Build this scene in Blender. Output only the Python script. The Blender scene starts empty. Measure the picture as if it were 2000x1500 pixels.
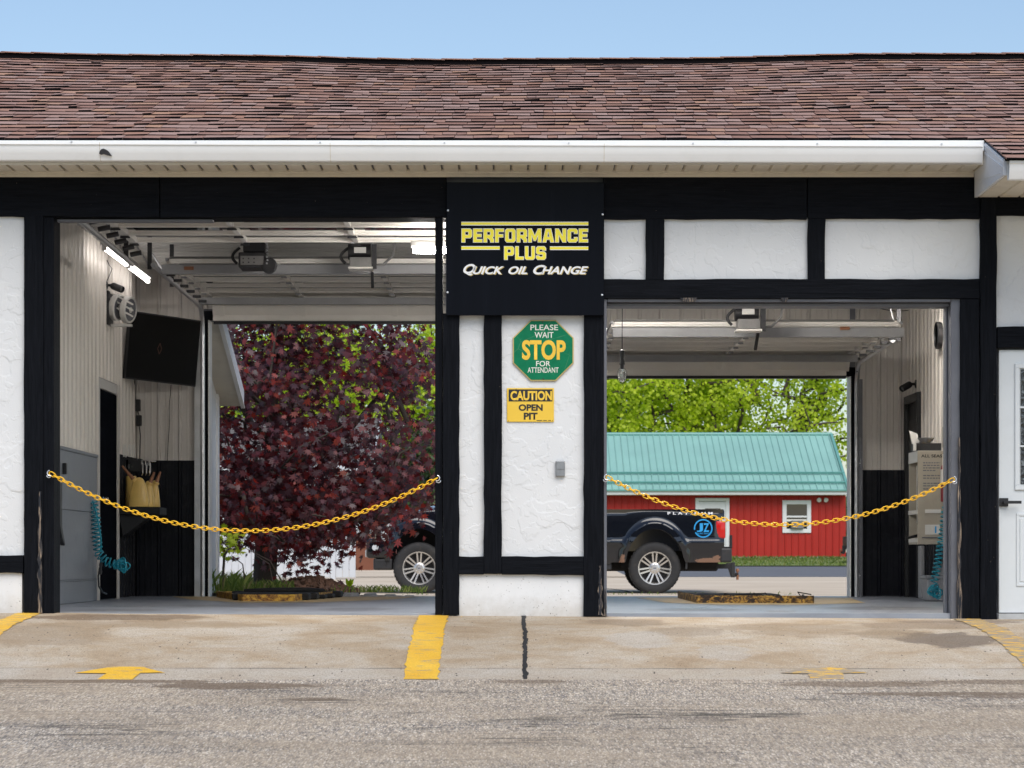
import bpy, bmesh, math, random
import numpy as np
from mathutils import Vector, Matrix

R = math.radians
SC = bpy.context.scene
COL = SC.collection
random.seed(7)

# ------------------------------------------------------------------ camera, sky, sun, exposure
FPX = 5120.0          # focal length in photo pixels (photo 2000 wide)
CAMD = 20.0           # metres from the camera to the facade plane Y = 0
CZ = 0.43             # camera height above the garage floor (the lot falls away towards the street)
HY = 1088.0           # horizon line in photo pixels
cam = bpy.data.cameras.new('camera')
cam.sensor_width = 36.0
cam.lens = 36.0 * FPX / 2000.0
cam.shift_y = (HY - 750.0) / 2000.0
cam.clip_start = 0.1
cam.clip_end = 3000
cam.dof.use_dof = True
cam.dof.focus_distance = 20.5
cam.dof.aperture_fstop = 9.0
camo = bpy.data.objects.new('camera', cam)
COL.objects.link(camo)
camo.location = (0, -CAMD, CZ)
camo.rotation_euler = (R(90), 0, 0)
SC.camera = camo

SUN_EL, SUN_AZ = R(51), R(163)      # azimuth clockwise from +Y: behind the camera, to its right
w = bpy.data.worlds.new('World')
SC.world = w
w.use_nodes = True
wn = w.node_tree.nodes
sky = wn.new('ShaderNodeTexSky')
sky.sky_type = 'NISHITA'
sky.sun_disc = False
sky.sun_elevation = SUN_EL
sky.sun_rotation = SUN_AZ
sky.altitude = 0
sky.air_density = 1.0
sky.dust_density = 1.15
sky.ozone_density = 1.2
w.node_tree.links.new(sky.outputs[0], wn['Background'].inputs[0])
wn['Background'].inputs[1].default_value = 0.084

sl = bpy.data.lights.new('sun', 'SUN')
sl.energy = 1.5
sl.angle = R(50)
sl.color = (1.0, 0.955, 0.89)
so = bpy.data.objects.new('sun', sl)
COL.objects.link(so)
sdir = Vector((math.sin(SUN_AZ) * math.cos(SUN_EL), math.cos(SUN_AZ) * math.cos(SUN_EL), math.sin(SUN_EL)))
so.rotation_euler = sdir.to_track_quat('Z', 'Y').to_euler()
so.location = sdir * 60

vs = SC.view_settings
vs.view_transform = 'Standard'
vs.look = 'None'
vs.exposure = 0.88
vs.gamma = 1.0
vs.use_curve_mapping = False
SC.render.engine = 'CYCLES'
SC.cycles.use_denoising = True
SC.cycles.max_bounces = 10
SC.cycles.diffuse_bounces = 6
SC.cycles.sample_clamp_indirect = 8

# ------------------------------------------------------------------ helpers
def P(px, py, Y=0.0):
    """photo pixel -> point on the plane at depth Y"""
    d = CAMD + Y
    return Vector(((px - 1000.0) * d / FPX, Y, CZ + (HY - py) * d / FPX))

def lerp(a, b, t):
    return a + (b - a) * t

def interp(x, pts):
    if x <= pts[0][0]: return pts[0][1]
    for (a, b), (c, d) in zip(pts, pts[1:]):
        if x <= c: return b + (d - b) * (x - a) / (c - a)
    return pts[-1][1]

ORIG = {}

class MB:
    def __init__(self):
        self.v = []; self.f = []; self.mi = []
    def add(self, verts, faces, mi=0):
        o = len(self.v)
        self.v += [tuple(p) for p in verts]
        self.f += [tuple(i + o for i in f) for f in faces]
        self.mi += [mi] * len(faces)
        return self
    def hexa(self, p, mi=0):   # p: 4 bottom (ccw), 4 top
        return self.add(p, [(3, 2, 1, 0), (4, 5, 6, 7), (0, 1, 5, 4), (1, 2, 6, 5), (2, 3, 7, 6), (3, 0, 4, 7)], mi)
    def box(self, x0, x1, y0, y1, z0, z1, mi=0):
        return self.hexa([(x0, y0, z0), (x1, y0, z0), (x1, y1, z0), (x0, y1, z0), (x0, y0, z1), (x1, y0, z1), (x1, y1, z1), (x0, y1, z1)], mi)
    def obox(self, c, u, v, n, mi=0):  # centre and three half-axis vectors
        c, u, v, n = Vector(c), Vector(u), Vector(v), Vector(n)
        return self.hexa([c - u - v - n, c + u - v - n, c + u + v - n, c - u + v - n, c - u - v + n, c + u - v + n, c + u + v + n, c - u + v + n], mi)
    def bar(self, a, b, wd, th, up=(0, 0, 1), mi=0):
        a, b = Vector(a), Vector(b)
        d = b - a
        s = d.cross(Vector(up))
        if s.length < 1e-6: s = d.cross(Vector((1, 0, 0)))
        s.normalize(); t = s.cross(d).normalized()
        return self.obox((a + b) / 2, d / 2, s * wd / 2, t * th / 2, mi)
    def quad(self, a, b, c, d, mi=0):
        return self.add([a, b, c, d], [(0, 1, 2, 3)], mi)
    def poly(self, pts, mi=0):
        return self.add(pts, [tuple(range(len(pts)))], mi)
    def prism(self, p0, p1, mi=0, caps=True):
        n = len(p0)
        fs = [(i, (i + 1) % n, n + (i + 1) % n, n + i) for i in range(n)]
        if caps: fs += [tuple(range(n))[::-1], tuple(range(n, 2 * n))]
        return self.add(list(p0) + list(p1), fs, mi)
    def tube(self, pts, r, n=8, closed=False, mi=0, cap=True):
        pts = [Vector(p) for p in pts]
        m = len(pts)
        rs = r if isinstance(r, (list, tuple)) else [r] * m
        o = len(self.v)
        prev = None
        for i, p in enumerate(pts):
            a = pts[(i - 1) % m] if (closed or i) else pts[0]
            b = pts[(i + 1) % m] if (closed or i < m - 1) else pts[-1]
            t = (b - a).normalized() if (b - a).length > 1e-9 else Vector((0, 0, 1))
            if prev is None:
                s = t.cross(Vector((0, 0, 1)))
                if s.length < 1e-3: s = t.cross(Vector((1, 0, 0)))
            else:
                s = prev - t * prev.dot(t)
                if s.length < 1e-6: s = t.cross(Vector((0.3, 0.8, 0.5)))
            s.normalize(); prev = s
            q = t.cross(s)
            for k in range(n):
                an = 2 * math.pi * k / n
                self.v.append(tuple(p + (s * math.cos(an) + q * math.sin(an)) * rs[i]))
        for i in range(m if closed else m - 1):
            j = (i + 1) % m
            for k in range(n):
                l = (k + 1) % n
                self.f.append((o + i * n + k, o + i * n + l, o + j * n + l, o + j * n + k)); self.mi.append(mi)
        if cap and not closed:
            self.f.append(tuple(o + k for k in range(n))[::-1]); self.mi.append(mi)
            self.f.append(tuple(o + (m - 1) * n + k for k in range(n))); self.mi.append(mi)
        return self
    def lathe(self, prof, c, axis=(0, 0, 1), n=20, mi=0, cap=True):
        c, ax = Vector(c), Vector(axis).normalized()
        s = ax.cross(Vector((0, 0, 1)))
        if s.length < 1e-3: s = ax.cross(Vector((1, 0, 0)))
        s.normalize(); q = ax.cross(s)
        o = len(self.v)
        for (r, h) in prof:
            for k in range(n):
                an = 2 * math.pi * k / n
                self.v.append(tuple(c + ax * h + (s * math.cos(an) + q * math.sin(an)) * r))
        for i in range(len(prof) - 1):
            for k in range(n):
                l = (k + 1) % n
                self.f.append((o + i * n + k, o + i * n + l, o + (i + 1) * n + l, o + (i + 1) * n + k)); self.mi.append(mi)
        if cap and prof[0][0] > 1e-5:
            self.f.append(tuple(o + k for k in range(n))[::-1]); self.mi.append(mi)
        if cap and prof[-1][0] > 1e-5:
            b = o + (len(prof) - 1) * n
            self.f.append(tuple(b + k for k in range(n))); self.mi.append(mi)
        return self
    def mesh(self, name, off=Vector((0, 0, 0)), smooth=False, bevel=0.0, recalc=True, seg=1):
        me = bpy.data.meshes.new(name)
        me.from_pydata([(x - off.x, y - off.y, z - off.z) for x, y, z in self.v], [], self.f)
        if any(self.mi): me.polygons.foreach_set('material_index', self.mi)
        if recalc or bevel:
            bm = bmesh.new(); bm.from_mesh(me)
            if recalc: bmesh.ops.recalc_face_normals(bm, faces=bm.faces)
            if bevel:
                ed = [e for e in bm.edges if len(e.link_faces) == 2 and e.calc_face_angle(0) > 0.5]
                bmesh.ops.bevel(bm, geom=ed, offset=bevel, segments=seg, affect='EDGES', profile=0.5, clamp_overlap=True)
            bm.to_mesh(me); bm.free()
        if smooth:
            me.polygons.foreach_set('use_smooth', [True] * len(me.polygons))
            if smooth != 'all':
                me.set_sharp_from_angle(angle=R(40))
        me.update()
        return me
    def build(self, name, mats, parent=None, smooth=False, bevel=0.0, recalc=True, seg=1):
        off = ORIG.get(parent.name, Vector((0, 0, 0))) if parent else Vector((0, 0, 0))
        me = self.mesh(name, off, smooth, bevel, recalc, seg)
        for m in (mats if isinstance(mats, (list, tuple)) else [mats]): me.materials.append(m)
        return link(name, me, parent)

def link(name, me, parent=None):
    o = bpy.data.objects.new(name, me)
    COL.objects.link(o)
    if parent:
        o.parent = parent
        ORIG[o.name] = ORIG.get(parent.name, Vector((0, 0, 0)))
    return o

def tag(o, label=None, cat=None, group=None, kind=None):
    if label: o['label'] = label
    if cat: o['category'] = cat
    if group: o['group'] = group
    if kind: o['kind'] = kind
    return o

def thing(name, label, cat, loc=(0, 0, 0), group=None):
    o = bpy.data.objects.new(name, None)
    o.empty_display_size = 0.1
    COL.objects.link(o)
    o.location = loc
    ORIG[o.name] = Vector(loc)
    return tag(o, label, cat, group)

def solo(name, mb, mats, label, cat, group=None, **kw):
    xs = [p[0] for p in mb.v]; ys = [p[1] for p in mb.v]; zs = [p[2] for p in mb.v]
    off = Vector(((min(xs) + max(xs)) / 2, (min(ys) + max(ys)) / 2, min(zs)))
    me = mb.mesh(name, off, **kw)
    for m in (mats if isinstance(mats, (list, tuple)) else [mats]): me.materials.append(m)
    o = link(name, me); o.location = off
    return tag(o, label, cat, group)

def struct(name, mb, mats, parent=None, kind='structure', **kw):
    o = mb.build(name, mats, parent, **kw)
    if parent is None: o['kind'] = kind
    return o

def copy_tree(o, parent=None, skip=()):
    c = o.copy(); COL.objects.link(c)
    if parent: c.parent = parent
    for ch in list(o.children):
        if not ch.name.split('.')[0] in skip: copy_tree(ch, c, skip)
    return c

# ------------------------------------------------------------------ materials
class G:
    def __init__(self, name):
        self.m = bpy.data.materials.new(name); self.m.use_nodes = True
        self.nt = self.m.node_tree; self.n = self.nt.nodes
        self.b = self.n['Principled BSDF']
    def new(self, t, **kw):
        n = self.n.new(t)
        for k, v in kw.items():
            setattr(n, k, v)
        return n
    def ln(self, a, b): self.nt.links.new(a, b)
    def val(self, sock, v):
        if isinstance(v, bpy.types.NodeSocket): self.ln(v, sock)
        else: sock.default_value = v
    def coord(self, kind='Object', scale=(1, 1, 1), loc=(0, 0, 0)):
        if kind == 'World':
            s = self.new('ShaderNodeNewGeometry').outputs['Position']
        else:
            s = self.new('ShaderNodeTexCoord').outputs[kind]
        mp = self.new('ShaderNodeMapping')
        mp.inputs['Scale'].default_value = scale
        mp.inputs['Location'].default_value = loc
        self.ln(s, mp.inputs[0])
        return mp.outputs[0]
    def noise(self, co, scale=5, detail=4, rough=0.55, dist=0.0, out='Fac'):
        n = self.new('ShaderNodeTexNoise')
        self.ln(co, n.inputs['Vector'])
        n.inputs['Scale'].default_value = scale; n.inputs['Detail'].default_value = detail
        n.inputs['Roughness'].default_value = rough; n.inputs['Distortion'].default_value = dist
        return n.outputs[out]
    def voro(self, co, scale=5, feature='F1', out='Color', rnd=1.0):
        n = self.new('ShaderNodeTexVoronoi', feature=feature)
        self.ln(co, n.inputs['Vector']); n.inputs['Scale'].default_value = scale
        n.inputs['Randomness'].default_value = rnd
        return n.outputs[out]
    def ramp(self, f, stops, interp='LINEAR'):
        n = self.new('ShaderNodeValToRGB'); n.color_ramp.interpolation = interp
        els = n.color_ramp.elements
        while len(els) < len(stops): els.new(0.5)
        for e, (p, c) in zip(els, stops):
            e.position = p
            e.color = (c, c, c, 1) if isinstance(c, (int, float)) else (*c, 1)
        self.ln(f, n.inputs[0])
        return n.outputs[0]
    def mr(self, f, a, b, c=0.0, d=1.0, smooth=False):
        n = self.new('ShaderNodeMapRange'); n.clamp = True
        if smooth: n.interpolation_type = 'SMOOTHSTEP'
        self.ln(f, n.inputs[0])
        for i, v in enumerate((a, b, c, d)): n.inputs[1 + i].default_value = v
        return n.outputs[0]
    def math(self, op, a, b=0.0, clamp=False):
        n = self.new('ShaderNodeMath', operation=op); n.use_clamp = clamp
        self.val(n.inputs[0], a); self.val(n.inputs[1], b)
        return n.outputs[0]
    def mix(self, f, a, b, mode='MIX'):
        n = self.new('ShaderNodeMix', data_type='RGBA', blend_type=mode)
        self.val(n.inputs[0], f)
        for s, v in ((n.inputs[6], a), (n.inputs[7], b)):
            if isinstance(v, bpy.types.NodeSocket): self.ln(v, s)
            else: s.default_value = (*v, 1) if len(v) == 3 else v
        return n.outputs[2]
    def bump(self, h, strength=0.3, dist=0.01, prev=None):
        n = self.new('ShaderNodeBump')
        n.inputs['Strength'].default_value = strength; n.inputs['Distance'].default_value = dist
        self.ln(h, n.inputs['Height'])
        if prev is not None: self.ln(prev, n.inputs['Normal'])
        return n.outputs[0]
    def blotch(self, co_world, cx, cy, rx, ry, nz, soft=0.5, amp=0.6, rot=0.0):
        mp = self.new('ShaderNodeMapping', vector_type='POINT')
        self.ln(co_world, mp.inputs[0])
        c, s = math.cos(-rot), math.sin(-rot)
        mp.inputs['Rotation'].default_value = (0, 0, -rot)
        mp.inputs['Location'].default_value = (-(cx * c - cy * s) / rx, -(cx * s + cy * c) / ry, 0)
        mp.inputs['Scale'].default_value = (1 / rx, 1 / ry, 0)
        # mapping applies scale, rotation, location; keep rot 0 unless rx == ry
        ln = self.new('ShaderNodeVectorMath', operation='LENGTH'); self.ln(mp.outputs[0], ln.inputs[0])
        a = self.math('MULTIPLY', self.math('SUBTRACT', nz, 0.5), amp * 2)
        return self.mr(self.math('ADD', ln.outputs['Value'], a), 1.0, 1.0 - soft, 0, 1, True)
    def fin(self, col=None, rough=None, nrm=None, metal=None, spec=None):
        if col is not None:
            if isinstance(col, bpy.types.NodeSocket): self.ln(col, self.b.inputs['Base Color'])
            else: self.b.inputs['Base Color'].default_value = (*col, 1)
        if rough is not None: self.val(self.b.inputs['Roughness'], rough)
        if metal is not None: self.b.inputs['Metallic'].default_value = metal
        if spec is not None: self.b.inputs['Specular IOR Level'].default_value = spec
        if nrm is not None: self.ln(nrm, self.b.inputs['Normal'])
        return self.m

def mk(name, col, rough=0.55, metal=0.0, var=0.12, vscale=4.0, bump=0.0, bscale=60.0, stretch=(1, 1, 1), spec=0.5, dirt=0.0, dirtcol=(0.12, 0.1, 0.08), rvar=0.1, kind='Object'):
    g = G(name)
    co = g.coord(kind, stretch)
    n1 = g.noise(co, vscale, 5, 0.6)
    c = g.mix(g.mr(n1, 0.25, 0.75), [x * (1 - var) for x in col], [min(1, x * (1 + var)) for x in col])
    if dirt:
        n2 = g.noise(co, vscale * 2.3, 8, 0.7, 0.4)
        c = g.mix(g.math('MULTIPLY', g.mr(n2, 0.52, 0.72), dirt), c, dirtcol)
    nr = None
    if bump: nr = g.bump(g.noise(co, bscale, 4, 0.6), bump, 0.006)
    return g.fin(c, g.mr(n1, 0.2, 0.8, max(0.02, rough - rvar), min(1, rough + rvar)), nr, metal, spec)

def mk_emit(name, col, strength):
    g = G(name)
    g.fin(col, 0.4)
    g.b.inputs['Emission Color'].default_value = (*col, 1)
    g.b.inputs['Emission Strength'].default_value = strength
    return g.m

MT = {}
def make_materials():
    # painted black timber, grain along x or z
    for nm, st in (('wood_h', (1.2, 20, 22)), ('wood_v', (22, 20, 1.2))):
        g = G('black_timber_' + nm)
        co = g.coord('World', st)
        gr = g.noise(co, 3.0, 7, 0.65, 0.6)
        co2 = g.coord('World')
        sp = g.noise(co2, 46, 3, 0.6)
        base = g.mix(g.mr(gr, 0.3, 0.75), (0.0038, 0.0044, 0.0060), (0.0105, 0.0118, 0.0155))
        big = g.noise(co2, 2.2, 3)
        chip = g.math('MULTIPLY', g.mr(sp, 0.735, 0.76), g.mr(big, 0.5, 0.6))
        base = g.mix(chip, base, (0.30, 0.25, 0.19))
        nr = g.bump(gr, 0.8, 0.006)
        nr = g.bump(g.noise(co2, 120, 2), 0.15, 0.002, nr)
        MT[nm] = g.fin(base, g.mr(gr, 0.2, 0.8, 0.42, 0.72), nr, spec=0.04)
    # worn timber, bare wood showing through
    g = G('worn_timber')
    co = g.coord('World', (26, 20, 1.6))
    gr = g.noise(co, 3, 7, 0.7, 0.8)
    base = g.mix(g.mr(gr, 0.5, 0.62), (0.010, 0.012, 0.018), (0.33, 0.25, 0.18))
    MT['wood_worn'] = g.fin(base, 0.75, g.bump(gr, 0.7, 0.006))
    # skip-trowel stucco
    g = G('white_stucco')
    co = g.coord('World', (1, 1, 1))
    dw = g.noise(co, 5.0, 3, 0.6, out='Color')
    va = g.new('ShaderNodeVectorMath', operation='MULTIPLY_ADD')
    g.ln(dw, va.inputs[0]); va.inputs[1].default_value = (0.14, 0.14, 0.14); g.ln(co, va.inputs[2])
    cw = va.outputs[0]
    f1 = g.noise(cw, 3.1, 1.6, 0.5)
    st1 = g.mr(f1, 0.505, 0.53)
    f2 = g.noise(cw, 6.5, 1.2, 0.5)
    st2 = g.math('MULTIPLY', g.mr(f2, 0.53, 0.56), 0.7)
    f3 = g.noise(cw, 12.0, 2, 0.5)
    st3 = g.math('MULTIPLY', g.mr(f3, 0.57, 0.60), 0.45)
    h = g.math('ADD', g.math('ADD', st1, st2), st3)
    h = g.math('ADD', h, g.math('MULTIPLY', g.noise(co, 4, 2), 1.6))
    fine = g.noise(co, 90, 3, 0.6)
    nr = g.bump(h, 0.42, 0.006)
    nr = g.bump(fine, 0.22, 0.004, nr)
    tint = g.noise(co, 1.3, 4, 0.6)
    c = g.mix(g.mr(tint, 0.3, 0.7), (0.66, 0.67, 0.675), (0.725, 0.73, 0.728))
    sc = g.mr(g.noise(g.coord('World', (8, 8, 1.5)), 3.0, 6, 0.7), 0.66, 0.74)
    c = g.mix(g.math('MULTIPLY', sc, 0.30), c, (0.40, 0.37, 0.33))
    MT['stucco'] = g.fin(c, 0.78, nr, spec=0.25)
    # painted concrete base with pinholes and splashes
    g = G('white_base')
    co = g.coord('World')
    pin = g.mr(g.noise(co, 70, 2, 0.5), 0.69, 0.72)
    sep = g.new('ShaderNodeSeparateXYZ'); g.ln(co, sep.inputs[0])
    low = g.mr(g.math('ADD', sep.outputs[2], g.math('MULTIPLY', g.noise(co, 14, 5, 0.7), 0.25)), 0.28, 0.02)
    c = g.mix(g.mr(g.noise(co, 2, 4), 0.3, 0.7), (0.70, 0.71, 0.71), (0.79, 0.79, 0.785))
    c = g.mix(g.math('MULTIPLY', low, 0.75), c, (0.42, 0.38, 0.32))
    c = g.mix(g.math('MULTIPLY', g.math('ADD', pin, 0.0, True), g.mr(g.noise(co, 5, 3), 0.4, 0.6)), c, (0.10, 0.09, 0.08))
    MT['base_white'] = g.fin(c, 0.75, g.bump(g.noise(co, 30, 5, 0.6), 0.25, 0.004), spec=0.3)
    # shingles
    g = G('shingle_granules')
    oi = g.new('ShaderNodeObjectInfo').outputs['Random']
    ri = g.new('ShaderNodeNewGeometry').outputs['Random Per Island']
    f = g.math('FRACT', g.math('ADD', g.math('MULTIPLY', oi, 7.31), ri))
    c = g.ramp(f, [(0.0, (0.224, 0.112, 0.090)), (0.16, (0.325, 0.185, 0.151)), (0.32, (0.375, 0.252, 0.224)), (0.48, (0.370, 0.196, 0.140)),
                   (0.62, (0.414, 0.293, 0.267)), (0.78, (0.470, 0.274, 0.179)), (0.86, (0.308, 0.196, 0.174)), (1.0, (0.448, 0.319, 0.274))], 'CONSTANT')
    c = g.mix(0.42, c, (0.345, 0.205, 0.152))
    co = g.coord('World')
    gr = g.noise(co, 230, 2, 0.7)
    c = g.mix(1.0, c, g.ramp(gr, [(0.3, 0.55), (0.7, 1.4)]), 'MULTIPLY')
    c = g.mix(g.mr(g.noise(co, 0.8, 4), 0.35, 0.7, 0, 0.30), c, (0.36, 0.25, 0.23))
    MT['shingle'] = g.fin(c, 0.95, g.bump(gr, 0.5, 0.004), spec=0.15)
    MT['shingle_edge'] = mk('asphalt_shingle_edge', (0.008, 0.007, 0.008), 0.95, spec=0.05)
    # white coated aluminium
    MT['alu'] = mk('white_aluminium', (0.86, 0.86, 0.85), 0.38, var=0.03, vscale=1.5, dirt=0.10, dirtcol=(0.45, 0.42, 0.36))
    MT['alu_bluish'] = mk('white_fascia_metal', (0.70, 0.72, 0.76), 0.4, var=0.03, dirt=0.12, dirtcol=(0.4, 0.4, 0.4))
    MT['fascia'] = mk('cream_fascia_metal', (0.74, 0.72, 0.66), 0.45, var=0.04, dirt=0.12, dirtcol=(0.4, 0.36, 0.3))
    MT['soffit'] = mk('cream_soffit_vinyl', (0.68, 0.63, 0.53), 0.55, var=0.06, vscale=2, dirt=0.2, dirtcol=(0.2, 0.15, 0.1))
    # concrete apron with stains
    g = G('apron_concrete')
    co = g.coord('World')
    nz = g.noise(co, 3.2, 6, 0.65)
    nzl = g.noise(g.coord('World', (0.85, 1.0, 1)), 1.9, 7, 0.68, 0.35)
    c = g.ramp(nzl, [(0.28, (0.290, 0.190, 0.100)), (0.44, (0.385, 0.290, 0.185)), (0.54, (0.430, 0.350, 0.255)), (0.68, (0.490, 0.430, 0.35))])
    for (cx, cy, rx, ry, colr, k, am) in [
            (-3.0, -0.32, 0.75, 0.30, (0.13, 0.075, 0.035), 0.75, 0.5), (-2.6, -0.9, 0.9, 0.35, (0.25, 0.17, 0.09), 0.5, 0.6),
            (-3.5, -1.5, 0.8, 0.5, (0.24, 0.17, 0.10), 0.45, 0.6), (0.85, -0.55, 0.35, 0.4, (0.17, 0.11, 0.06), 0.6, 0.5), (1.25, -1.2, 0.32, 0.3, (0.22, 0.16, 0.10), 0.5, 0.5),
            (2.0, -1.0, 0.6, 0.5, (0.25, 0.175, 0.10), 0.5, 0.6), (3.05, -1.6, 0.34, 0.42, (0.115, 0.08, 0.055), 0.8, 0.65),
            (3.0, -0.7, 0.5, 0.4, (0.22, 0.15, 0.09), 0.6, 0.5), (2.7, -1.3, 0.3, 0.3, (0.20, 0.14, 0.08), 0.5, 0.6), (3.4, -0.35, 0.5, 0.22, (0.16, 0.10, 0.06), 0.6, 0.5),
            (1.45, -2.1, 0.22, 0.3, (0.45, 0.43, 0.40), 0.4, 0.7), (0.9, -1.6, 0.25, 0.4, (0.44, 0.41, 0.37), 0.5, 0.5)]:
        c = g.mix(g.math('MULTIPLY', g.blotch(co, cx, cy, rx, ry, nz, 0.28, am * 1.35), k), c, colr)
    sep = g.new('ShaderNodeSeparateXYZ'); g.ln(co, sep.inputs[0])
    edge = g.mr(sep.outputs[1], -2.62, -2.66)
    c = g.mix(g.math('MULTIPLY', edge, 0.45), c, (0.43, 0.395, 0.345))
    jl = g.math('SUBTRACT', 1.0, g.mr(g.math('ABSOLUTE', g.math('ADD', sep.outputs[1], g.math('ADD', 2.635, g.math('MULTIPLY', nz, 0.02)))), 0.010, 0.022))
    c = g.mix(g.math('MULTIPLY', jl, g.mr(g.noise(co, 2.2, 4), 0.4, 0.62, 0.12, 0.7)), c, (0.12, 0.095, 0.07))
    gr = g.noise(g.coord('World', (1, 0.28, 1)), 105, 3, 0.75)
    c = g.mix(1.0, c, g.ramp(gr, [(0.3, 0.72), (0.7, 1.26)]), 'MULTIPLY')
    c = g.mix(0.12, c, (0.40, 0.385, 0.36))
    for (vsc, rad, keep, colr) in ((17, 0.13, 0.62, (0.05, 0.04, 0.033)), (33, 0.16, 0.66, (0.09, 0.072, 0.055)), (26, 0.12, 0.82, (0.55, 0.50, 0.43))):
        co3 = g.coord('World', (1, 0.3, 0), (vsc * 0.37, vsc * 0.11, 0))
        vd = g.voro(co3, vsc, 'F1', 'Distance'); vc = g.voro(co3, vsc, 'F1', 'Color')
        sv = g.new('ShaderNodeSeparateColor'); g.ln(vc, sv.inputs[0])
        dot = g.math('MULTIPLY', g.math('SUBTRACT', 1.0, g.mr(vd, rad * 0.6, rad)), g.mr(sv.outputs[0], keep, keep + 0.02))
        c = g.mix(g.math('MULTIPLY', dot, 0.85), c, colr)
    spk = g.mr(g.noise(g.coord('World', (3.0, 9.0, 1)), 5.0, 4, 0.6), 0.60, 0.66)
    c = g.mix(g.math('MULTIPLY', spk, g.blotch(co, -3.05, -0.40, 0.75, 0.42, nz, 0.6, 0.4)), c, (0.06, 0.035, 0.02))
    # scuffs: thin dark smears
    sm = g.noise(g.coord('World', (5, 26, 1)), 1.7, 3, 0.5)
    c = g.mix(g.math('MULTIPLY', g.mr(sm, 0.70, 0.75), g.mr(nz, 0.5, 0.6, 0, 0.7)), c, (0.07, 0.05, 0.035))
    MT['apron'] = g.fin(c, 0.85, g.bump(gr, 0.25, 0.004), spec=0.25)
    # exposed-aggregate asphalt
    g = G('aged_asphalt')
    co = g.coord('World')
    cs = g.coord('World', (1.0, 0.17, 0.0))       # weathered aggregate, dragged a little along the driving direction
    v = g.voro(cs, 118, 'F1', 'Color'); ds = g.voro(cs, 118, 'F1', 'Distance')
    sv = g.new('ShaderNodeSeparateColor'); g.ln(v, sv.inputs[0])
    c = g.ramp(sv.outputs[0], [(0.0, (0.055, 0.055, 0.062)), (0.14, (0.20, 0.20, 0.22)), (0.34, (0.40, 0.365, 0.32)), (0.55, (0.54, 0.455, 0.355)), (0.72, (0.48, 0.455, 0.43)), (0.88, (0.72, 0.64, 0.52)), (1.0, (0.90, 0.86, 0.80))])
    v2 = g.voro(g.coord('World', (1.0, 0.2, 0.0)), 31, 'F1', 'Color'); sv2 = g.new('ShaderNodeSeparateColor'); g.ln(v2, sv2.inputs[0])
    c = g.mix(0.28, c, g.ramp(sv2.outputs[1], [(0, (0.20, 0.19, 0.18)), (0.6, (0.46, 0.41, 0.345)), (1, (0.64, 0.58, 0.50))]))
    c = g.mix(g.mr(ds, 0.45, 0.75, 0, 0.5), c, (0.12, 0.108, 0.098))
    c = g.mix(0.08, c, (0.42, 0.37, 0.30))
    tn = g.noise(g.coord('World', (0.4, 1.0, 1.0)), 0.8, 6, 0.65)
    c = g.mix(g.mr(tn, 0.40, 0.62, 0, 0.45), c, (0.44, 0.355, 0.255))
    lg = g.noise(g.coord('World', (0.6, 1.0, 1)), 1.2, 5, 0.6, 0.3)
    c = g.mix(1.0, c, g.ramp(lg, [(0.3, 0.86), (0.5, 1.0), (0.72, 1.10)]), 'MULTIPLY')
    for (sy, ph, th, k) in ((1.6, 0.0, 0.004, 0.55), (1.1, 3.3, 0.003, 0.7), (2.3, 7.7, 0.003, 0.35)):
        ns = g.noise(g.coord('World', (0.16, sy, 1), (ph, ph * 1.7, 0)), 1.0, 5, 0.52, 0.25)
        l = g.math('SUBTRACT', 1.0, g.mr(g.math('ABSOLUTE', g.math('SUBTRACT', ns, 0.5)), th, th * 3.2))
        l = g.math('MULTIPLY', l, g.mr(g.noise(co, 0.9, 3), 0.48, 0.62, 0, k))
        c = g.mix(l, c, (0.035, 0.034, 0.034))
    nz = g.noise(co, 4.5, 6, 0.7)
    for (cx, cy, rx, ry, k) in [(-1.75, -3.32, 0.65, 0.22, 0.75), (-2.9, -3.08, 1.3, 0.10, 0.7), (2.2, -3.22, 0.6, 0.18, 0.6), (2.6, -3.75, 0.75, 0.12, 0.7), (3.4, -3.9, 0.9, 0.14, 0.55), (0.15, -3.1, 0.28, 0.1, 0.6), (-1.2, -4.05, 0.22, 0.1, 0.6), (3.2, -3.12, 0.8, 0.12, 0.55)]:
        c = g.mix(g.math('MULTIPLY', g.blotch(co, cx, cy, rx, ry, nz, 0.3, 0.75), k), c, (0.15, 0.108, 0.075))
    c = g.mix(1.0, c, (0.955, 0.915, 0.86), 'MULTIPLY')
    h = g.math('SUBTRACT', 1.0, ds)
    MT['asphalt'] = g.fin(c, 0.9, g.bump(h, 0.35, 0.006), spec=0.25)
    # paint
    for nm, wear in (('paint_yellow', 0.60), ('paint_worn', 0.56), ('paint_ghost', 0.46)):
        g = G('road_' + nm)
        co = g.coord('World', (1, 1, 1))
        n = g.noise(g.coord('World', (3.5, 15, 1)), 2.0, 6, 0.7, 0.4)
        a = g.mr(n, wear - 0.02, wear + 0.03)
        gr = g.noise(co, 90, 2, 0.6)
        c = g.mix(g.mr(g.noise(co, 3, 4), 0.3, 0.7), (0.72, 0.40, 0.030), (0.80, 0.50, 0.055))
        c = g.mix(1.0, c, g.ramp(gr, [(0.3, 0.86), (0.7, 1.1)]), 'MULTIPLY')
        c = g.mix(a, c, (0.32, 0.262, 0.195))
        MT[nm] = g.fin(c, 0.7, g.bump(gr, 0.2, 0.003), spec=0.3)
    g = G('floor_paint')
    co = g.coord('World')
    n = g.noise(g.coord('World', (0.5, 1.6, 1)), 2, 6, 0.65, 0.5)
    c = g.ramp(n, [(0.3, (0.19, 0.212, 0.25)), (0.5, (0.26, 0.283, 0.322)), (0.7, (0.33, 0.352, 0.388))])
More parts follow.
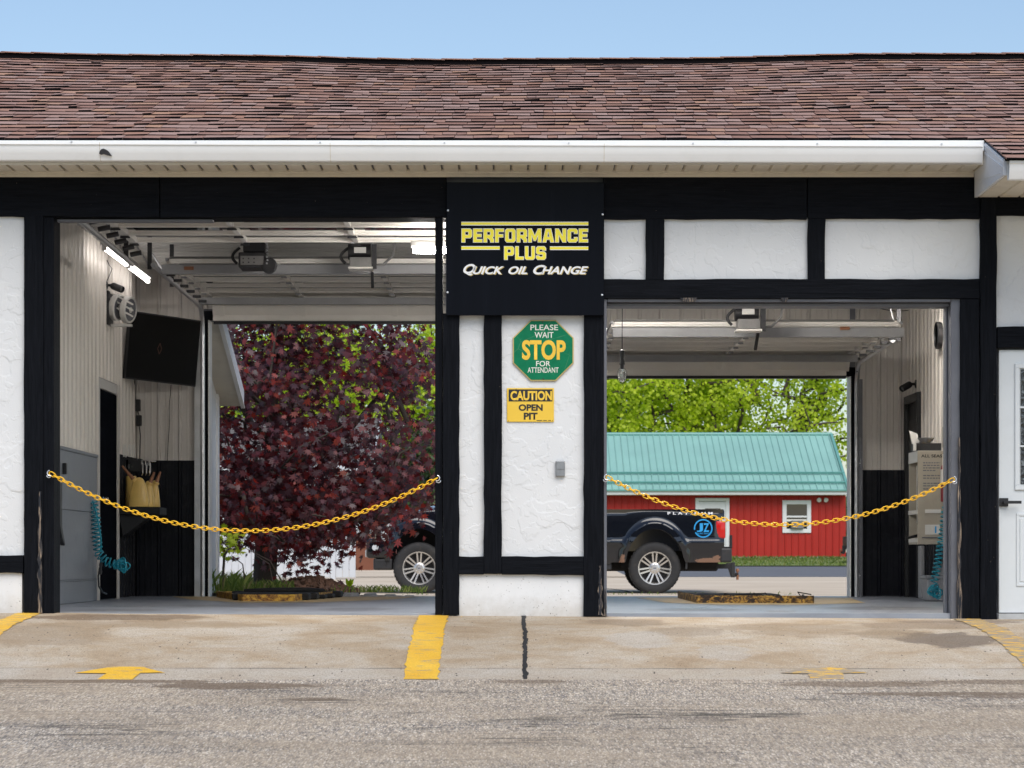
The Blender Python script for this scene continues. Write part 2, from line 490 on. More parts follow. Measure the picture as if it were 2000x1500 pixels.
    c = g.mix(g.math('MULTIPLY', g.mr(g.noise(co, 9, 6, 0.7), 0.64, 0.70), 0.7), c, (0.34, 0.30, 0.25))
    nzf = g.noise(co, 4.0, 6, 0.7)
    for (cx, cy, rx, ry, k) in ((-3.2, 1.2, 0.5, 0.5, 0.6), (-1.3, 1.6, 0.4, 0.9, 0.5), (1.5, 1.4, 0.5, 0.7, 0.6), (3.1, 2.0, 0.6, 1.0, 0.55), (-2.3, 3.2, 0.9, 0.8, 0.5)):
        c = g.mix(g.math('MULTIPLY', g.blotch(co, cx, cy, rx, ry, nzf, 0.4, 0.8), k), c, (0.075, 0.075, 0.08))
    MT['floor'] = g.fin(c, g.mr(n, 0.3, 0.7, 0.25, 0.5), g.bump(g.noise(co, 40, 4), 0.1, 0.004))
    g = G('floor_yellow_paint')
    n = g.noise(g.coord('World', (1, 2, 1)), 5, 6, 0.7)
    c = g.ramp(n, [(0.35, (0.42, 0.28, 0.10)), (0.55, (0.58, 0.44, 0.22)), (0.7, (0.50, 0.45, 0.36))])
    MT['floor_yellow'] = g.fin(c, 0.5)
    g = G('rusty_yellow_steel')
    co = g.coord('World', (3, 3, 5))
    n = g.noise(co, 5, 7, 0.7, 0.5)
    c = g.ramp(n, [(0.33, (0.02, 0.012, 0.008)), (0.40, (0.12, 0.045, 0.015)), (0.46, (0.30, 0.15, 0.03)), (0.55, (0.60, 0.36, 0.05)), (0.75, (0.66, 0.43, 0.08))])
    MT['rusty_yellow'] = g.fin(c, 0.7, g.bump(n, 0.4, 0.006))
    g = G('dirty_yellow_steel')
    n = g.noise(g.coord('World', (4, 3, 6)), 4, 7, 0.75, 0.8)
    c = g.ramp(n, [(0.40, (0.008, 0.007, 0.007)), (0.48, (0.05, 0.022, 0.010)), (0.54, (0.32, 0.18, 0.035)), (0.65, (0.58, 0.38, 0.07))])
    MT['dirty_yellow'] = g.fin(c, 0.65, g.bump(n, 0.5, 0.008))
    MT['pit_black'] = mk('pit_rubber', (0.010, 0.010, 0.011), 0.8, bump=0.5, bscale=30)
    # interior
    MT['panel_beige'] = mk('beige_steel_panel', (0.64, 0.60, 0.55), 0.42, var=0.06, vscale=1.2, dirt=0.12, dirtcol=(0.25, 0.22, 0.19))
    MT['panel_grey'] = mk('warm_grey_steel_panel', (0.55, 0.52, 0.485), 0.45, var=0.06, vscale=1.2, dirt=0.10, dirtcol=(0.2, 0.18, 0.16))
    MT['panel_black'] = mk('black_steel_panel', (0.007, 0.008, 0.012), 0.4, var=0.2, dirt=0.05, dirtcol=(0.2, 0.2, 0.2), spec=0.18)
    MT['door_black'] = mk('matt_black_door', (0.007, 0.008, 0.011), 0.95, var=0.2, spec=0.0)
    MT['sheet_grey'] = mk('scuffed_grey_sheet', (0.20, 0.215, 0.24), 0.5, var=0.14, vscale=2.2, dirt=0.35, dirtcol=(0.10, 0.11, 0.12))
    MT['ceiling'] = mk('ceiling_steel', (0.46, 0.45, 0.43), 0.5, var=0.08)
    MT['door_steel'] = mk('almond_door_steel', (0.78, 0.745, 0.69), 0.42, var=0.05, vscale=2, dirt=0.12, dirtcol=(0.3, 0.27, 0.23))
    MT['door_skin'] = mk('shaded_door_skin', (0.20, 0.195, 0.185), 0.5, var=0.1)  # darker than the rails: shade of the recesses put into the colour
    MT['strut'] = mk('galvanised_strut', (0.30, 0.30, 0.305), 0.6, 0.0, var=0.12)
    MT['galv'] = mk('galvanised_steel', (0.55, 0.56, 0.58), 0.35, 0.75, var=0.12, vscale=9)
    MT['trim_grey'] = mk('dark_grey_trim', (0.115, 0.120, 0.140), 0.5, var=0.15, dirt=0.2, dirtcol=(0.25, 0.24, 0.23))
    MT['dark_metal'] = mk('dark_machine_metal', (0.030, 0.030, 0.033), 0.5, 0.2, var=0.3, dirt=0.15, dirtcol=(0.18, 0.16, 0.14))
    MT['grey_metal'] = mk('grey_machine_metal', (0.22, 0.215, 0.21), 0.45, 0.3, var=0.2, dirt=0.2)
    MT['black_plastic'] = mk('black_plastic', (0.012, 0.012, 0.014), 0.45, var=0.15)
    MT['black_gloss'] = mk('black_sign_face', (0.0050, 0.0060, 0.0095), 0.24, var=0.25, vscale=2, stretch=(4, 1, 0.2), rvar=0.06, spec=0.05)
    MT['screen'] = mk('tv_screen_glass', (0.0015, 0.0015, 0.0018), 0.5, var=0.05, spec=0.15)
    MT['screen_mark'] = mk('dim_screen_mark', (0.05, 0.012, 0.003), 0.5)
    MT['white_plastic'] = mk('white_plastic', (0.62, 0.61, 0.58), 0.45, var=0.06, dirt=0.15)
    MT['yellow_print'] = mk('yellow_print', (0.93, 0.80, 0.04), 0.4, var=0.03)
    MT['white_print'] = mk('white_print', (0.82, 0.82, 0.82), 0.4, var=0.02)
    MT['black_print'] = mk('black_print', (0.012, 0.012, 0.012), 0.5)
    MT['gold_print'] = mk('faded_gold_print', (0.82, 0.52, 0.06), 0.5, var=0.10, vscale=20, spec=0.2)
    MT['cream_print'] = mk('cream_print', (0.76, 0.74, 0.66), 0.45, var=0.05)
    g = G('cracked_green_enamel')
    co = g.coord('World')
    d = g.voro(co, 5.5, 'DISTANCE_TO_EDGE', 'Distance')
    n = g.noise(co, 14, 5, 0.7)
    c = g.mix(g.mr(n, 0.3, 0.7), (0.002, 0.150, 0.065), (0.005, 0.190, 0.085))
    cr = g.math('MULTIPLY', g.math('SUBTRACT', 1.0, g.mr(d, 0.004, 0.014)), g.mr(g.noise(co, 6, 2), 0.45, 0.6, 0, 0.5))
    c = g.mix(cr, c, (0.12, 0.28, 0.15))
    MT['green_sign'] = g.fin(c, 0.45, spec=0.15)
    MT['sign_edge'] = mk('gold_sign_edge', (0.55, 0.42, 0.16), 0.5)
    MT['caution_yellow'] = mk('caution_yellow', (0.80, 0.52, 0.045), 0.45, var=0.04)
    MT['chain'] = mk('yellow_chain_plastic', (0.88, 0.50, 0.012), 0.4, var=0.05)
    MT['hook'] = mk('zinc_hook', (0.75, 0.77, 0.80), 0.3, 0.6)
    MT['silver_box'] = mk('aged_zinc_box', (0.26, 0.27, 0.28), 0.45, 0.5, var=0.2, vscale=25)
    MT['teal'] = mk('teal_hose', (0.010, 0.25, 0.34), 0.3, var=0.12)
    MT['jug'] = mk('yellow_jug_plastic', (0.74, 0.50, 0.15), 0.38, var=0.12, vscale=6)
    MT['spout'] = mk('brown_spout', (0.27, 0.115, 0.055), 0.5)
    MT['chrome'] = mk('chrome', (0.75, 0.75, 0.76), 0.12, 1.0, var=0.05)
    MT['cabinet'] = mk('beige_cabinet', (0.36, 0.325, 0.265), 0.45, var=0.05, dirt=0.12)
    MT['ext_red'] = mk('extinguisher_red', (0.20, 0.020, 0.025), 0.35)
    MT['bin_grey'] = mk('grey_tub_plastic', (0.24, 0.245, 0.26), 0.5, var=0.08, dirt=0.15)
    MT['door_white'] = mk('white_door_paint', (0.66, 0.69, 0.70), 0.4, var=0.03, vscale=2, dirt=0.10, dirtcol=(0.35, 0.34, 0.3))
    MT['tube'] = mk_emit('fluorescent_tube', (1.0, 0.95, 0.93), 6.0)
    MT['tube_mid'] = mk_emit('fluorescent_shop_tube', (1.0, 0.955, 0.90), 105.0)
    MT['tube_right'] = mk_emit('fluorescent_wall_tube', (1.0, 0.955, 0.90), 34.0)
    g = G('patterned_glass')
    co = g.coord('World')
    n = g.noise(co, 26, 3, 0.55, 1.5)
    c = g.ramp(n, [(0.42, (0.006, 0.007, 0.009)), (0.56, (0.05, 0.058, 0.066)), (0.64, (0.16, 0.18, 0.20))])
    MT['pattern_glass'] = g.fin(c, 0.12, g.bump(n, 0.4, 0.006))
    g = G('dark_window_glass')
    MT['glass'] = g.fin((0.02, 0.026, 0.03), 0.05, spec=0.8)
    g = G('clear_bulb_glass'); g.b.inputs['Transmission Weight'].default_value = 0.85
    MT['bulb'] = g.fin((0.75, 0.78, 0.75), 0.08)
    # truck
    g = G('black_truck_paint')
    co = g.coord('Object')
    n = g.noise(co, 9, 7, 0.75)
    sep = g.new('ShaderNodeSeparateXYZ'); g.ln(co, sep.inputs[0])
    cx = g.new('ShaderNodeCombineXYZ'); g.ln(sep.outputs[0], cx.inputs[0]); g.ln(sep.outputs[2], cx.inputs[1])
    rust = g.blotch(cx.outputs[0], 0.92, 0.555, 0.24, 0.055, n, 0.15, 0.9)
    rust2 = g.blotch(cx.outputs[0], -0.56, 0.57, 0.05, 0.07, n, 0.1, 2.4)
    rust3 = g.blotch(cx.outputs[0], 1.05, 0.61, 0.10, 0.05, n, 0.1, 2.4)
    rr = g.math('MAXIMUM', g.math('MAXIMUM', rust, rust2), rust3)
    low = g.mr(sep.outputs[2], 0.72, 0.45, 0, 0.5)
    c = g.mix(low, (0.0045, 0.0058, 0.0095), (0.012, 0.0115, 0.012))
    c = g.mix(rr, c, (0.20, 0.105, 0.062))
    ro = g.math('ADD', g.math('MULTIPLY', rr, 0.6), g.math('ADD', g.math('MULTIPLY', low, 0.08), 0.08), True)
    g.b.inputs['Coat Weight'].default_value = 0.5; g.b.inputs['Coat Roughness'].default_value = 0.05
    MT['truck'] = g.fin(c, ro)
    MT['truck_plastic'] = mk('truck_trim_plastic', (0.018, 0.018, 0.02), 0.5, var=0.2, dirt=0.15, dirtcol=(0.12, 0.08, 0.05))
    MT['chassis'] = mk('underbody', (0.012, 0.011, 0.011), 0.85, var=0.3)
    MT['tyre'] = mk('tyre_rubber', (0.020, 0.020, 0.021), 0.8, var=0.2, bump=0.3, bscale=40, dirt=0.5, dirtcol=(0.07, 0.06, 0.05))
    MT['alloy'] = mk('machined_alloy', (0.62, 0.60, 0.57), 0.28, 0.85, var=0.06)
    MT['alloy_dark'] = mk('alloy_pocket', (0.03, 0.03, 0.032), 0.5, 0.4)
    g = G('red_lens'); MT['lens_red'] = g.fin((0.55, 0.012, 0.012), 0.12)
    MT['lens_clear'] = mk('clear_lens', (0.6, 0.62, 0.64), 0.15)
    MT['blue_print'] = mk('blue_decal', (0.012, 0.30, 0.66), 0.4, var=0.04)
    # red building
    MT['red_siding'] = mk('red_steel_siding', (0.42, 0.032, 0.024), 0.5, var=0.10, vscale=0.9, spec=0.2, dirt=0.2, dirtcol=(0.22, 0.03, 0.025))
    MT['green_roof'] = mk('green_steel_roof', (0.25, 0.455, 0.40), 0.45, var=0.10, vscale=0.6, dirt=0.2, dirtcol=(0.17, 0.33, 0.30))
    MT['green_rib'] = mk('green_roof_trim', (0.13, 0.33, 0.29), 0.4)
    MT['white_trim'] = mk('white_trim', (0.74, 0.74, 0.73), 0.5, var=0.03)
    MT['foundation'] = mk('grey_foundation', (0.33, 0.33, 0.34), 0.8, var=0.15)
    # ground behind
    g = G('back_concrete')
    co = g.coord('World')
    n = g.noise(g.coord('World', (0.4, 1, 1)), 0.7, 6, 0.65, 0.4)
    c = g.ramp(n, [(0.3, (0.50, 0.40, 0.285)), (0.55, (0.60, 0.50, 0.38)), (0.75, (0.66, 0.58, 0.47))])
    MT['concrete_back'] = g.fin(c, 0.85, g.bump(g.noise(co, 20, 4), 0.2, 0.01))
    MT['asphalt_back'] = mk('rear_road_asphalt', (0.125, 0.128, 0.140), 0.85, var=0.12, vscale=0.8, kind='World')
    MT['soil'] = mk('dry_soil', (0.115, 0.075, 0.045), 0.95, var=0.35, vscale=5, bump=0.8, bscale=14, kind='World')
    MT['ground'] = mk('rough_grass_ground', (0.15, 0.19, 0.045), 0.95, var=0.35, vscale=0.6, kind='World')
    MT['mulch'] = mk('bark_mulch', (0.10, 0.052, 0.032), 0.95, var=0.5, vscale=12)
    def leafmat(name, stops, trans, tcol, rough=0.5):
        g = G(name)
        ri = g.new('ShaderNodeNewGeometry').outputs['Random Per Island']
        oi = g.new('ShaderNodeObjectInfo').outputs['Random']
        f = g.math('FRACT', g.math('ADD', ri, g.math('MULTIPLY', oi, 5.7)))
        c = g.ramp(f, stops)
        g.fin(c, rough, spec=0.5)
        if trans:
            tr = g.new('ShaderNodeBsdfTranslucent')
            g.ln(g.mix(1.0, c, tcol, 'MULTIPLY'), tr.inputs[0])
            mx = g.new('ShaderNodeMixShader'); mx.inputs[0].default_value = trans
            g.ln(g.b.outputs[0], mx.inputs[1]); g.ln(tr.outputs[0], mx.inputs[2])
            g.ln(mx.outputs[0], g.n['Material Output'].inputs[0])
        return g.m
    MT['maple_leaf'] = leafmat('crimson_maple_leaf', [(0.0, (0.028, 0.016, 0.024)), (0.30, (0.060, 0.022, 0.032)), (0.48, (0.150, 0.022, 0.028)), (0.66, (0.070, 0.040, 0.055)), (0.82, (0.095, 0.048, 0.060)), (0.94, (0.26, 0.030, 0.022)), (1.0, (0.22, 0.05, 0.03))], 0.30, (2.6, 0.7, 0.6), 0.42)
    MT['spring_leaf'] = leafmat('spring_green_leaf', [(0.0, (0.30, 0.38, 0.016)), (0.5, (0.46, 0.55, 0.026)), (1.0, (0.64, 0.70, 0.06))], 0.5, (1.3, 1.5, 0.6), 0.5)
    MT['deep_leaf'] = leafmat('deep_green_leaf', [(0.0, (0.020, 0.045, 0.012)), (0.6, (0.040, 0.085, 0.018)), (1.0, (0.075, 0.125, 0.025))], 0.25, (1.2, 1.4, 0.6), 0.5)
    MT['grass'] = leafmat('grass_blade', [(0.0, (0.06, 0.11, 0.012)), (0.6, (0.12, 0.18, 0.022)), (0.9, (0.20, 0.24, 0.05)), (1.0, (0.30, 0.25, 0.12))], 0.3, (1.2, 1.4, 0.6), 0.6)
    MT['bark'] = mk('tree_bark', (0.060, 0.048, 0.038), 0.95, var=0.35, vscale=9, bump=0.8, bscale=25, stretch=(1, 1, 0.25))
    MT['bark_grey'] = mk('grey_tree_bark', (0.085, 0.062, 0.055), 0.95, var=0.3, vscale=6, bump=0.6, bscale=12)
    MT['brown_bin'] = mk('brown_bin_plastic', (0.185, 0.062, 0.032), 0.5, var=0.08)
    MT['vinyl'] = mk('white_vinyl', (0.56, 0.58, 0.61), 0.45, var=0.03)
    MT['house_roof'] = mk('grey_house_shingle', (0.12, 0.11, 0.105), 0.9, var=0.2, vscale=8)
make_materials()

# ------------------------------------------------------------------ text and lettering
def curve_to_mesh(cu, name):
    o = bpy.data.objects.new(name, cu); COL.objects.link(o)
    dg = bpy.context.evaluated_depsgraph_get()
    dg.update()
    me = bpy.data.meshes.new_from_object(o.evaluated_get(dg))
    bpy.data.objects.remove(o); bpy.data.curves.remove(cu)
    return me

def fit(me, px0, px1, py0, py1, Y, shear=0.0, fixed=None):
    """map the flat mesh (xy) into the photo-measured rectangle on the wall plane Y"""
    n = len(me.vertices)
    a = np.empty(n * 3); me.vertices.foreach_get('co', a); a = a.reshape(-1, 3)
    if fixed: (x0, x1, y0, y1) = fixed
    else: x0, x1, y0, y1 = a[:, 0].min(), a[:, 0].max(), a[:, 1].min(), a[:, 1].max()
    p, q = P(px0, py1, Y), P(px1, py0, Y)
    u = (a[:, 0] - x0) / (x1 - x0); v = (a[:, 1] - y0) / (y1 - y0)
    sh = shear * (q.z - p.z)
    out = np.empty_like(a)
    out[:, 0] = p.x + u * (q.x - p.x - sh) + v * sh
    out[:, 1] = Y + 0.0
    out[:, 2] = p.z + v * (q.z - p.z)
    return out

def place_flat(me, co, mat, parent, name='lettering', th=0.0):
    off = ORIG.get(parent.name, Vector((0, 0, 0)))
    co = co - np.array(off)
    me.vertices.foreach_set('co', co.astype(np.float32).ravel())
    me.materials.clear(); me.materials.append(mat); me.update()
    return link(name, me, parent)

def text(s, px0, px1, py0, py1, Y, mat, parent, bold=0.0, shear=0.0, name='lettering', spacing=1.0):
    cu = bpy.data.curves.new('t', 'FONT'); cu.body = s; cu.size = 1.0; cu.offset = bold; cu.space_character = spacing
    cu.resolution_u = 4
    me = curve_to_mesh(cu, 't')
    return place_flat(me, fit(me, px0, px1, py0, py1, Y, shear), mat, parent, name)

T, S_, C_, H_ = 1.25, 1.05, 0.62, 5.0
def block_letter(ch):
    t, s, c, h, w = T, S_, C_, H_, 3.9
    if ch == 'P': return w, [[(0, 0), (t, 0), (t, 1.6), (w - c, 1.6), (w, 1.6 + c), (w, h - c), (w - c, h), (0, h)], [(t, 1.6 + s), (w - t, 1.6 + s), (w - t, h - s), (t, h - s)]]
    if ch == 'R': return w, [[(0, 0), (t, 0), (t, 1.6), (1.7, 1.6), (w - t, 0.7), (w - t, 0), (w, 0), (w, 1.1), (w - .55, 1.75), (w, 2.2), (w, h - c), (w - c, h), (0, h)], [(t, 1.6 + s), (w - t, 1.6 + s), (w - t, h - s), (t, h - s)]]
    if ch == 'E': return 3.4, [[(0, 0), (3.4, 0), (3.4, s), (t, s), (t, 2.0), (3.1, 2.0), (3.1, 3.0), (t, 3.0), (t, h - s), (3.4, h - s), (3.4, h), (0, h)]]
    if ch == 'F': return 3.3, [[(0, 0), (t, 0), (t, 1.9), (3.0, 1.9), (3.0, 2.9), (t, 2.9), (t, h - s), (3.3, h - s), (3.3, h), (0, h)]]
    if ch == 'O': return w, [[(c, 0), (w - c, 0), (w, c), (w, h - c), (w - c, h), (c, h), (0, h - c), (0, c)], [(t, s), (w - t, s), (w - t, h - s), (t, h - s)]]
    if ch == 'M': w = 5.0; return w, [[(0, 0), (t, 0), (t, 2.9), (w / 2 - .35, 0.6), (w / 2 + .35, 0.6), (w - t, 2.9), (w - t, 0), (w, 0), (w, h), (w - t, h), (w / 2, 2.3), (t, h), (0, h)]]
    if ch == 'A': w = 4.3; return w, [[(0, 0), (t, 0), (t + .22, 1.0), (w - t - .22, 1.0), (w - t, 0), (w, 0), (w - 1.15, h), (1.15, h)], [(1.68, 1.95), (w - 1.68, 1.95), (w / 2 + .12, h - s), (w / 2 - .12, h - s)]]
    if ch == 'N': w = 4.1; return w, [[(0, 0), (t, 0), (t, 2.9), (w - t, 0), (w, 0), (w, h), (w - t, h), (w - t, 2.1), (t, h), (0, h)]]
    if ch == 'C': return w, [[(c, 0), (w - c, 0), (w, c), (w, 1.8), (w - t, 1.8), (w - t, s), (t, s), (t, h - s), (w - t, h - s), (w - t, h - 1.8), (w, h - 1.8), (w, h - c), (w - c, h), (c, h), (0, h - c), (0, c)]]
    if ch == 'L': return 3.3, [[(0, 0), (3.3, 0), (3.3, s), (t, s), (t, h), (0, h)]]
    if ch == 'U': return w, [[(c, 0), (w - c, 0), (w, c), (w, h), (w - t, h), (w - t, s), (t, s), (t, h), (0, h), (0, c)]]
    if ch == 'S': return w, [[(c, 0), (w - c, 0), (w, c), (w, 3.0 - c), (w - c, 3.0), (t, 3.0), (t, h - s), (w - t, h - s), (w - t, 3.55), (w, 3.55), (w, h - c), (w - c, h), (c, h), (0, h - c), (0, 2.0 + c), (c, 2.0), (w - t, 2.0), (w - t, s), (t, s), (t, 1.45), (0, 1.45), (0, c)]]
def block_text(s, px0, px1, py0, py1, Y, mat, parent, grow=0.0):
    cu = bpy.data.curves.new('b', 'CURVE'); cu.dimensions = '2D'; cu.fill_mode = 'BOTH'; cu.offset = grow
    x = 0.0
    for ch in s:
        wd, polys = block_letter(ch)
        for pl in polys:
            sp = cu.splines.new('POLY'); sp.points.add(len(pl) - 1); sp.use_cyclic_u = True
            for i, (a, b) in enumerate(pl): sp.points[i].co = (x + a, b, 0, 1)
        x += wd + 0.62
    x -= 0.62
    me = curve_to_mesh(cu, 'b')
    return place_flat(me, fit(me, px0, px1, py0, py1, Y, 0, (0, x, 0, H_)), mat, parent)

def slab(px0, px1, py0, py1, Y, th, mb=None):
    a, b = P(px0, py1, Y), P(px1, py0, Y)
    mb = mb or MB()
    return mb.box(a.x, b.x, Y, Y + th, a.z, b.z)

# ------------------------------------------------------------------ ground
GPROF = [(-700, -2.4), (-60, -2.2), (-20, -1.39), (-3.0, -0.373), (-2.2, -0.225), (-1.15, -0.085), (0.0, -0.02), (8.6, -0.012), (16, -0.10), (24.1, -0.19), (38.6, -0.016), (53, 0.16), (68, 0.34), (120, 0.5), (1500, 0.5)]
def gz(Y): return interp(Y, GPROF)
def tilt(X): return -0.006 * X          # the apron drops a little to the right
def sheet(x0, x1, y0, y1, nx, ny, dz, fz=None):
    mb = MB()
    for j in range(ny + 1):
        y = lerp(y0, y1, j / ny)
        for i in range(nx + 1):
            x = lerp(x0, x1, i / nx)
            mb.v.append((x, y, (fz(x, y) if fz else gz(y)) + dz))
    for j in range(ny):
        for i in range(nx):
            a = j * (nx + 1) + i
            mb.f.append((a, a + 1, a + nx + 2, a + nx + 1)); mb.mi.append(0)
    return mb
mb = MB()
ys = sorted(set([p[0] for p in GPROF] + [-12, -8, -5, -1.7, -0.6, 30, 45, 60, 90, 200, 400]))
for y in ys:
    z = gz(y) - (0.16 if -60 < y < 60 else 0.05)
    mb.v += [(-900, y, z), (-60, y, z), (60, y, z), (900, y, z)]
for j in range(len(ys) - 1):
    for i in range(3):
        a = j * 4 + i; mb.f.append((a, a + 1, a + 5, a + 4)); mb.mi.append(0)
struct('ground', mb, MT['ground'], recalc=False)

def apron_z(x, y):
    k = max(0.0, 1 + y / 3.0)
    return gz(y) + tilt(x) * k
struct('concrete_apron', sheet(-30, 30, -3.0, 0.16, 60, 20, 0.0, apron_z), MT['apron'], recalc=False, smooth='all')
rng = random.Random(3)
mb = MB()   # ragged asphalt edge against the apron
nx = 320
for i in range(nx + 1):
    x = lerp(-30, 30, i / nx)
    yj = -2.985 + rng.uniform(-0.02, 0.012)
    for y in (yj, -3.25, -4.5, -7, -12, -20, -40, -60):
        mb.v.append((x, y, gz(y) + (0.006 if y > -3.1 else 0.0) + 0.001))
for i in range(nx):
    for j in range(7):
        a = i * 8 + j; mb.f.append((a, a + 1, a + 9, a + 8)); mb.mi.append(0)
struct('asphalt_lot', mb, MT['asphalt'], recalc=False, smooth='all')
FL = 0.0
struct('garage_floor', MB().box(-4.2, 4.4, 0.02, 8.75, -0.3, FL), MT['floor'])
struct('rear_concrete_yard', sheet(-40, 40, 8.76, 38.6, 20, 30, 0.0), MT['concrete_back'], recalc=False, smooth='all')
# road edge bends as in the photograph: concrete reaches further at the left
struct('rear_road', sheet(-40, 60, 38.6, 53.2, 10, 12, 0.004), MT['asphalt_back'], recalc=False, smooth='all')
struct('rear_driveway', sheet(-40, 2.6, 38.2, 60.0, 10, 12, 0.012), MT['concrete_back'], recalc=False, smooth='all')
struct('lawn_strip', sheet(-3, 60, 53.2, 90, 20, 20, 0.03), MT['ground'], recalc=False, smooth='all')
mb = MB()   # planting bed behind the left bay
bed = [(-14, 8.8), (-2.05, 8.8), (-1.75, 11), (-1.35, 14), (-1.6, 17), (-2.2, 18.6), (-14, 18.6)]
mb.poly([(x, y, gz(y) + 0.05) for x, y in bed])
struct('planting_bed', mb, MT['soil'], recalc=False)
# yard crack and joint lines
def strip(pts, wd, dz, zf):
    mb = MB(); r_ = random.Random(5)
    n = len(pts)
    for i, (x, y) in enumerate(pts):
        a = Vector(pts[max(0, i - 1)]); b = Vector(pts[min(n - 1, i + 1)])
        t = (b - a).normalized(); s = Vector((-t.y, t.x))
        w0 = wd * r_.uniform(0.6, 1.35) / 2; w1 = wd * r_.uniform(0.6, 1.35) / 2
        for q in (Vector((x, y)) + s * w0, Vector((x, y)) - s * w1):
            mb.v.append((q.x, q.y, zf(q.x, q.y) + dz))
    for i in range(n - 1):
        mb.f.append((2 * i, 2 * i + 1, 2 * i + 3, 2 * i + 2)); mb.mi.append(0)
    return mb
r_ = random.Random(11)
mid = []
y = 0.0
while y > -2.99:
    mid.append((0.09 + 0.004 * math.sin(y * 3) + r_.uniform(-0.004, 0.004) , y)); y -= 0.045
struct('tar_joint', strip(mid, 0.030, 0.005, apron_z), MT['pit_black'], recalc=False)
struct('yard_crack', strip([(2.0 + 0.12 * math.sin(i * 1.3) - i * 0.11, 25.2 + i * 1.0) for i in range(7)], 0.05, 0.005, lambda x, y: gz(y)), MT['chassis'], recalc=False)
struct('yard_joint', strip([(-1.6 + i * 0.5, 20.5) for i in range(30)], 0.09, 0.005, lambda x, y: gz(y)), MT['soil'], recalc=False)

# painted markings on the apron
def paint_band(x0, x1, y0, y1, wd, mat, name, seed, jit=0.012):
    rr = random.Random(seed); mb = MB(); n = 42
    for i in range(n + 1):
        t = i / n; y = lerp(y0, y1, t); x = lerp(x0, x1, t)
        a = x - wd / 2 + rr.uniform(-jit, jit); b = x + wd / 2 + rr.uniform(-jit, jit)
        mb.v += [(a, y, apron_z(a, y) + 0.005), ((a + b) / 2, y, apron_z((a + b) / 2, y) + 0.005), (b, y, apron_z(b, y) + 0.005)]
    for i in range(n):
        k = 3 * i
        mb.f += [(k, k + 1, k + 4, k + 3), (k + 1, k + 2, k + 5, k + 4)]; mb.mi += [0, 0]
    return struct(name, mb, mat, recalc=False)
paint_band(-0.595, -0.595, -0.02, -2.97, 0.225, MT['paint_yellow'], 'yellow_bay_line', 1)
paint_band(-3.68, -3.72, -0.03, -2.6, 0.185, MT['paint_worn'], 'yellow_bay_line', 2)
paint_band(3.46, 3.50, -0.05, -2.6, 0.20, MT['paint_ghost'], 'yellow_bay_line', 3, 0.02)
def arrow(cx, mat, name, seed):
    rr = random.Random(seed); mb = MB()
    out = [(-0.30, -2.80), (-0.13, -2.66), (-0.10, -2.63), (0.12, -2.63), (0.14, -2.66), (0.29, -2.79), (0.12, -2.80), (0.10, -2.985), (-0.12, -2.985), (-0.10, -2.81)]
    pts = []
    for i, (x, y) in enumerate(out):
        x2, y2 = out[(i + 1) % len(out)]
        for t in (0, 0.33, 0.66):
            pts.append((cx + lerp(x, x2, t) + rr.uniform(-.008, .008), min(-2.6, max(-2.985, lerp(y, y2, t) + rr.uniform(-.006, .006)))))
    mb.poly([(x, y, gz(y) + apron_z(x, y) - gz(y) + 0.006) for x, y in pts])
    return struct(name, mb, mat, recalc=False)
arrow(-2.565, MT['paint_yellow'], 'painted_arrow', 4)
arrow(2.05, MT['paint_ghost'], 'painted_arrow', 6)

# ------------------------------------------------------------------ the garage building
B = thing('garage_building', 'black and white half-timbered garage with brown shingle roof and two open bays', 'garage', (0, 0, 0))

def board(px0, px1, py0, py1, mat='wood_h', Y=-0.04, th=0.045, name='timber', jit=True):
    a, b = P(px0, py1, Y), P(px1, py0, Y)
    mb = MB()
    long_h = (b.x - a.x) > (b.z - a.z)
    n = max(2, int(max(b.x - a.x, b.z - a.z) / 0.12))
    rr = random.Random(int(px0 * 13 + py0 * 7))
    j = 0.0035 if jit else 0
    ring = []
    for i in range(n + 1):
        t = i / n
        e0, e1 = rr.uniform(-j, j), rr.uniform(-j, j)
        f = rr.uniform(-j, j) * 0.5
        if long_h: ring.append([(lerp(a.x, b.x, t), Y + f, a.z + e0), (lerp(a.x, b.x, t), Y + f, b.z + e1), (lerp(a.x, b.x, t), Y + th, b.z + e1), (lerp(a.x, b.x, t), Y + th, a.z + e0)])
        else: ring.append([(a.x + e0, Y + f, lerp(a.z, b.z, t)), (b.x + e1, Y + f, lerp(a.z, b.z, t)), (b.x + e1, Y + th, lerp(a.z, b.z, t)), (a.x + e0, Y + th, lerp(a.z, b.z, t))])
    for r in ring: mb.v += r
    for i in range(n):
        for k in range(4):
            l = (k + 1) % 4
            mb.f.append((4 * i + k, 4 * i + l, 4 * i + 4 + l, 4 * i + 4 + k)); mb.mi.append(0)
    mb.f += [(0, 1, 2, 3), tuple(4 * n + k for k in range(4))]; mb.mi += [0, 0]
    return mb.build(name, MT[mat], B, bevel=0.003)

def panel(px0, px1, py0, py1, Y=0.0, th=0.06, mat='stucco', name='stucco_panel'):
    return slab(px0, px1, py0, py1, Y, th).build(name, MT[mat], B)

WT = 0.20     # front wall thickness
# stucco fields
panel(-330, 47, 420, 1086)
panel(896, 946, 600, 1089); panel(979, 1141, 600, 1089)
panel(1176, 1262, 425, 547); panel(1296, 1579, 425, 547); panel(1611, 1914, 425, 547)
panel(1946, 2330, 418, 640)
panel(-330, 43, 1117, 1212, -0.008, 0.07, 'base_white', 'foundation_panel')
panel(892, 1143, 1121, 1212, -0.008, 0.07, 'base_white', 'foundation_panel')
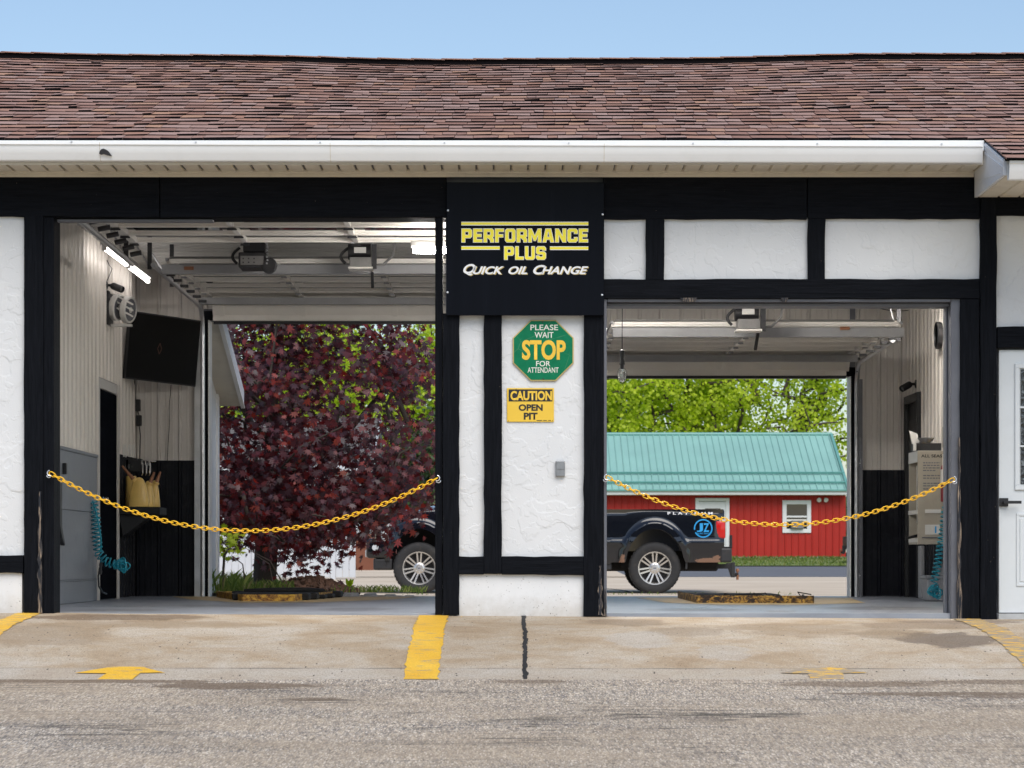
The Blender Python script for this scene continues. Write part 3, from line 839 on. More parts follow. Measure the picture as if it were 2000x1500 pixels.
# wall core behind (keeps light out, gives the openings their depth)
def core(px0, px1, py0, py1, Y0=0.062, Y1=WT, mat='trim_grey'):
    a, b = P(px0, py1, 0), P(px1, py0, 0)
    return MB().box(a.x, b.x, Y0, Y1, a.z, b.z).build('front_wall', MT[mat], B)
core(-330, 88, 335, 1215); core(90, 868, 335, 424); core(870, 1180, 335, 1215); core(1182, 1872, 335, 585); core(1874, 2330, 335, 1215)
# timbers
board(-330, 311, 340, 423); board(313, 872, 341, 424); board(1178, 1576, 345, 428); board(1578, 1914, 344, 427); board(1916, 2330, 372, 421, Y=-0.05)
board(47, 84, 421, 1198, 'wood_v'); board(-330, 45, 1085, 1119)
board(865, 897, 612, 1201, 'wood_v', Y=-0.046); board(945, 980, 612, 1121, 'wood_v', Y=-0.044); board(1140, 1178, 612, 1204, 'wood_v', Y=-0.046)
board(893, 945, 1087, 1122); board(980, 1140, 1087, 1123)
board(1261, 1297, 427, 546, 'wood_v'); board(1578, 1612, 427, 546, 'wood_v')
board(1178, 1914, 545, 583, 'wood_h', Y=-0.043)
board(1876, 1913, 584, 1211, 'wood_v', Y=-0.045); board(1915, 1947, 345, 1212, 'wood_v', Y=-0.056)
board(1948, 2330, 638, 679, 'wood_h')
# jambs lining the openings
def jamb(px0, px1, py0, py1, Y0, Y1, mat, name='jamb', bevel=0.003):
    a, b = P(px0, py1, 0), P(px1, py0, 0)
    return MB().box(a.x, b.x, Y0, Y1, a.z, b.z).build(name, MT[mat], B, bevel=bevel)
jamb(85, 106, 424, 1198, -0.02, 0.26, 'wood_v'); jamb(850, 864, 424, 1201, -0.02, 0.24, 'wood_v')
jamb(107, 849, 412, 426, -0.01, 0.24, 'wood_h')
jamb(1179, 1185, 584, 1204, -0.02, 0.25, 'trim_grey')
jamb(1857, 1875, 584, 1209, -0.012, 0.25, 'trim_grey'); jamb(1852, 1856, 597, 1206, 0.12, 0.24, 'trim_grey')
jamb(1186, 1856, 584, 590, -0.02, 0.25, 'trim_grey'); jamb(1186, 1856, 591, 597, 0.05, 0.25, 'trim_grey', 'weather_strip')
jamb(110, 415, 427, 432, 0.03, 0.12, 'trim_grey', 'weather_strip')
# splintered lower corners of the posts
for (px, w_, y0, y1, sd) in ((80, 8, 960, 1197, 1), (1172, 8, 1105, 1203, 2), (1872, 6, 855, 1209, 3), (1182, 4, 1150, 1203, 4)):
    rr = random.Random(sd); mb = MB()
    zt, zb = P(0, y0, 0).z, P(0, y1, 0).z; xc = P(px, 0, 0).x; n = 16
    for i in range(n + 1):
        t = i / n; z = lerp(zt, zb, t); k = (0.35 + 0.65 * t) * w_ / 256
        xl = xc - k * rr.uniform(0.2, 1.0); xr = xc + k * rr.uniform(0.3, 1.0)
        mb.v += [(xl, -0.0475, z), (xr, -0.0475, z), (xr, 0.0, z), (xl, 0.0, z)]
    for i in range(n):
        for k in range(4):
            l = (k + 1) % 4
            mb.f.append((4 * i + k, 4 * i + l, 4 * i + 4 + l, 4 * i + 4 + k)); mb.mi.append(0)
    mb.build('splintered_edge', MT['wood_worn'], B)
# knocked-out notch pieces under the right header
for (px, wd) in ((1345, 34), (1532, 14)):
    a = P(px, 587, -0.047)
    MB().prism([(a.x - wd / 512, -0.049, a.z + 0.02), (a.x + wd / 512, -0.049, a.z + 0.022), (a.x + wd / 700, -0.049, a.z - 0.010), (a.x - wd / 900, -0.049, a.z - 0.008)],
               [(a.x - wd / 512, -0.01, a.z + 0.02), (a.x + wd / 512, -0.01, a.z + 0.022), (a.x + wd / 700, -0.01, a.z - 0.010), (a.x - wd / 900, -0.01, a.z - 0.008)]).build('splinter', MT['wood_worn'], B)

# ---------- roof
EZ, EY = 3.535, -0.47           # eave edge of the shingles
RZ, RY = 5.035, 4.30            # ridge
SL = math.hypot(RZ - EZ, RY - EY); SA = math.atan2(RZ - EZ, RY - EY)
def ridge_sag(X): return -0.046 * math.exp(-(X / 2.6) ** 2) + 0.006 * math.sin(X * 2.3 + 0.6) + 0.012 * X * X / 16
def roof_pt(X, s, lift=0.0):
    t = s / SL
    return Vector((X, EY + s * math.cos(SA) - lift * math.sin(SA), EZ + s * math.sin(SA) + lift * math.cos(SA) + ridge_sag(X) * max(0, t)))
XL, XR = -5.6, 5.6
mb = MB()
nx = 40
for i in range(nx + 1):
    X = lerp(XL, XR, i / nx)
    r_top = roof_pt(X, SL, -0.008)
    mb.v += [tuple(roof_pt(X, 0.0, -0.010)), tuple(r_top), (X, 2 * RY - EY + 0.4, EZ - 0.13), (X, 2 * RY - EY + 0.4, EZ - 0.2), (X, RY, RZ - 0.12), tuple(roof_pt(X, 0.0, -0.06))]
for i in range(nx):
    for k in range(6):
        l = (k + 1) % 6
        mb.f.append((6 * i + k, 6 * i + l, 6 * i + 6 + l, 6 * i + 6 + k)); mb.mi.append(0)
mb.f += [tuple(range(6)), tuple(6 * nx + k for k in range(6))]; mb.mi += [0, 0]
roof = mb.build('roof', MT['shingle_edge'], B)
NR = 27
EXP = SL / NR
rr = random.Random(21)
def shingle_local(L, th, th2, dep, c0, c1):
    """corner points of a shingle: x along the eave, y up the slope, z off the deck"""
    return [(0, c0, 0.0), (L, c1, 0.0), (L, dep, 0.0), (0, dep, 0.0), (0, c0, th), (L, c1, th2), (L, dep, 0.003), (0, dep, 0.003)]
SHF = [(3, 2, 1, 0), (4, 5, 6, 7), (0, 1, 5, 4), (1, 2, 6, 5), (2, 3, 7, 6), (3, 0, 4, 7)]
SHM = [1, 0, 1, 0, 1, 0]
variants = []
for i in range(14):
    L = 0.075 + 0.016 * i
    me = bpy.data.meshes.new('shingle')
    th = rr.uniform(0.013, 0.019)
    me.from_pydata(shingle_local(L - 0.004, th, th * rr.uniform(0.8, 1.3), EXP + 0.03, rr.uniform(-.006, .006), rr.uniform(-.006, .006)), [], SHF)
    me.polygons.foreach_set('material_index', SHM)
    me.materials.append(MT['shingle']); me.materials.append(MT['shingle_edge']); me.update()
    variants.append((L, me))
field = MB(); count = 0
def lay_row(s0, x0, x1, single):
    global count
    X = x0 - (rr.uniform(0, 0.1) if x0 < 0 else 0.0)
    while X < x1:
        L, me = variants[min(13, int(abs(rr.gauss(4.6, 3.4))))]
        base = 0.004 + rr.uniform(0, 0.003)
        if single and -4.05 < X < 4.0 and count < 300:
            o = link('shingle', me, roof)
            p = roof_pt(X, s0, base)
            o.location = p; o.rotation_euler = (SA + rr.uniform(-.004, .006), 0, 0)
            count += 1
        else:
            th = rr.uniform(0.012, 0.019) * (1.3 if rr.random() < 0.05 else 1)
            th2 = th * rr.uniform(0.75, 1.3)
            pts = [tuple(roof_pt(X + a, s0 + b, base + c)) for a, b, c in shingle_local(L - 0.004, th, th2, EXP + 0.03, rr.uniform(-.007, .007), rr.uniform(-.007, .007))]
            o = len(field.v); field.v += pts; field.f += [tuple(k + o for k in f) for f in SHF]; field.mi += SHM
        X += L
for r in range(NR):
    lay_row(r * EXP - 0.012, XL, XR, r < 4)
# lower eave of the office end
for r in range(1, 6):
    lay_row(-r * EXP - 0.012, 3.515, XR, False)
o = field.build('shingle_field', [MT['shingle'], MT['shingle_edge']], roof, recalc=False); o['kind'] = 'stuff'
# ridge vent and caps
mb = MB(); cap = MB(); rr = random.Random(5)
X = XL
while X < XR:
    L = rr.uniform(0.27, 0.31)
    z0 = RZ + ridge_sag(X); z1 = RZ + ridge_sag(X + L)
    up = rr.uniform(0.0, 0.010)
    mb2 = MB()
    def ring(x, z, u_): return [(x, RY - 0.16, z + 0.030 + u_), (x, RY, z + 0.050 + u_), (x, RY + 0.16, z + 0.030 + u_), (x, RY + 0.16, z + 0.022 + u_), (x, RY, z + 0.040 + u_), (x, RY - 0.16, z + 0.020 + u_)]
    p0 = ring(X, z0, 0.004 + up * 0.4); p1 = ring(X + L + 0.03, z1, 0.0)
    mb2.prism(p0, p1).build('ridge_cap', MT['shingle'], roof)
    X += L
mb = MB()
for i in range(40):
    a, b = lerp(XL, XR, i / 40), lerp(XL, XR, (i + 1) / 40)
    za, zb = RZ + ridge_sag(a), RZ + ridge_sag(b)
    mb.hexa([(a, RY - 0.14, za - 0.05), (b, RY - 0.14, zb - 0.05), (b, RY + 0.14, zb - 0.05), (a, RY + 0.14, za - 0.05), (a, RY - 0.135, za + 0.022), (b, RY - 0.135, zb + 0.022), (b, RY + 0.135, zb + 0.022), (a, RY + 0.135, za + 0.022)])
mb.build('ridge_vent', MT['shingle_edge'], roof)

# ---------- eave: fascia, drip edge, gutter, soffit planks
GX1 = P(1919, 0, -0.58).x
def run(prof, x0, x1, mats, name, parent=B, dz0=0.0, dz1=0.0, **kw):
    return MB().prism([(x0, y, z + dz0) for y, z in prof], [(x1, y, z + dz1) for y, z in prof]).build(name, mats, parent, **kw)
FZ = 3.357
run([(-0.45, FZ), (-0.43, FZ), (-0.43, 3.50), (-0.45, 3.50)], XL, 3.515, MT['fascia'], 'fascia')
run([(-0.490, 3.458), (-0.452, 3.458), (-0.452, 3.529), (-0.475, 3.531), (-0.490, 3.531)], XL, 3.515, MT['alu'], 'drip_edge', bevel=0.002)
gp = [(-0.496, 3.372), (-0.545, 3.372), (-0.553, 3.380), (-0.556, 3.395), (-0.572, 3.418), (-0.586, 3.462), (-0.588, 3.482), (-0.600, 3.484), (-0.600, 3.500), (-0.588, 3.500), (-0.580, 3.490), (-0.572, 3.420), (-0.550, 3.384), (-0.500, 3.380), (-0.500, 3.49), (-0.496, 3.49)]
gut = run(gp, XL, GX1, MT['alu'], 'gutter', dz0=0.006, dz1=-0.016, smooth=True)
run([(-0.495, 3.374), (-0.545, 3.374), (-0.586, 3.460), (-0.588, 3.484), (-0.495, 3.484)], GX1 - 0.001, GX1 + 0.004, MT['alu'], 'end_cap', gut, dz0=-0.016, dz1=-0.016)
for x in np.arange(-5.1, 3.6, 0.92):   # hidden hangers show as small clips on the lip
    dzl = lerp(0.006, -0.016, (x - XL) / (GX1 - XL))
    MB().box(x - 0.006, x + 0.006, -0.606, -0.5, 3.497 + dzl, 3.507 + dzl).build('gutter_clip', MT['galv'], gut)
for px in (195, 1180, 645):
    x = P(px, 0, -0.58).x; dzl = lerp(0.006, -0.016, (x - XL) / (GX1 - XL))
    MB().prism([(x - .002, y - 0.0015, z + dzl - .0006) for y, z in gp[:9]] + [(x - .002, -0.55, 3.44 + dzl)], [(x + .002, y - 0.0015, z + dzl - .0006) for y, z in gp[:9]] + [(x + .002, -0.55, 3.44 + dzl)]).build('gutter_seam', MT['soffit'], gut)
# the torn dent low on the gutter
rr = random.Random(4); c0 = P(205, 298, -0.575)
out = [(-11, -2), (-9, 3), (-6, 6), (-2, 7), (3, 5), (7, 2), (10, -2), (13, -6), (9, -6), (4, -5), (-2, -3), (-7, -4)]
MB().prism([(c0.x + a / 256, -0.5905 + (b - 0.5) * -0.0006 + 0.004, c0.z + b / 256) for a, b in out], [(c0.x + a / 256, -0.560, c0.z + b / 256) for a, b in out]).build('gutter_tear', MT['dark_metal'], gut)
sof = MB().box(XL, 3.515, -0.429, -0.044, 3.378, 3.395).build('soffit', MT['trim_grey'], B)
X = XL; i = 0
while X < 3.50:
    mb = MB(); wd = min(0.128, 3.514 - X)
    mb.prism([(X + 0.018, -0.425, FZ + 0.002), (X + wd - .004, -0.425, FZ + 0.002), (X + wd - .004, -0.425, FZ + 0.019), (X + .006, -0.425, FZ + 0.019)], [(X + 0.018, -0.078, FZ + 0.002), (X + wd - .004, -0.078, FZ + 0.002), (X + wd - .004, -0.078, FZ + 0.019), (X + .006, -0.078, FZ + 0.019)])
    mb.build('soffit_plank', MT['soffit'], sof); X += 0.13; i += 1
run([(-0.076, FZ - 0.012), (-0.050, FZ - 0.012), (-0.050, FZ + 0.02), (-0.076, FZ + 0.02)], XL, 3.515, MT['soffit'], 'frieze_trim', bevel=0.002)
run([(-0.052, FZ - 0.035), (-0.044, FZ - 0.035), (-0.044, FZ - 0.013), (-0.052, FZ - 0.013)], XL, 3.515, MT['soffit'], 'frieze_strip')
# office end: eave carried lower and further out
e = 0.80
LY, LZ = EY - e * math.cos(SA) , EZ - e * math.sin(SA)
FX = 3.53
dk = MB()
dk.prism([(FX, EY + .02, EZ - 0.012), (FX, LY, LZ - 0.012), (FX, LY, LZ - 0.03), (FX, EY + .02, EZ - 0.03)], [(XR, EY + .02, EZ - 0.012), (XR, LY, LZ - 0.012), (XR, LY, LZ - 0.03), (XR, EY + .02, EZ - 0.03)]).build('roof_deck', MT['shingle_edge'], B)
LS = 3.165
fas = MB().prism([(FX - 0.012, LY + 0.005, LZ - 0.014), (FX - 0.012, EY - .02, EZ - 0.020), (FX - 0.012, -0.06, EZ - 0.035), (FX - 0.012, -0.06, LS), (FX - 0.012, LY + 0.005, LS)],
           [(FX + 0.012, LY + 0.005, LZ - 0.014), (FX + 0.012, EY - .02, EZ - 0.020), (FX + 0.012, -0.06, EZ - 0.035), (FX + 0.012, -0.06, LS), (FX + 0.012, LY + 0.005, LS)]).build('fascia', MT['alu_bluish'], B)
for k, (ya, za, yb, zb) in enumerate([(LY + 0.01, LZ - 0.03, EY - .02, EZ - 0.036), (LY + 0.01, LZ - 0.075, EY - .02, EZ - 0.10), (LY + 0.1, LS + 0.03, -0.1, EZ - 0.25)]):
    MB().bar((FX - 0.0135, ya, za), (FX - 0.0135, yb, zb), 0.006, 0.009).build('fascia_bead', MT['alu_bluish'], fas)
run([(LY + 0.005, LS), (LY + 0.025, LS), (LY + 0.025, LZ - 0.02), (LY + 0.005, LZ - 0.02)], FX + 0.013, XR, MT['fascia'], 'fascia')
dyy, dzz = LY - EY, LZ - EZ - 0.008
gut2 = run([(y + dyy + 0.02, z + dzz - 0.0) for y, z in gp], FX + 0.014, XR, MT['alu'], 'gutter', smooth=True)
sof2 = MB().box(FX + 0.013, XR, LY + 0.03, -0.062, LS + 0.022, LS + 0.035).build('soffit', MT['soffit'], B)
X = FX + 0.014
while X < XR - 0.1:
    MB().prism([(X + 0.012, LY + 0.03, LS + 0.002), (X + 0.145, LY + 0.03, LS + 0.002), (X + 0.155, LY + 0.03, LS + 0.018), (X, LY + 0.03, LS + 0.018)],
               [(X + 0.012, -0.062, LS + 0.002), (X + 0.145, -0.062, LS + 0.002), (X + 0.155, -0.062, LS + 0.018), (X, -0.062, LS + 0.018)]).build('soffit_plank', MT['soffit'], sof2)
    X += 0.157

# ---------- office door at the right edge
dx0, dx1 = P(1951, 0).x, P(1951, 0).x + 0.91
dz0, dz1 = P(0, 1197).z, P(0, 683).z
door = MB().box(dx0, dx1, 0.005, 0.05, dz0, dz1).build('door', MT['door_white'], B, bevel=0.004)
MB().box(dx0 - 0.005, dx1, -0.02, 0.045, dz0 - 0.06, dz0 - 0.005).build('threshold', MT['galv'], door)
wx0, wx1, wz0, wz1 = P(1982, 0).x, P(1982, 0).x + 0.60, P(0, 957).z, P(0, 710).z
def frame_box(mb, x0, x1, z0, z1, wd, y0, y1):
    mb.box(x0, x1, y0, y1, z0, z0 + wd); mb.box(x0, x1, y0, y1, z1 - wd, z1)
    mb.box(x0, x0 + wd, y0, y1, z0 + wd, z1 - wd); mb.box(x1 - wd, x1, y0, y1, z0 + wd, z1 - wd)
    return mb
frame_box(MB(), wx0, wx1, wz0, wz1, 0.036, -0.012, 0.012).build('window_frame', MT['door_white'], door, bevel=0.003)
for a in range(3):
    for b in range(3):
        x0 = lerp(wx0 + .038, wx1 - .038, a / 3) + 0.007; x1 = lerp(wx0 + .038, wx1 - .038, (a + 1) / 3) - 0.007
        z0 = lerp(wz0 + .038, wz1 - .038, b / 3) + 0.007; z1 = lerp(wz0 + .038, wz1 - .038, (b + 1) / 3) - 0.007
        MB().box(x0, x1, -0.002, 0.004, z0, z1).build('pane', MT['pattern_glass'], door)
for b in (1, 2):
    z = lerp(wz0 + .038, wz1 - .038, b / 3); MB().box(wx0 + .037, wx1 - .037, -0.008, 0.004, z - 0.0065, z + 0.0065).build('muntin', MT['door_white'], door)
    x = lerp(wx0 + .038, wx1 - .038, b / 3); MB().box(x - 0.0065, x + 0.0065, -0.0075, 0.0035, wz0 + .037, wz1 - .037).build('muntin', MT['door_white'], door)
q = frame_box(MB(), P(1985, 0).x, P(1985, 0).x + .56, P(0, 1145).z, P(0, 1002).z, 0.022, -0.004, 0.01); q.box(P(1992, 0).x, P(1992, 0).x + .50, -0.002, 0.01, P(0, 1136).z, P(0, 1012).z)
q.build('door_panel', MT['door_white'], door, bevel=0.003)
hc = P(1960, 981, 0)
hm = MB().box(hc.x - 0.032, hc.x + 0.034, -0.016, 0.006, hc.z - 0.032, hc.z + 0.032)
hm.tube([(hc.x, -0.014, hc.z), (hc.x, -0.06, hc.z)], 0.011, 10); hm.box(hc.x - 0.012, hc.x + 0.125, -0.068, -0.052, hc.z - 0.012, hc.z + 0.010)
hm.build('handle', MT['black_plastic'], door, bevel=0.002)
MB().box(dx0 - 0.012, dx1 + 0.02, 0.052, 0.19, dz0 - .05, dz1 + .02).build('door_backing', MT['trim_grey'], B)

# ---------- interior shell
YB, XLW, XRW, CEIL = 8.40, -4.08, 4.29, 3.56
def ribbed(p0, u, width, z0, z1, nrm, mat, parent, name='wall_panel', pitch=0.2286, dep=0.019, sub=True):
    """steel panels: each up to 0.92 m wide, major ribs every pitch with two low stiffeners between"""
    p0, u, nrm = Vector(p0), Vector(u).normalized(), Vector(nrm).normalized()
    s = 0.0
    while s < width - 0.01:
        wd = min(0.9144, width - s)
        prof = [(0.0, 0.0)]
        k = 0
        while k * pitch < wd - 1e-4:
            b = k * pitch
            for (a, h) in ((0.004, 0), (0.018, dep), (0.036, dep), (0.050, 0), (0.098, 0), (0.103, 0.004), (0.113, 0.004), (0.118, 0), (0.165, 0), (0.170, 0.004), (0.180, 0.004), (0.185, 0)):
                if b + a < wd - 0.003: prof.append((b + a, h))
            k += 1
        prof.append((wd - 0.002, 0.0))
        mb = MB(); n = len(prof)
        for z in (z0, z1):
            for a, h in prof:
                q = p0 + u * (s + a) + nrm * h
                mb.v.append((q.x, q.y, z))
        for i in range(n - 1):
            mb.f.append((i, i + 1, n + i + 1, n + i)); mb.mi.append(0)
        mb.build(name, mat, parent, recalc=False)
        s += 0.9144
lw = MB().box(XLW - 0.2, XLW - 0.004, 0.2, YB + 0.2, -0.2, CEIL).build('side_wall', MT['trim_grey'], B)
rw = MB().box(XRW + 0.004, XRW + 0.2, 0.2, YB + 0.2, -0.2, CEIL).build('side_wall', MT['trim_grey'], B)
bw = MB()
LO0, LO1, LOZ = -3.28, -0.23, 2.995
RO0, RO1, ROZ = 0.90, 3.66, 2.385
for (x0, x1, z0, z1) in ((XLW, LO0, -0.2, 3.60), (LO1, RO0, -0.2, 3.60), (RO1, XRW, -0.2, 3.60), (LO0, LO1, LOZ, 3.60), (RO0, RO1, ROZ, 3.60)):
    bw.box(x0 + 0.0005, x1 - 0.0005, YB + 0.004, YB + 0.2, z0, z1)
bwall = bw.build('rear_wall', MT['trim_grey'], B)
WS_L, WS_R = 1.475, 1.372       # wainscot heights
Yn = (0, -1, 0)
for (x0, x1, z0, z1, m) in ((XLW, LO0 - .06, 0.01, WS_L, 'panel_black'), (XLW, LO0 - .06, WS_L + 0.002, CEIL, 'panel_grey'), (LO0 - .06, LO1, LOZ + .12, CEIL, 'panel_grey'), (LO1, RO0, 0.01, CEIL, 'panel_grey'), (RO0, RO1, ROZ + .12, CEIL, 'panel_grey'), (RO1 + .06, XRW, 0.01, WS_R, 'panel_black'), (RO1 + 0.06, XRW, WS_R + .002, CEIL, 'panel_grey')):
    ribbed((x0, YB, 0), (1, 0, 0), x1 - x0, z0, z1, Yn, MT[m], bwall)
# left wall: front part grey sheet metal below, beige ribbed above; door; black wainscot behind
LD0, LD1 = 5.76, 7.06
ribbed((XLW, 0.25, 0), (0, 1, 0), LD0 - 0.25, 1.42, CEIL, (1, 0, 0), MT['panel_beige'], lw)
ribbed((XLW, LD0, 0), (0, 1, 0), LD1 - LD0, 2.21, CEIL, (1, 0, 0), MT['panel_beige'], lw)
ribbed((XLW, LD1, 0), (0, 1, 0), YB - LD1, 1.50, CEIL, (1, 0, 0), MT['panel_beige'], lw)
ribbed((XLW, LD1, 0), (0, 1, 0), YB - LD1, 0.01, 1.498, (1, 0, 0), MT['panel_black'], lw)
for (y0, y1, z0, z1) in ((0.25, 3.15, 0.22, 1.40), (3.16, 5.70, 0.22, 0.86), (3.16, 5.70, 0.864, 1.40), (0.25, 5.70, 0.005, 0.205)):
    MB().box(XLW, XLW + 0.012, y0, y1, z0, z1).build('sheet_panel', MT['sheet_grey'], lw, bevel=0.002)
MB().box(XLW, XLW + 0.025, 0.25, 5.70, 1.402, 1.432).build('chair_rail', MT['sheet_grey'], lw, bevel=0.003)
MB().box(XLW, XLW + 0.022, 0.25, 5.70, 0.207, 0.218).build('kick_rail', MT['sheet_grey'], lw)
# door in the left wall
ld = MB().box(XLW - 0.003, XLW + 0.012, LD0 + 0.10, LD1 - 0.09, 0.01, 2.09).build('door', MT['door_black'], B)
f_ = MB(); f_.box(XLW, XLW + 0.018, LD0, LD0 + 0.09, 0.0, 2.20); f_.box(XLW, XLW + 0.03, LD1 - 0.08, LD1, 0.0, 2.20); f_.box(XLW, XLW + 0.018, LD0 + 0.09, LD1 - 0.08, 2.10, 2.20)
f_.build('door_frame', MT['panel_grey'], ld, bevel=0.003)
MB().lathe([(0.0, 0.0), (0.03, 0.0), (0.03, 0.02), (0.014, 0.03), (0.028, 0.05), (0.02, 0.07), (0, 0.072)], (XLW + 0.012, LD0 + 0.2, 1.0), (1, 0, 0), 14).build('handle', MT['chrome'], ld, smooth=True)
# right wall
ribbed((XRW, 0.25, 0), (0, 1, 0), 7.42 - 0.25, 1.0, CEIL, (-1, 0, 0), MT['panel_beige'], rw)
ribbed((XRW, 7.42, 0), (0, 1, 0), YB - 7.42, 2.17, CEIL, (-1, 0, 0), MT['panel_beige'], rw)
ribbed((XRW, 0.25, 0), (0, 1, 0), 6.3 - 0.25, 0.36, 0.998, (-1, 0, 0), MT['panel_black'], rw)
ribbed((XRW, 6.3, 0), (0, 1, 0), 1.12, 0.02, 0.998, (-1, 0, 0), MT['panel_black'], rw)
MB().box(XRW - 0.02, XRW, 0.25, 6.3, 0.0, 0.34).build('sheet_panel', MT['sheet_grey'], rw, bevel=0.003)
rd = MB().box(XRW - 0.01, XRW + 0.003, 7.52, 8.30, 0.01, 2.06).build('door', MT['panel_black'], B)
f_ = MB(); f_.box(XRW - 0.05, XRW, 7.44, 7.52, 0, 2.16); f_.box(XRW - 0.05, XRW, 8.30, 8.38, 0, 2.16); f_.box(XRW - 0.05, XRW, 7.52, 8.30, 2.07, 2.16)
f_.build('door_frame', MT['black_plastic'], rd, bevel=0.004)
f_ = frame_box(MB(), 0, 0, 0, 0, 0, 0, 0); f_ = MB(); f_.box(XRW - 0.022, XRW - 0.0105, 7.62, 8.2, 1.15, 1.9)
f_.build('door_panel', MT['black_plastic'], rd, bevel=0.004)
# ceiling: ribs run across the bays
cl = MB().box(XLW - .2, XRW + .2, 0.0, YB + 0.2, CEIL + 0.03, CEIL + 0.08).build('ceiling', MT['trim_grey'], B)
y = 0.22
while y < YB - 0.05:
    mb = MB(); n = 0; prof = []
    yy = y
    for k in range(4):
        b = y + k * 0.2286
        prof += [(b, 0), (b + .02, 0), (b + 0.035, 0.02), (b + 0.06, 0.02), (b + 0.075, 0), (b + 0.14, 0), (b + .146, .005), (b + .16, .005), (b + .166, 0)]
    prof = [(a, h) for a, h in prof if a < YB]
    n = len(prof)
    for X in (XLW, XRW):
        for a, h in prof: mb.v.append((X, a, CEIL - h))
    for i in range(n - 1): mb.f.append((i, i + 1, n + i + 1, n + i)); mb.mi.append(0)
    mb.build('ceiling_panel', MT['ceiling'], cl, recalc=False)
    y += 0.9144
# rear opening trims
for (x0, x1, z1) in ((LO0, LO1, LOZ), (RO0, RO1, ROZ)):
    for (a, b, c, d) in ((x0 - .055, x0, 0, z1), (x1, x1 + .055, 0, z1), (x0 - .055, x1 + .055, z1 + 0.001, z1 + 0.10)):
        MB().box(a, b, YB - 0.03, YB + 0.22, c, d).build('opening_trim', MT['wood_v'], bwall, bevel=0.003)
    for s in (0, 1):
        xx = x0 - .005 if s == 0 else x1 + .005
        k = 1 if s == 0 else -1
        MB().box(min(xx, xx + k * 0.012), max(xx, xx + k * .012), YB - .06, YB + .2, 0.0, z1 - 0.002).build('edge_flashing', MT['alu'], bwall)

# ---------- overhead doors parked under the ceiling
def hdoor(x0, x1, y0, y1, z, nsec, stiles, big=False, windows=(), label=None):
    root = MB()
    xs = [lerp(x0, x1, i / (stiles - 1)) for i in range(stiles)]
    # shaft-side bracket rail makes the part itself: the long edge angle
    root.box(x0 - 0.042, x0 - 0.018, y0, y1, z + 0.03, z + 0.055)
    d = root.build('overhead_door', MT['strut'], B)
    MB().box(x1 + 0.018, x1 + 0.042, y0, y1, z + 0.03, z + 0.055).build('edge_angle', MT['strut'], d)
    if label: d['label'] = label
    dy = (y1 - y0) / nsec
    for k in range(nsec):
        a, b = y0 + k * dy + 0.006, y0 + (k + 1) * dy - 0.006
        mb = MB()
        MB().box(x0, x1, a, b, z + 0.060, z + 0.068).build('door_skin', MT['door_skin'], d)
        for yy in (a, b - 0.045):
            mb.box(x0, x1, yy, yy + 0.045, z + 0.022, z + 0.048); mb.box(x0, x1, yy + 0.006, yy + 0.014, z + 0.004, z + 0.021)
        for f in (0.33, 0.66):
            yy = lerp(a, b, f); mb.prism([(x0, yy - 0.012, z + 0.059), (x0, yy - 0.006, z + 0.050), (x0, yy + 0.006, z + 0.050), (x0, yy + 0.012, z + 0.059)], [(x1, yy - 0.012, z + 0.059), (x1, yy - 0.006, z + 0.050), (x1, yy + 0.006, z + 0.050), (x1, yy + 0.012, z + 0.059)])
        sec = mb.build('door_section', MT['door_steel'], d, bevel=0.0015)
        for i, xx in enumerate(xs):
            ww = 0.045 if 0 < i < stiles - 1 else 0.07
            st = MB().box(xx - ww / 2, xx + ww / 2, a + 0.046, b - 0.046, z + 0.002, z + 0.047)
            st.build('stile', MT['door_steel'], d, bevel=0.0015)
            hw = 0.036 if big else 0.022
            hg = MB().box(xx - hw, xx + hw, b - 0.035, b + 0.045, z - 0.012, z - 0.005)
            hg.tube([(xx - hw - .006, b + 0.004, z - 0.015), (xx + hw + .006, b + 0.004, z - 0.015)], 0.007, 6)
            hg.build('hinge', MT['dark_metal'] if big else MT['strut'], d)
        if k in windows:
            for i in range(stiles - 1):
                MB().box(xs[i] + 0.12, xs[i + 1] - 0.12, lerp(a, b, 0.30), lerp(a, b, 0.72), z + 0.024, z + 0.03).build('pane', MT['glass'], d)
    return d
def strut_bar(d, x0, x1, y, z, wd=0.085, dep=0.05):
    MB().prism([(x0, y - wd / 2, z), (x0, y - wd / 2 + .012, z - dep), (x0, y + wd / 2 - .012, z - dep), (x0, y + wd / 2, z)], [(x1, y - wd / 2, z), (x1, y - wd / 2 + .012, z - dep), (x1, y + wd / 2 - .012, z - dep), (x1, y + wd / 2, z)]).build('strut', MT['strut'], d)
d1 = hdoor(-3.36, -0.40, 0.55, 3.32, 3.22, 5, 4, big=True, windows=(1, 2, 3), label='front overhead door parked under the ceiling of the left bay')
d2 = hdoor(-3.22, -0.28, 4.66, 7.95, 3.19, 6, 4, windows=(1, 3), label='rear overhead door parked under the ceiling of the left bay')
strut_bar(d2, -3.3, -0.25, 4.74, 3.185, 0.11, 0.085); strut_bar(d2, -3.3, -0.25, 7.86, 3.185, 0.10, 0.07)
d3 = hdoor(0.96, 3.60, 4.42, 7.90, 2.575, 6, 3, label='rear overhead door parked above the right bay')
strut_bar(d3, 0.94, 3.66, 4.50, 2.57, 0.11, 0.085); strut_bar(d3, 0.94, 3.66, 7.80, 2.57, 0.10, 0.07)
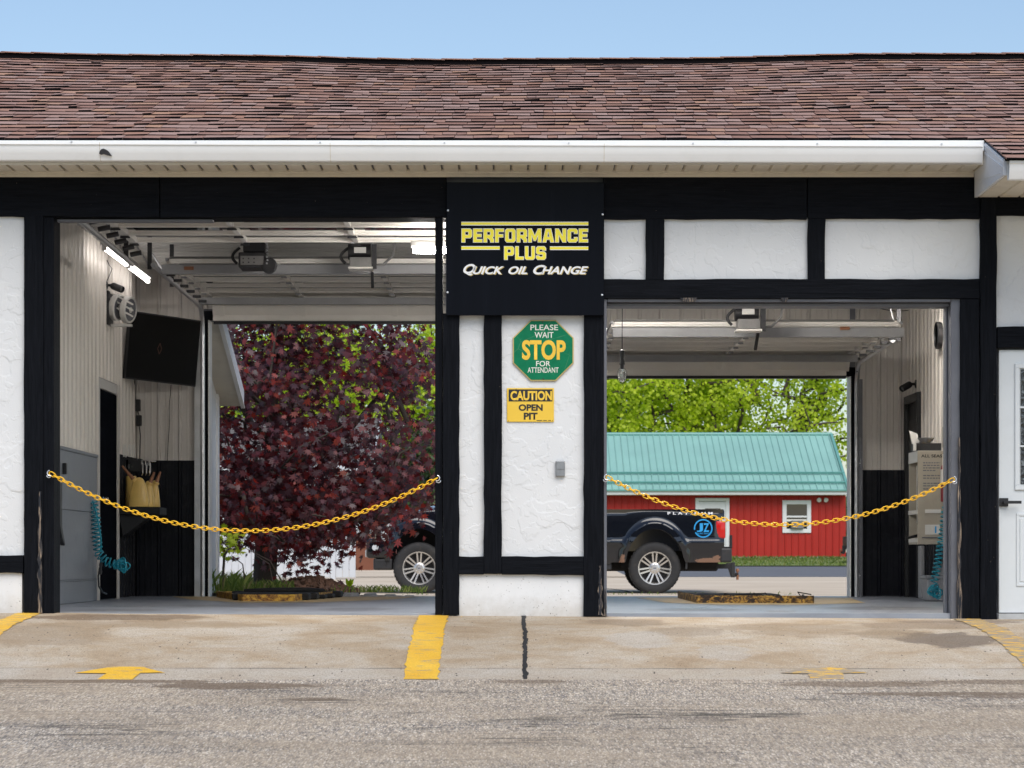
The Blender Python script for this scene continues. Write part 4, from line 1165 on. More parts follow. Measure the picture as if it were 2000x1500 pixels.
for dd, xa, xb, zt, zb, n in ((d2, -3.22, -0.28, 3.165, 3.03, 4), (d3, 0.96, 3.60, 2.555, 2.44, 3)):   # bottom section sitting in the curve of the track
    MB().hexa([(xa, 8.12, zt), (xb, 8.12, zt), (xb, 8.23, zb), (xa, 8.23, zb), (xa, 8.15, zt + .01), (xb, 8.15, zt + .01), (xb, 8.26, zb + .01), (xa, 8.26, zb + .01)]).build('door_section', MT['door_steel'], dd)
    for i in range(n):
        xx = lerp(xa, xb, i / (n - 1)) + (0.1 if i == 0 else 0)
        MB().bar((xx, 8.11, zt - .004), (xx, 8.22, zb - .004), 0.05, 0.02).build('stile', MT['door_steel'], dd)
    MB().box(xa, xb, 8.225, 8.275, zb - 0.055, zb + 0.005).build('bottom_rail', MT['door_steel'], dd, bevel=0.004)
    MB().box(xa, xb, 8.27, 8.33, zb - 0.085, zb - 0.057).build('rubber_seal', MT['black_plastic'], dd)
def track(d, X, z, y0, y1, floor=0.0, vertical=True):
    pts = []
    if vertical:
        pts += [(X, y1 + 0.30, floor), (X, y1 + 0.30, z - 0.33)]
        for a in range(1, 8):
            an = a / 8 * math.pi / 2
            pts.append((X, y1 + 0.30 * math.cos(an), z - 0.33 + 0.30 * math.sin(an)))
    pts += [(X, y1, z - 0.03), (X, y0, z + 0.0)]
    MB().tube(pts, 0.024, 8).build('track', MT['galv'], d, smooth=True)
track(d2, -3.34, 3.15, 4.4, 8.0); track(d2, -0.20, 3.15, 4.4, 8.0)
track(d1, -3.46, 3.13, 0.35, 3.9, vertical=False); track(d1, -0.34, 3.13, 0.35, 3.6, vertical=False)
track(d3, 3.72, 2.545, 5.6, 8.0); track(d3, 0.86, 2.545, 4.3, 8.0)
MB().box(-3.43, -3.36, YB - 0.09, YB - 0.022, 0, 2.95).build('track_backing', MT['galv'], d2)
MB().box(3.735, 3.785, YB - 0.10, YB - 0.022, 0, 2.35).build('track_backing', MT['trim_grey'], d3)
for (d, X, y, z) in ((d1, -3.46, 3.5, 3.13), (d2, -3.40, 4.6, 3.15), (d2, -3.40, 6.2, 3.15), (d3, 3.78, 5.62, 2.56)):
    MB().box(X - 0.02, X + 0.02, y - 0.012, y + 0.012, z - 0.02, CEIL).build('hanger', MT['dark_metal'], d)
    MB().bar((X, y + 0.02, z), (X - 0.25, y + 0.05, CEIL - 0.02), 0.03, 0.012).build('hanger', MT['galv'], d)
for i in range(7):   # rollers and brackets along the left edge of the two doors
    y = 1.0 + i * 0.46
    MB().tube([(-3.46, y, 3.17), (-3.36, y, 3.19)], 0.022, 8).build('roller', MT['dark_metal'], d1)
for i in range(6):
    y = 5.2 + i * 0.52
    MB().box(-3.32, -3.24, y - 0.03, y + 0.03, 3.13, 3.155).build('roller_bracket', MT['dark_metal'], d2)
    MB().box(3.62, 3.69, y - 0.03, y + 0.03, 2.52, 2.545).build('roller_bracket', MT['dark_metal'], d3)
# little maker's labels on the struts
for d, px, py, Y in ((d2, 369, 524, 4.68), (d3, 1650, 641, 4.44)):
    a = P(px, py, Y); MB().box(a.x - 0.045, a.x + 0.045, Y - 0.004, Y + 0.006, a.z - 0.016, a.z + 0.016).build('strut_label', MT['spout'], d)

# ---------- lean-to wing behind the left bay (seen through the opening)
wing_x = -3.20
def wz(Y): return 5.05 - 0.325 * (Y - RY) - 0.40
wy0, wy1 = 8.62, 11.25
wr = MB().prism([(wing_x, wy0, wz(wy0)), (wing_x, wy1, wz(wy1)), (wing_x, wy1, wz(wy1) + .02), (wing_x, wy0, wz(wy0) + .02)], [(-7.5, wy0, wz(wy0)), (-7.5, wy1, wz(wy1)), (-7.5, wy1, wz(wy1) + .02), (-7.5, wy0, wz(wy0) + .02)]).build('wing_roof', MT['shingle_edge'], B)
MB().hexa([(wing_x - 0.03, wy0, wz(wy0) - .17), (wing_x + .006, wy0, wz(wy0) - .17), (wing_x + .006, wy1, wz(wy1) - .17), (wing_x - .03, wy1, wz(wy1) - .17), (wing_x - .03, wy0, wz(wy0) + .025), (wing_x + .006, wy0, wz(wy0) + .025), (wing_x + .006, wy1, wz(wy1) + .025), (wing_x - .03, wy1, wz(wy1) + .025)]).build('rake_board', MT['alu_bluish'], wr)
MB().hexa([(wing_x - 0.03, wy0, wz(wy0) - .19), (wing_x + .016, wy0, wz(wy0) - .19), (wing_x + .016, wy1, wz(wy1) - .19), (wing_x - .03, wy1, wz(wy1) - .19), (wing_x - .03, wy0, wz(wy0) - .175), (wing_x + .016, wy0, wz(wy0) - .175), (wing_x + .016, wy1, wz(wy1) - .175), (wing_x - .03, wy1, wz(wy1) - .175)]).build('rake_bead', MT['alu'], wr)
y = wy0
while y < wy1 - 0.02:
    y2 = min(y + 0.125, wy1)
    MB().hexa([(-3.62, y + .006, wz(y) - .165), (wing_x - .031, y + .006, wz(y) - .165), (wing_x - .031, y2 - .006, wz(y2) - .165), (-3.62, y2 - .006, wz(y2) - .165), (-3.62, y, wz(y) - .145), (wing_x - .031, y, wz(y) - .145), (wing_x - .031, y2, wz(y2) - .145), (-3.62, y2, wz(y2) - .145)]).build('soffit_plank', MT['soffit'], wr)
    y = y2
MB().box(-7.5, -3.48, 8.62, 10.95, -0.3, 1.9).build('wing_wall', MT['stucco'], B)
MB().hexa([(-7.5, 8.62, 1.9), (-3.48, 8.62, 1.9), (-3.48, 10.95, 1.9), (-7.5, 10.95, 1.9), (-7.5, 8.62, wz(8.62) - .16), (-3.48, 8.62, wz(8.62) - .16), (-3.48, 10.95, wz(10.95) - .16), (-7.5, 10.95, wz(10.95) - .16)]).build('wing_gable', MT['stucco'], B)
MB().box(-3.479, -3.455, 10.80, 10.96, -0.25, 2.35).build('corner_board', MT['alu'], B)

# ------------------------------------------------------------------ signs on the facade
def sign_root(name, label, cat, px, py, Y): return thing(name, label, cat, P(px, py, Y))
s = sign_root('sign_board', 'large black sign board reading PERFORMANCE PLUS QUICK OIL CHANGE above the pillar', 'sign', 1026, 615, -0.085)
YS = -0.085
slab(872, 1180, 356, 616, YS, 0.022).build('board', MT['black_gloss'], s, bevel=0.003)
for (x, y) in ((875, 411), (874, 571), (1177, 419), (1176, 576)):
    c = P(x, y, YS); MB().lathe([(0, -0.006), (0.006, -0.005), (0.009, 0.0), (0.009, 0.004)], c, (0, 1, 0), 10).build('screw', MT['hook'], s, smooth=True)
yl = YS - 0.0015
for (a, b, c, d) in ((901, 1149, 434, 439.5), (901, 976, 481.5, 487), (1074, 1149, 482, 487.5)):
    slab(a, b, c, d, yl - 0.0005, 0.001).build('stripe', MT['yellow_print'], s)
    slab(a, b, c - .9, c + .3, yl - 0.0009, 0.0003).build('stripe_edge', MT['white_print'], s)
    slab(a, b, d - .3, d + .9, yl - 0.0009, 0.0003).build('stripe_edge', MT['white_print'], s)
for (t_, a, b, c, d) in (('PERFORMANCE', 902, 1148, 447, 473), ('PLUS', 985, 1066, 481.5, 507)):
    block_text(t_, a, b, c, d, yl, MT['white_print'], s, 0.17)
    block_text(t_, a, b, c, d, yl - 0.002, MT['yellow_print'], s, 0.0)
for (t_, a, b, c, d) in (('Q', 900, 932, 515.5, 538), ('UICK', 921, 986, 520, 535.5), ('OIL', 990, 1035, 520, 535.5), ('C', 1038, 1066, 517.5, 536), ('HANGE', 1057, 1149, 520, 535.5)):
    text(t_, a + 1.6, b + 1.6, c + 1.2, d + 1.2, yl, MT['sign_edge'], s, 0.020, 0.42)
    text(t_, a, b, c, d, yl - 0.002, MT['white_print'], s, 0.028, 0.42)

s = sign_root('stop_sign', 'green octagonal sign reading PLEASE WAIT STOP FOR ATTENDANT on the stucco pillar', 'sign', 1061, 743, -0.01)
c = P(1061, 684.5, -0.012); rad = 59.5 / 256 / math.cos(math.pi / 8)
def octo(r, Y): return [(c.x + r * math.cos(math.pi / 8 + k * math.pi / 4), Y, c.z + r * math.sin(math.pi / 8 + k * math.pi / 4)) for k in range(8)]
MB().prism(octo(rad, -0.016), octo(rad, -0.001)).build('sign_edge', MT['sign_edge'], s, bevel=0.002)
MB().prism(octo(rad * 0.962, -0.0185), octo(rad * 0.962, -0.0165)).build('sign_face', MT['green_sign'], s)
ys_ = -0.0195
text('PLEASE', 1036, 1090, 634, 645, ys_, MT['cream_print'], s, 0.012); text('WAIT', 1044, 1081, 648.5, 660, ys_, MT['cream_print'], s, 0.012)
text('STOP', 1019.5, 1105, 664, 703, ys_, MT['gold_print'], s, 0.036); text('FOR', 1047, 1075, 705, 715.5, ys_, MT['cream_print'], s, 0.012)
text('ATTENDANT', 1030.5, 1091, 717.5, 728, ys_, MT['cream_print'], s, 0.008)
for (x, y) in ((1060, 629), (1061, 740)):
    q = P(x, y, -0.0195); MB().lathe([(0, -0.003), (0.005, -0.002), (0.006, 0.002)], q, (0, 1, 0), 8).build('screw', MT['dark_metal'], s)

s = sign_root('caution_sign', 'yellow rectangular sign reading CAUTION OPEN PIT below the green octagon', 'sign', 1036, 824, -0.01)
slab(990, 1082, 758, 824, -0.012, 0.006).build('plate', MT['caution_yellow'], s, bevel=0.0025)
slab(993.5, 1079, 760.5, 784, -0.0135, 0.001).build('header_field', MT['black_print'], s)
text('CAUTION', 997, 1078, 763.5, 782, -0.015, MT['caution_yellow'], s, 0.038)
text('OPEN', 1013, 1060, 789.5, 802.5, -0.0135, MT['black_print'], s, 0.04); text('PIT', 1023, 1050, 806, 819.5, -0.0135, MT['black_print'], s, 0.04)
for (a, b) in ((1048, 1059), (1061, 1068), (1071, 1076)): slab(a, b, 820.6, 821.8, -0.0135, 0.001).build('fine_print', MT['black_print'], s)
for (x, y) in ((993, 822), (1079, 821), (1008, 760)):
    q = P(x, y, -0.013); MB().lathe([(0, -0.002), (0.003, -0.001), (0.003, 0.002)], q, (0, 1, 0), 6).build('screw', MT['dark_metal'], s)

s = sign_root('key_box', 'small grey metal lock box on the stucco pillar', 'box', 1094, 931, -0.02)
slab(1085, 1103.5, 900, 930.5, -0.032, 0.034).build('body', MT['silver_box'], s, bevel=0.006, seg=2)
slab(1086.5, 1102, 901.5, 917, -0.0345, 0.004).build('cover', MT['silver_box'], s, bevel=0.002)
for x in (1088, 1094, 1100): slab(x - .8, x + .8, 899.5, 901.5, -0.034, 0.004).build('tab', MT['galv'], s)

# ------------------------------------------------------------------ barrier chains
def link_mesh(L, W, r):
    pts = []
    h = W / 2; a = L / 2 - h
    for k in range(5): an = -math.pi / 2 + math.pi * k / 4; pts.append((a + h * math.cos(an), h * math.sin(an), 0))
    for k in range(5): an = math.pi / 2 + math.pi * k / 4; pts.append((-a + h * math.cos(an), h * math.sin(an), 0))
    me = MB().tube(pts, r, 5, closed=True).mesh('link', smooth='all'); me.materials.append(MT['chain']); return me
LM = link_mesh(0.054, 0.029, 0.0043)
def barrier(p0, p1, low, label):
    a, b = P(*p0, -0.075), P(*p1, -0.075)
    root = thing('barrier_chain', label, 'chain', a, 'yellow plastic chains across the bays')
    lx = P(low[0], low[1], -0.075)
    # catenary: z = c*cosh((x-x0)/c)+k through the two ends and the low point height
    x0 = lx.x; best = None
    for i in range(1, 4000):
        c = 0.2 + i * 0.004
        e0 = c * math.cosh((a.x - x0) / c) - c; e1 = c * math.cosh((b.x - x0) / c) - c
        err = abs(e0 + e1 - (a.z + b.z - 2 * lx.z))
        if best is None or err < best[0]: best = (err, c)
    c = best[1]
    f = lambda x: lx.z + c * math.cosh((x - x0) / c) - c
    ea, eb = a.z - f(a.x), b.z - f(b.x)
    g = lambda x: f(x) + lerp(ea, eb, (x - a.x) / (b.x - a.x))
    N = 2000; xs = [lerp(a.x, b.x, i / N) for i in range(N + 1)]; pts = [Vector((x, -0.075, g(x))) for x in xs]
    ac = [0.0]
    for i in range(N): ac.append(ac[-1] + (pts[i + 1] - pts[i]).length)
    pitch = 0.0385; n = int(ac[-1] / pitch); pitch = ac[-1] / n; j = 0
    rr = random.Random(9)
    for k in range(n):
        sd = (k + 0.5) * pitch
        while ac[j + 1] < sd: j += 1
        p = pts[j]; t = (pts[j + 1] - pts[j]).normalized()
        o = link('link', LM, root)
        nrm = Vector((0, 1, 0)); up = t.cross(nrm) * -1
        roll = (R(12) if k % 2 == 0 else R(102)) + rr.uniform(-.16, .16)
        u = up * math.cos(roll) + nrm * math.sin(roll); v = t.cross(u)
        M = Matrix((t, u, v)).transposed().to_4x4(); M.translation = p - ORIG[root.name]
        o.matrix_local = M
    for (e, sg) in ((a, -1), (b, 1)):
        hk = []
        for k in range(9): an = math.pi * (0.0 + k / 8 * 1.15); hk.append((e.x + sg * (0.004 + 0.018 * math.sin(an)), -0.075 - 0.0, e.z + 0.020 * math.cos(an)))
        for k in range(1, 8): an = math.pi * k / 7 * 1.0; hk.append((hk[8][0] + sg * 0.018 * (1 - math.cos(an)) * 0.9, -0.075 + 0.02 * k / 7, hk[8][2] - 0.016 * math.sin(an)))
        MB().tube(hk, 0.0042, 6).build('hook', MT['hook'], root, smooth=True)
    return root
barrier((98, 924), (853, 934), (462, 1037), 'yellow plastic link chain hung across the left bay')
barrier((1186, 932), (1862, 936), (1532, 1025), 'yellow plastic link chain hung across the right bay')

# ------------------------------------------------------------------ things inside the left bay
def frame_from(tl, tr, bl):
    u = (tr - tl); v = (tl - bl); n = u.cross(v).normalized(); return u, v, n
tl, tr, bl = P(252, 606, 7.35), P(390.5, 626, 8.12), P(241, 739, 7.42)
u, v, n = frame_from(tl, tr, bl)
ctr = bl + u / 2 + v / 2
t = thing('television', 'black flat television mounted in the rear corner of the left bay', 'television', bl + u / 2)
MB().obox(ctr - n * 0.0, u / 2, v / 2, n * 0.022).build('casing', MT['black_plastic'], t, bevel=0.004)
sn = n if n.y < 0 else -n
MB().obox(ctr + sn * 0.024, u / 2 * 0.975, v / 2 * 0.955, sn * 0.0025).build('screen', MT['screen'], t)
lg = ctr + sn * 0.028 - u * 0.06 - v * 0.0
for k in range(4):
    a = [(0, .16), (.035, 0), (0, -.16), (-.035, 0)]
    p, q = a[k], a[(k + 1) % 4]
    MB().bar(lg + u * p[0] * .8 + v * p[1] * .5, lg + u * q[0] * .8 + v * q[1] * .5, 0.012, 0.002, sn).build('screen_mark', MT['screen_mark'], t)
MB().bar(ctr - sn * 0.02, ctr - sn * 0.30 + Vector((0, 0.0, 0)), 0.06, 0.05).build('wall_arm', MT['dark_metal'], t)
MB().obox(ctr - sn * 0.035, u * 0.16, v * 0.22, n * 0.012).build('mount_plate', MT['dark_metal'], t)

def spot(px, py, X, yaw, label, flip):
    d = abs(X) * FPX / abs(px - 1000) - CAMD
    c = P(px, py, d); c.x = X
    root = thing('security_camera', label, 'camera', c, 'black bullet cameras on the bay walls')
    sg = 1 if X < 0 else -1
    base = MB().lathe([(0, 0), (0.045, 0), (0.045, 0.012), (0.02, 0.02)], c, (sg, 0, 0), 14); base.build('base', MT['black_plastic'], root, smooth=True)
    e = c + Vector((sg * 0.10, -0.01, -0.02)); MB().tube([c, c + Vector((sg * 0.06, 0, 0.0)), e], 0.014, 8).build('arm', MT['black_plastic'], root, smooth=True)
    dr = Vector(yaw).normalized()
    MB().lathe([(0.0, -0.05), (0.03, -0.05), (0.036, -0.036), (0.036, 0.085), (0.033, 0.09), (0.028, 0.07), (0, 0.066)], e, dr, 16).build('housing', MT['black_plastic'], root, smooth=True)
    MB().lathe([(0.0, 0.072), (0.018, 0.071), (0.026, 0.069)], e, dr, 14).build('lens', MT['grey_metal'], root, smooth=True)
    return root
spot(207, 557, XLW + 0.01, (0.75, -0.45, -0.32), 'black bullet camera high on the left wall above the white wall fan', 0)
spot(1790, 750, XRW - 0.01, (-0.75, -0.5, -0.42), 'black bullet camera above the dark door of the right bay', 0)
# wiring of the left camera
d = 4.07 * FPX / 793 - CAMD
solo('camera_cable', MB().tube([P(209, 508, d), P(213, 517, d), P(219, 525, d), P(214, 538, d), P(207, 553, d)], 0.004, 5), MT['black_plastic'], 'thin black cable dropping to the left camera', 'cable', smooth=True)

# wall fan unit: two round shrouds on a bracket
fy = 4.06 * FPX / 785 - CAMD
t = thing('wall_fan', 'white twin round wall fan mounted on the left wall under the camera', 'fan', (XLW + 0.02, fy, P(0, 636, fy).z))
zc = P(0, 603, fy).z
MB().box(XLW + 0.005, XLW + 0.03, fy - 0.16, fy + 0.14, zc - 0.17, zc + 0.17).build('wall_plate', MT['dark_metal'], t, bevel=0.004)
for k, off in enumerate((0.09, 0.20)):
    cc = Vector((XLW + off, fy - 0.02 + k * 0.02, zc + 0.01 - 0.02 * k)); ax = Vector((0.93, -0.33, -0.12)).normalized()
    sh = MB().lathe([(0.0, -0.04), (0.11, -0.04), (0.135, -0.02), (0.135, 0.03), (0.13, 0.035), (0.118, 0.037), (0.118, 0.02), (0.0, 0.02)], cc, ax, 28).build('shroud', MT['white_plastic'], t, smooth=True)
    MB().lathe([(0, 0.022), (0.112, 0.022), (0.112, 0.028), (0, 0.028)], cc, ax, 24).build('grille', MT['trim_grey'], sh)
    MB().lathe([(0, 0.03), (0.03, 0.03), (0.03, 0.036), (0, 0.038)], cc, ax, 14).build('badge', MT['white_plastic'], sh)
MB().box(XLW + 0.03, XLW + 0.24, fy - 0.03, fy + 0.05, zc - 0.18, zc - 0.155).build('bracket', MT['white_plastic'], t, bevel=0.003)
for z in (-0.06, 0.0, 0.06): MB().bar((XLW + .03, fy - .05, zc + z + .1), (XLW + 0.27, fy - .13, zc + z - .03), 0.016, 0.016).build('bar', MT['white_plastic'], t)

# lamps: strip fixtures with lit tubes
def strip_lamp(a, b, label, mat='tube', twin=False):
    a, b = Vector(a), Vector(b)
    root = thing('tube_light', label, 'light', (a + b) / 2, 'fluorescent tube lights')
    up = Vector((0, 0, 1)); d = (b - a).normalized()
    MB().bar(a + up * 0.055 - d * 0.03, b + up * 0.055 + d * 0.03, 0.075, 0.05).build('housing', MT['white_plastic'], root, bevel=0.004)
    for k_ in ((-0.03, 0.03) if twin else (0.0,)):
        q_ = Vector((-d.y, d.x, 0)) * k_
        MB().tube([a + q_, b + q_], 0.019, 12).build('tube', MT[mat], root, smooth=True)
    for e in (a, b): MB().bar(e + up * 0.04, e - up * 0.022, 0.045, 0.02, d).build('lamp_holder', MT['white_plastic'], root)
    return root
strip_lamp((-3.88, 4.95, 3.37), (-3.88, 6.36, 3.37), 'lit fluorescent tube by the left wall, nearer of the pair in line')
strip_lamp((-3.88, 6.50, 3.37), (-3.88, 7.95, 3.37), 'lit fluorescent tube by the left wall, farther of the pair in line')
strip_lamp((-0.82, 2.0, 3.0), (1.62, 2.0, 3.0), 'lit fluorescent tube hanging crosswise near the middle of the garage', 'tube_mid', True)
strip_lamp((3.96, 4.35, 2.90), (3.96, 5.84, 2.90), 'fluorescent tube high on the right wall, only its far end below the header', 'tube_right', True)

# door openers
def opener(cx, cy, cz, w_, h_, style, label):
    root = thing('door_opener', label, 'door opener', (cx, cy, cz - h_ / 2), 'overhead door openers')
    if style == 0:     # chain hoist operator, dark, wheel on its right
        MB().box(cx - w_ * .42, cx + w_ * .36, cy - 0.13, cy + 0.2, cz - h_ * .45, cz + h_ * .12).build('gear_case', MT['dark_metal'], root, bevel=0.008)
        MB().box(cx - w_ * .36, cx + w_ * .30, cy - 0.14, cy - 0.13, cz - h_ * .35, cz - h_ * 0.02).build('cover_plate', MT['grey_metal'], root)
        MB().box(cx - w_ * .30, cx + w_ * .34, cy - 0.1, cy + 0.2, cz + h_ * .13, cz + h_ * .5).build('motor', MT['black_plastic'], root, bevel=0.01)
        MB().lathe([(0.0, -.02), (0.06, -.02), (0.075, -.012), (0.075, .012), (0.06, .02), (0, .02)], (cx + w_ * .46, cy - 0.12, cz - h_ * .38), (0, 1, 0), 18).build('chain_wheel', MT['dark_metal'], root)
        for k in range(9): MB().lathe([(0, -.012), (0.009, -.012), (0.009, .012), (0, .012)], (cx + w_ * (.40 + .02 * (k % 2)), cy - .14, cz - h_ * .3 + k * 0.03), (0, 1, 0), 8).build('chain_link', MT['galv'], root)
        for k in range(6): MB().lathe([(0, -.004), (0.007, -.003), (0.007, .003)], (cx - w_ * .28 + (k % 3) * .05, cy - .142, cz - h_ * (.12 + .14 * (k // 3))), (0, 1, 0), 8).build('bolt', MT['black_plastic'], root)
    else:
        MB().tube([(cx - w_ * .42, cy, cz + h_ * .2), (cx + w_ * .30, cy, cz + h_ * .2)], 0.075, 16).build('motor', MT['black_plastic'], root, smooth=True)
        MB().box(cx - w_ * .22, cx + w_ * .16, cy - .081, cy - .074, cz + h_ * .12, cz + h_ * .34).build('rating_plate', MT['white_plastic'], root)
        MB().box(cx - w_ * .36, cx + w_ * .34, cy - .11, cy + .12, cz - h_ * .42, cz - h_ * .05).build('gear_case', MT['grey_metal'], root, bevel=0.006)
        MB().box(cx - w_ * .40, cx + w_ * .38, cy - .12, cy + .13, cz - h_ * .5, cz - h_ * .43).build('base_plate', MT['door_steel'], root)
        MB().tube([(cx + w_ * .36, cy - .05, cz - h_ * .35), (cx + w_ * .7, cy - .02, cz - h_ * .3), (cx + w_ * 1.0, cy, cz + h_ * .05), (cx + w_ * 1.1, cy + .05, cz + h_ * .9)], 0.013, 8).build('conduit', MT['grey_metal'], root, smooth=True)
        MB().box(cx + w_ * .34, cx + w_ * .5, cy - .1, cy - .06, cz - h_ * .5, cz + h_ * .45).build('side_plate', MT['dark_metal'], root)
        MB().bar((cx + w_ * .32, cy + .1, cz - h_ * .5), (cx + w_ * .30, cy + .3, cz - h_ * 1.05), 0.028, 0.018).build('release_arm', MT['dark_metal'], root)
    pts = [(cx - w_ * .42, cy, cz + h_ * .35)]
    for k in range(1, 8): an = math.pi * k / 8; pts.append((cx - w_ * .42 - 0.07 * math.sin(an), cy, cz + h_ * .35 - k * h_ * .085))
    MB().tube(pts, 0.014, 7).build('cable_loop', MT['dark_metal'], root, smooth=True)
    for s_ in (-1, 1): MB().bar((cx + s_ * w_ * .3, cy + .1, cz + h_ * .3), (cx + s_ * w_ * .33, cy + .12, CEIL + .01), 0.03, 0.008).build('hanger', MT['galv'], root)
    return root
opener(P(497, 0, 4.3).x, 4.3, P(0, 502, 4.3).z, 0.32, 0.25, 0, 'dark door opener with chain wheel, left one in the left bay')
opener(P(706, 0, 4.3).x, 4.3, P(0, 502, 4.3).z, 0.29, 0.24, 1, 'door opener with round black motor, right one in the left bay')
opener(P(1462, 0, 4.15).x, 4.15, P(0, 622, 4.15).z, 0.30, 0.25, 1, 'grey door opener hanging above the right bay')

# ledge with jugs in the rear left corner
Yj = 7.25
t = thing('wall_ledge', 'black drip ledge on the wall under the yellow jugs', 'shelf', (P(280, 0, Yj).x, Yj, P(0, 1045, Yj).z))
a, b = P(246, 1006, Yj), P(318, 991, Yj)
MB().box(XLW + 0.02, b.x, Yj - 0.22, Yj + 0.30, a.z, b.z).build('shelf', MT['pit_black'], t, bevel=0.008)
MB().prism([(XLW + .02, Yj - .15, a.z), (b.x - .1, Yj - .15, a.z), (XLW + .06, Yj - .15, a.z - .22)], [(XLW + .02, Yj + .2, a.z), (b.x - .1, Yj + .2, a.z), (XLW + .06, Yj + .2, a.z - .22)]).build('bracket', MT['black_plastic'], t)
zj = b.z + 0.001
def jug(px0, px1, Y, hgt, rotn, label, spout=0):
    a, b = P(px0, 0, Y), P(px1, 0, Y); cx = (a.x + b.x) / 2; w_ = (b.x - a.x) / 2
    root = thing('oil_jug', label, 'jug', (cx, Y, zj), 'yellow oil jugs on the ledge')
    mb = MB(); n = 16
    prof = [(0, 0), (0.93, 0), (1.0, 0.03), (0.95, 0.25), (0.78, 0.58), (0.62, 0.80), (0.50, 0.90), (0.34, 0.97), (0.15, 1.0), (0, 1.005)]
    for (r_, h) in prof:
        for k in range(n):
            an = 2 * math.pi * k / n
            ca, sa = math.cos(an), math.sin(an)
            ex = abs(ca) ** 0.8 * (1 if ca > 0 else -1); ey = abs(sa) ** 0.8 * (1 if sa > 0 else -1)
            mb.v.append((cx + r_ * w_ * ex, Y + r_ * 0.055 * ey, zj + h * hgt))
    for i in range(len(prof) - 1):
        for k in range(n): l = (k + 1) % n; mb.f.append((i * n + k, i * n + l, i * n + n + l, i * n + n + k)); mb.mi.append(0)
    mb.build('body', MT['jug'], root, smooth='all')
    s0 = Vector((cx + (0.30 if spout > 0 else -0.40) * w_, Y - .01, zj + hgt * 0.90))
    s1 = s0 + (Vector((0.045, 0, 0.12)) if spout > 0 else Vector((-0.125, 0, 0.15)))
    MB().tube([s0, s0 + (s1 - s0) * .15, s1], [0.026, 0.021, 0.010], 10).build('spout', MT['spout'], root, smooth=True)
    MB().lathe([(0.030, -0.012), (0.033, 0.0), (0.030, 0.012), (0.0, 0.012)], s0, (s1 - s0), 12).build('collar', MT['jug'], root, smooth=True)
    return root
jug(250, 292, Yj - 0.16, 0.305, 0, 'big yellow oil jug with long brown spout, front of the ledge', -1)
jug(277, 302, Yj + 0.04, 0.275, 0, 'yellow oil jug, half hidden between two others on the ledge', 1)
jug(291, 313, Yj + 0.2, 0.285, 0, 'yellow oil jug at the right end of the ledge', 1)
t = thing('measuring_can', 'tall pale yellow can standing at the back of the ledge against the wall', 'can', (P(256, 0, Yj + .2).x, Yj + .2, zj))
a = P(256, 0, Yj + .2)
MB().lathe([(0, 0), (0.06, 0), (0.055, 0.33), (0.050, 0.33), (0.05, 0.02), (0, 0.02)], (a.x, Yj + .2, zj), (0, 0, 1), 18).build('body', MT['jug'], t, smooth=True)
MB().tube([(a.x + .05, Yj + .2, zj + .3), (a.x + .11, Yj + .2, zj + .27), (a.x + .11, Yj + .2, zj + .14), (a.x + .05, Yj + .2, zj + .08)], 0.009, 6).build('handle', MT['jug'], t, smooth=True)
# chrome taps over the ledge
Yt = 7.75
t = thing('dispenser_taps', 'chrome oil dispensing taps on a black block above the jugs', 'taps', P(285, 930, Yt))
a, b = P(248, 922, Yt), P(277, 896, Yt)
MB().box(XLW + .02, b.x, Yt - .05, Yt + .12, a.z, b.z).build('block', MT['black_plastic'], t, bevel=0.006)
MB().tube([P(263, 899, Yt), P(305, 902, Yt)], 0.011, 8).build('manifold', MT['chrome'], t, smooth=True)
for px in (278, 285, 292):
    MB().tube([P(px, 901, Yt - .03), P(px, 910, Yt - .04), P(px, 924, Yt - .04), P(px - 1.5, 928, Yt - .03)], [0.012, 0.015, 0.015, 0.009], 8).build('tap', MT['chrome'], t, smooth=True)
MB().lathe([(0, -.03), (.025, -.03), (.03, 0), (.025, .02), (0, .02)], P(254, 911, Yt - .06), (0, 1, 0), 14).build('gauge', MT['chrome'], t, smooth=True)
Yt = 7.3
t = thing('tool_rack', 'rack with three pale upright handles on the left wall above the taps', 'rack', P(250, 893, Yt))
for px in (242, 251, 259):
    MB().tube([P(px, 892, Yt), P(px, 870, Yt), P(px + 3, 868, Yt), P(px + 4, 880, Yt), P(px + 4, 893, Yt)], 0.007, 6).build('handle', MT['white_plastic'], t, smooth=True)
MB().bar(P(238, 895, Yt + .05), P(268, 897, Yt + .05), 0.03, 0.02).build('rail', MT['black_plastic'], t)

# cords below the television
t = thing('power_cord', 'black power cord with inline adapter hanging below the television', 'cord', P(270, 850, 8.3))
MB().tube([P(263, 742, 8.2), P(264, 776, 8.3), P(268, 800, 8.33), P(272, 812, 8.33), P(272, 832, 8.33), P(274, 850, 8.33), P(273, 896, 8.3)], 0.006, 6).build('cable', MT['black_plastic'], t, smooth=True)
a, b = P(266.5, 832, 8.30), P(276.5, 811, 8.30); MB().box(a.x, b.x, 8.27, 8.33, a.z, b.z).build('adapter', MT['black_plastic'], t, bevel=0.005)
a, b = P(259, 803, 8.30), P(274, 780, 8.30); MB().box(a.x, b.x, 8.28, 8.35, a.z, b.z).build('outlet_box', MT['black_plastic'], t, bevel=0.005)
solo('signal_cable', MB().tube([P(334, 752, 8.25), P(331, 790, 8.35), P(331, 830, 8.36), P(328, 870, 8.36), P(327, 900, 8.36)], 0.004, 5), MT['black_plastic'], 'thin cable hanging from the television down the rear wall', 'cable', smooth=True)

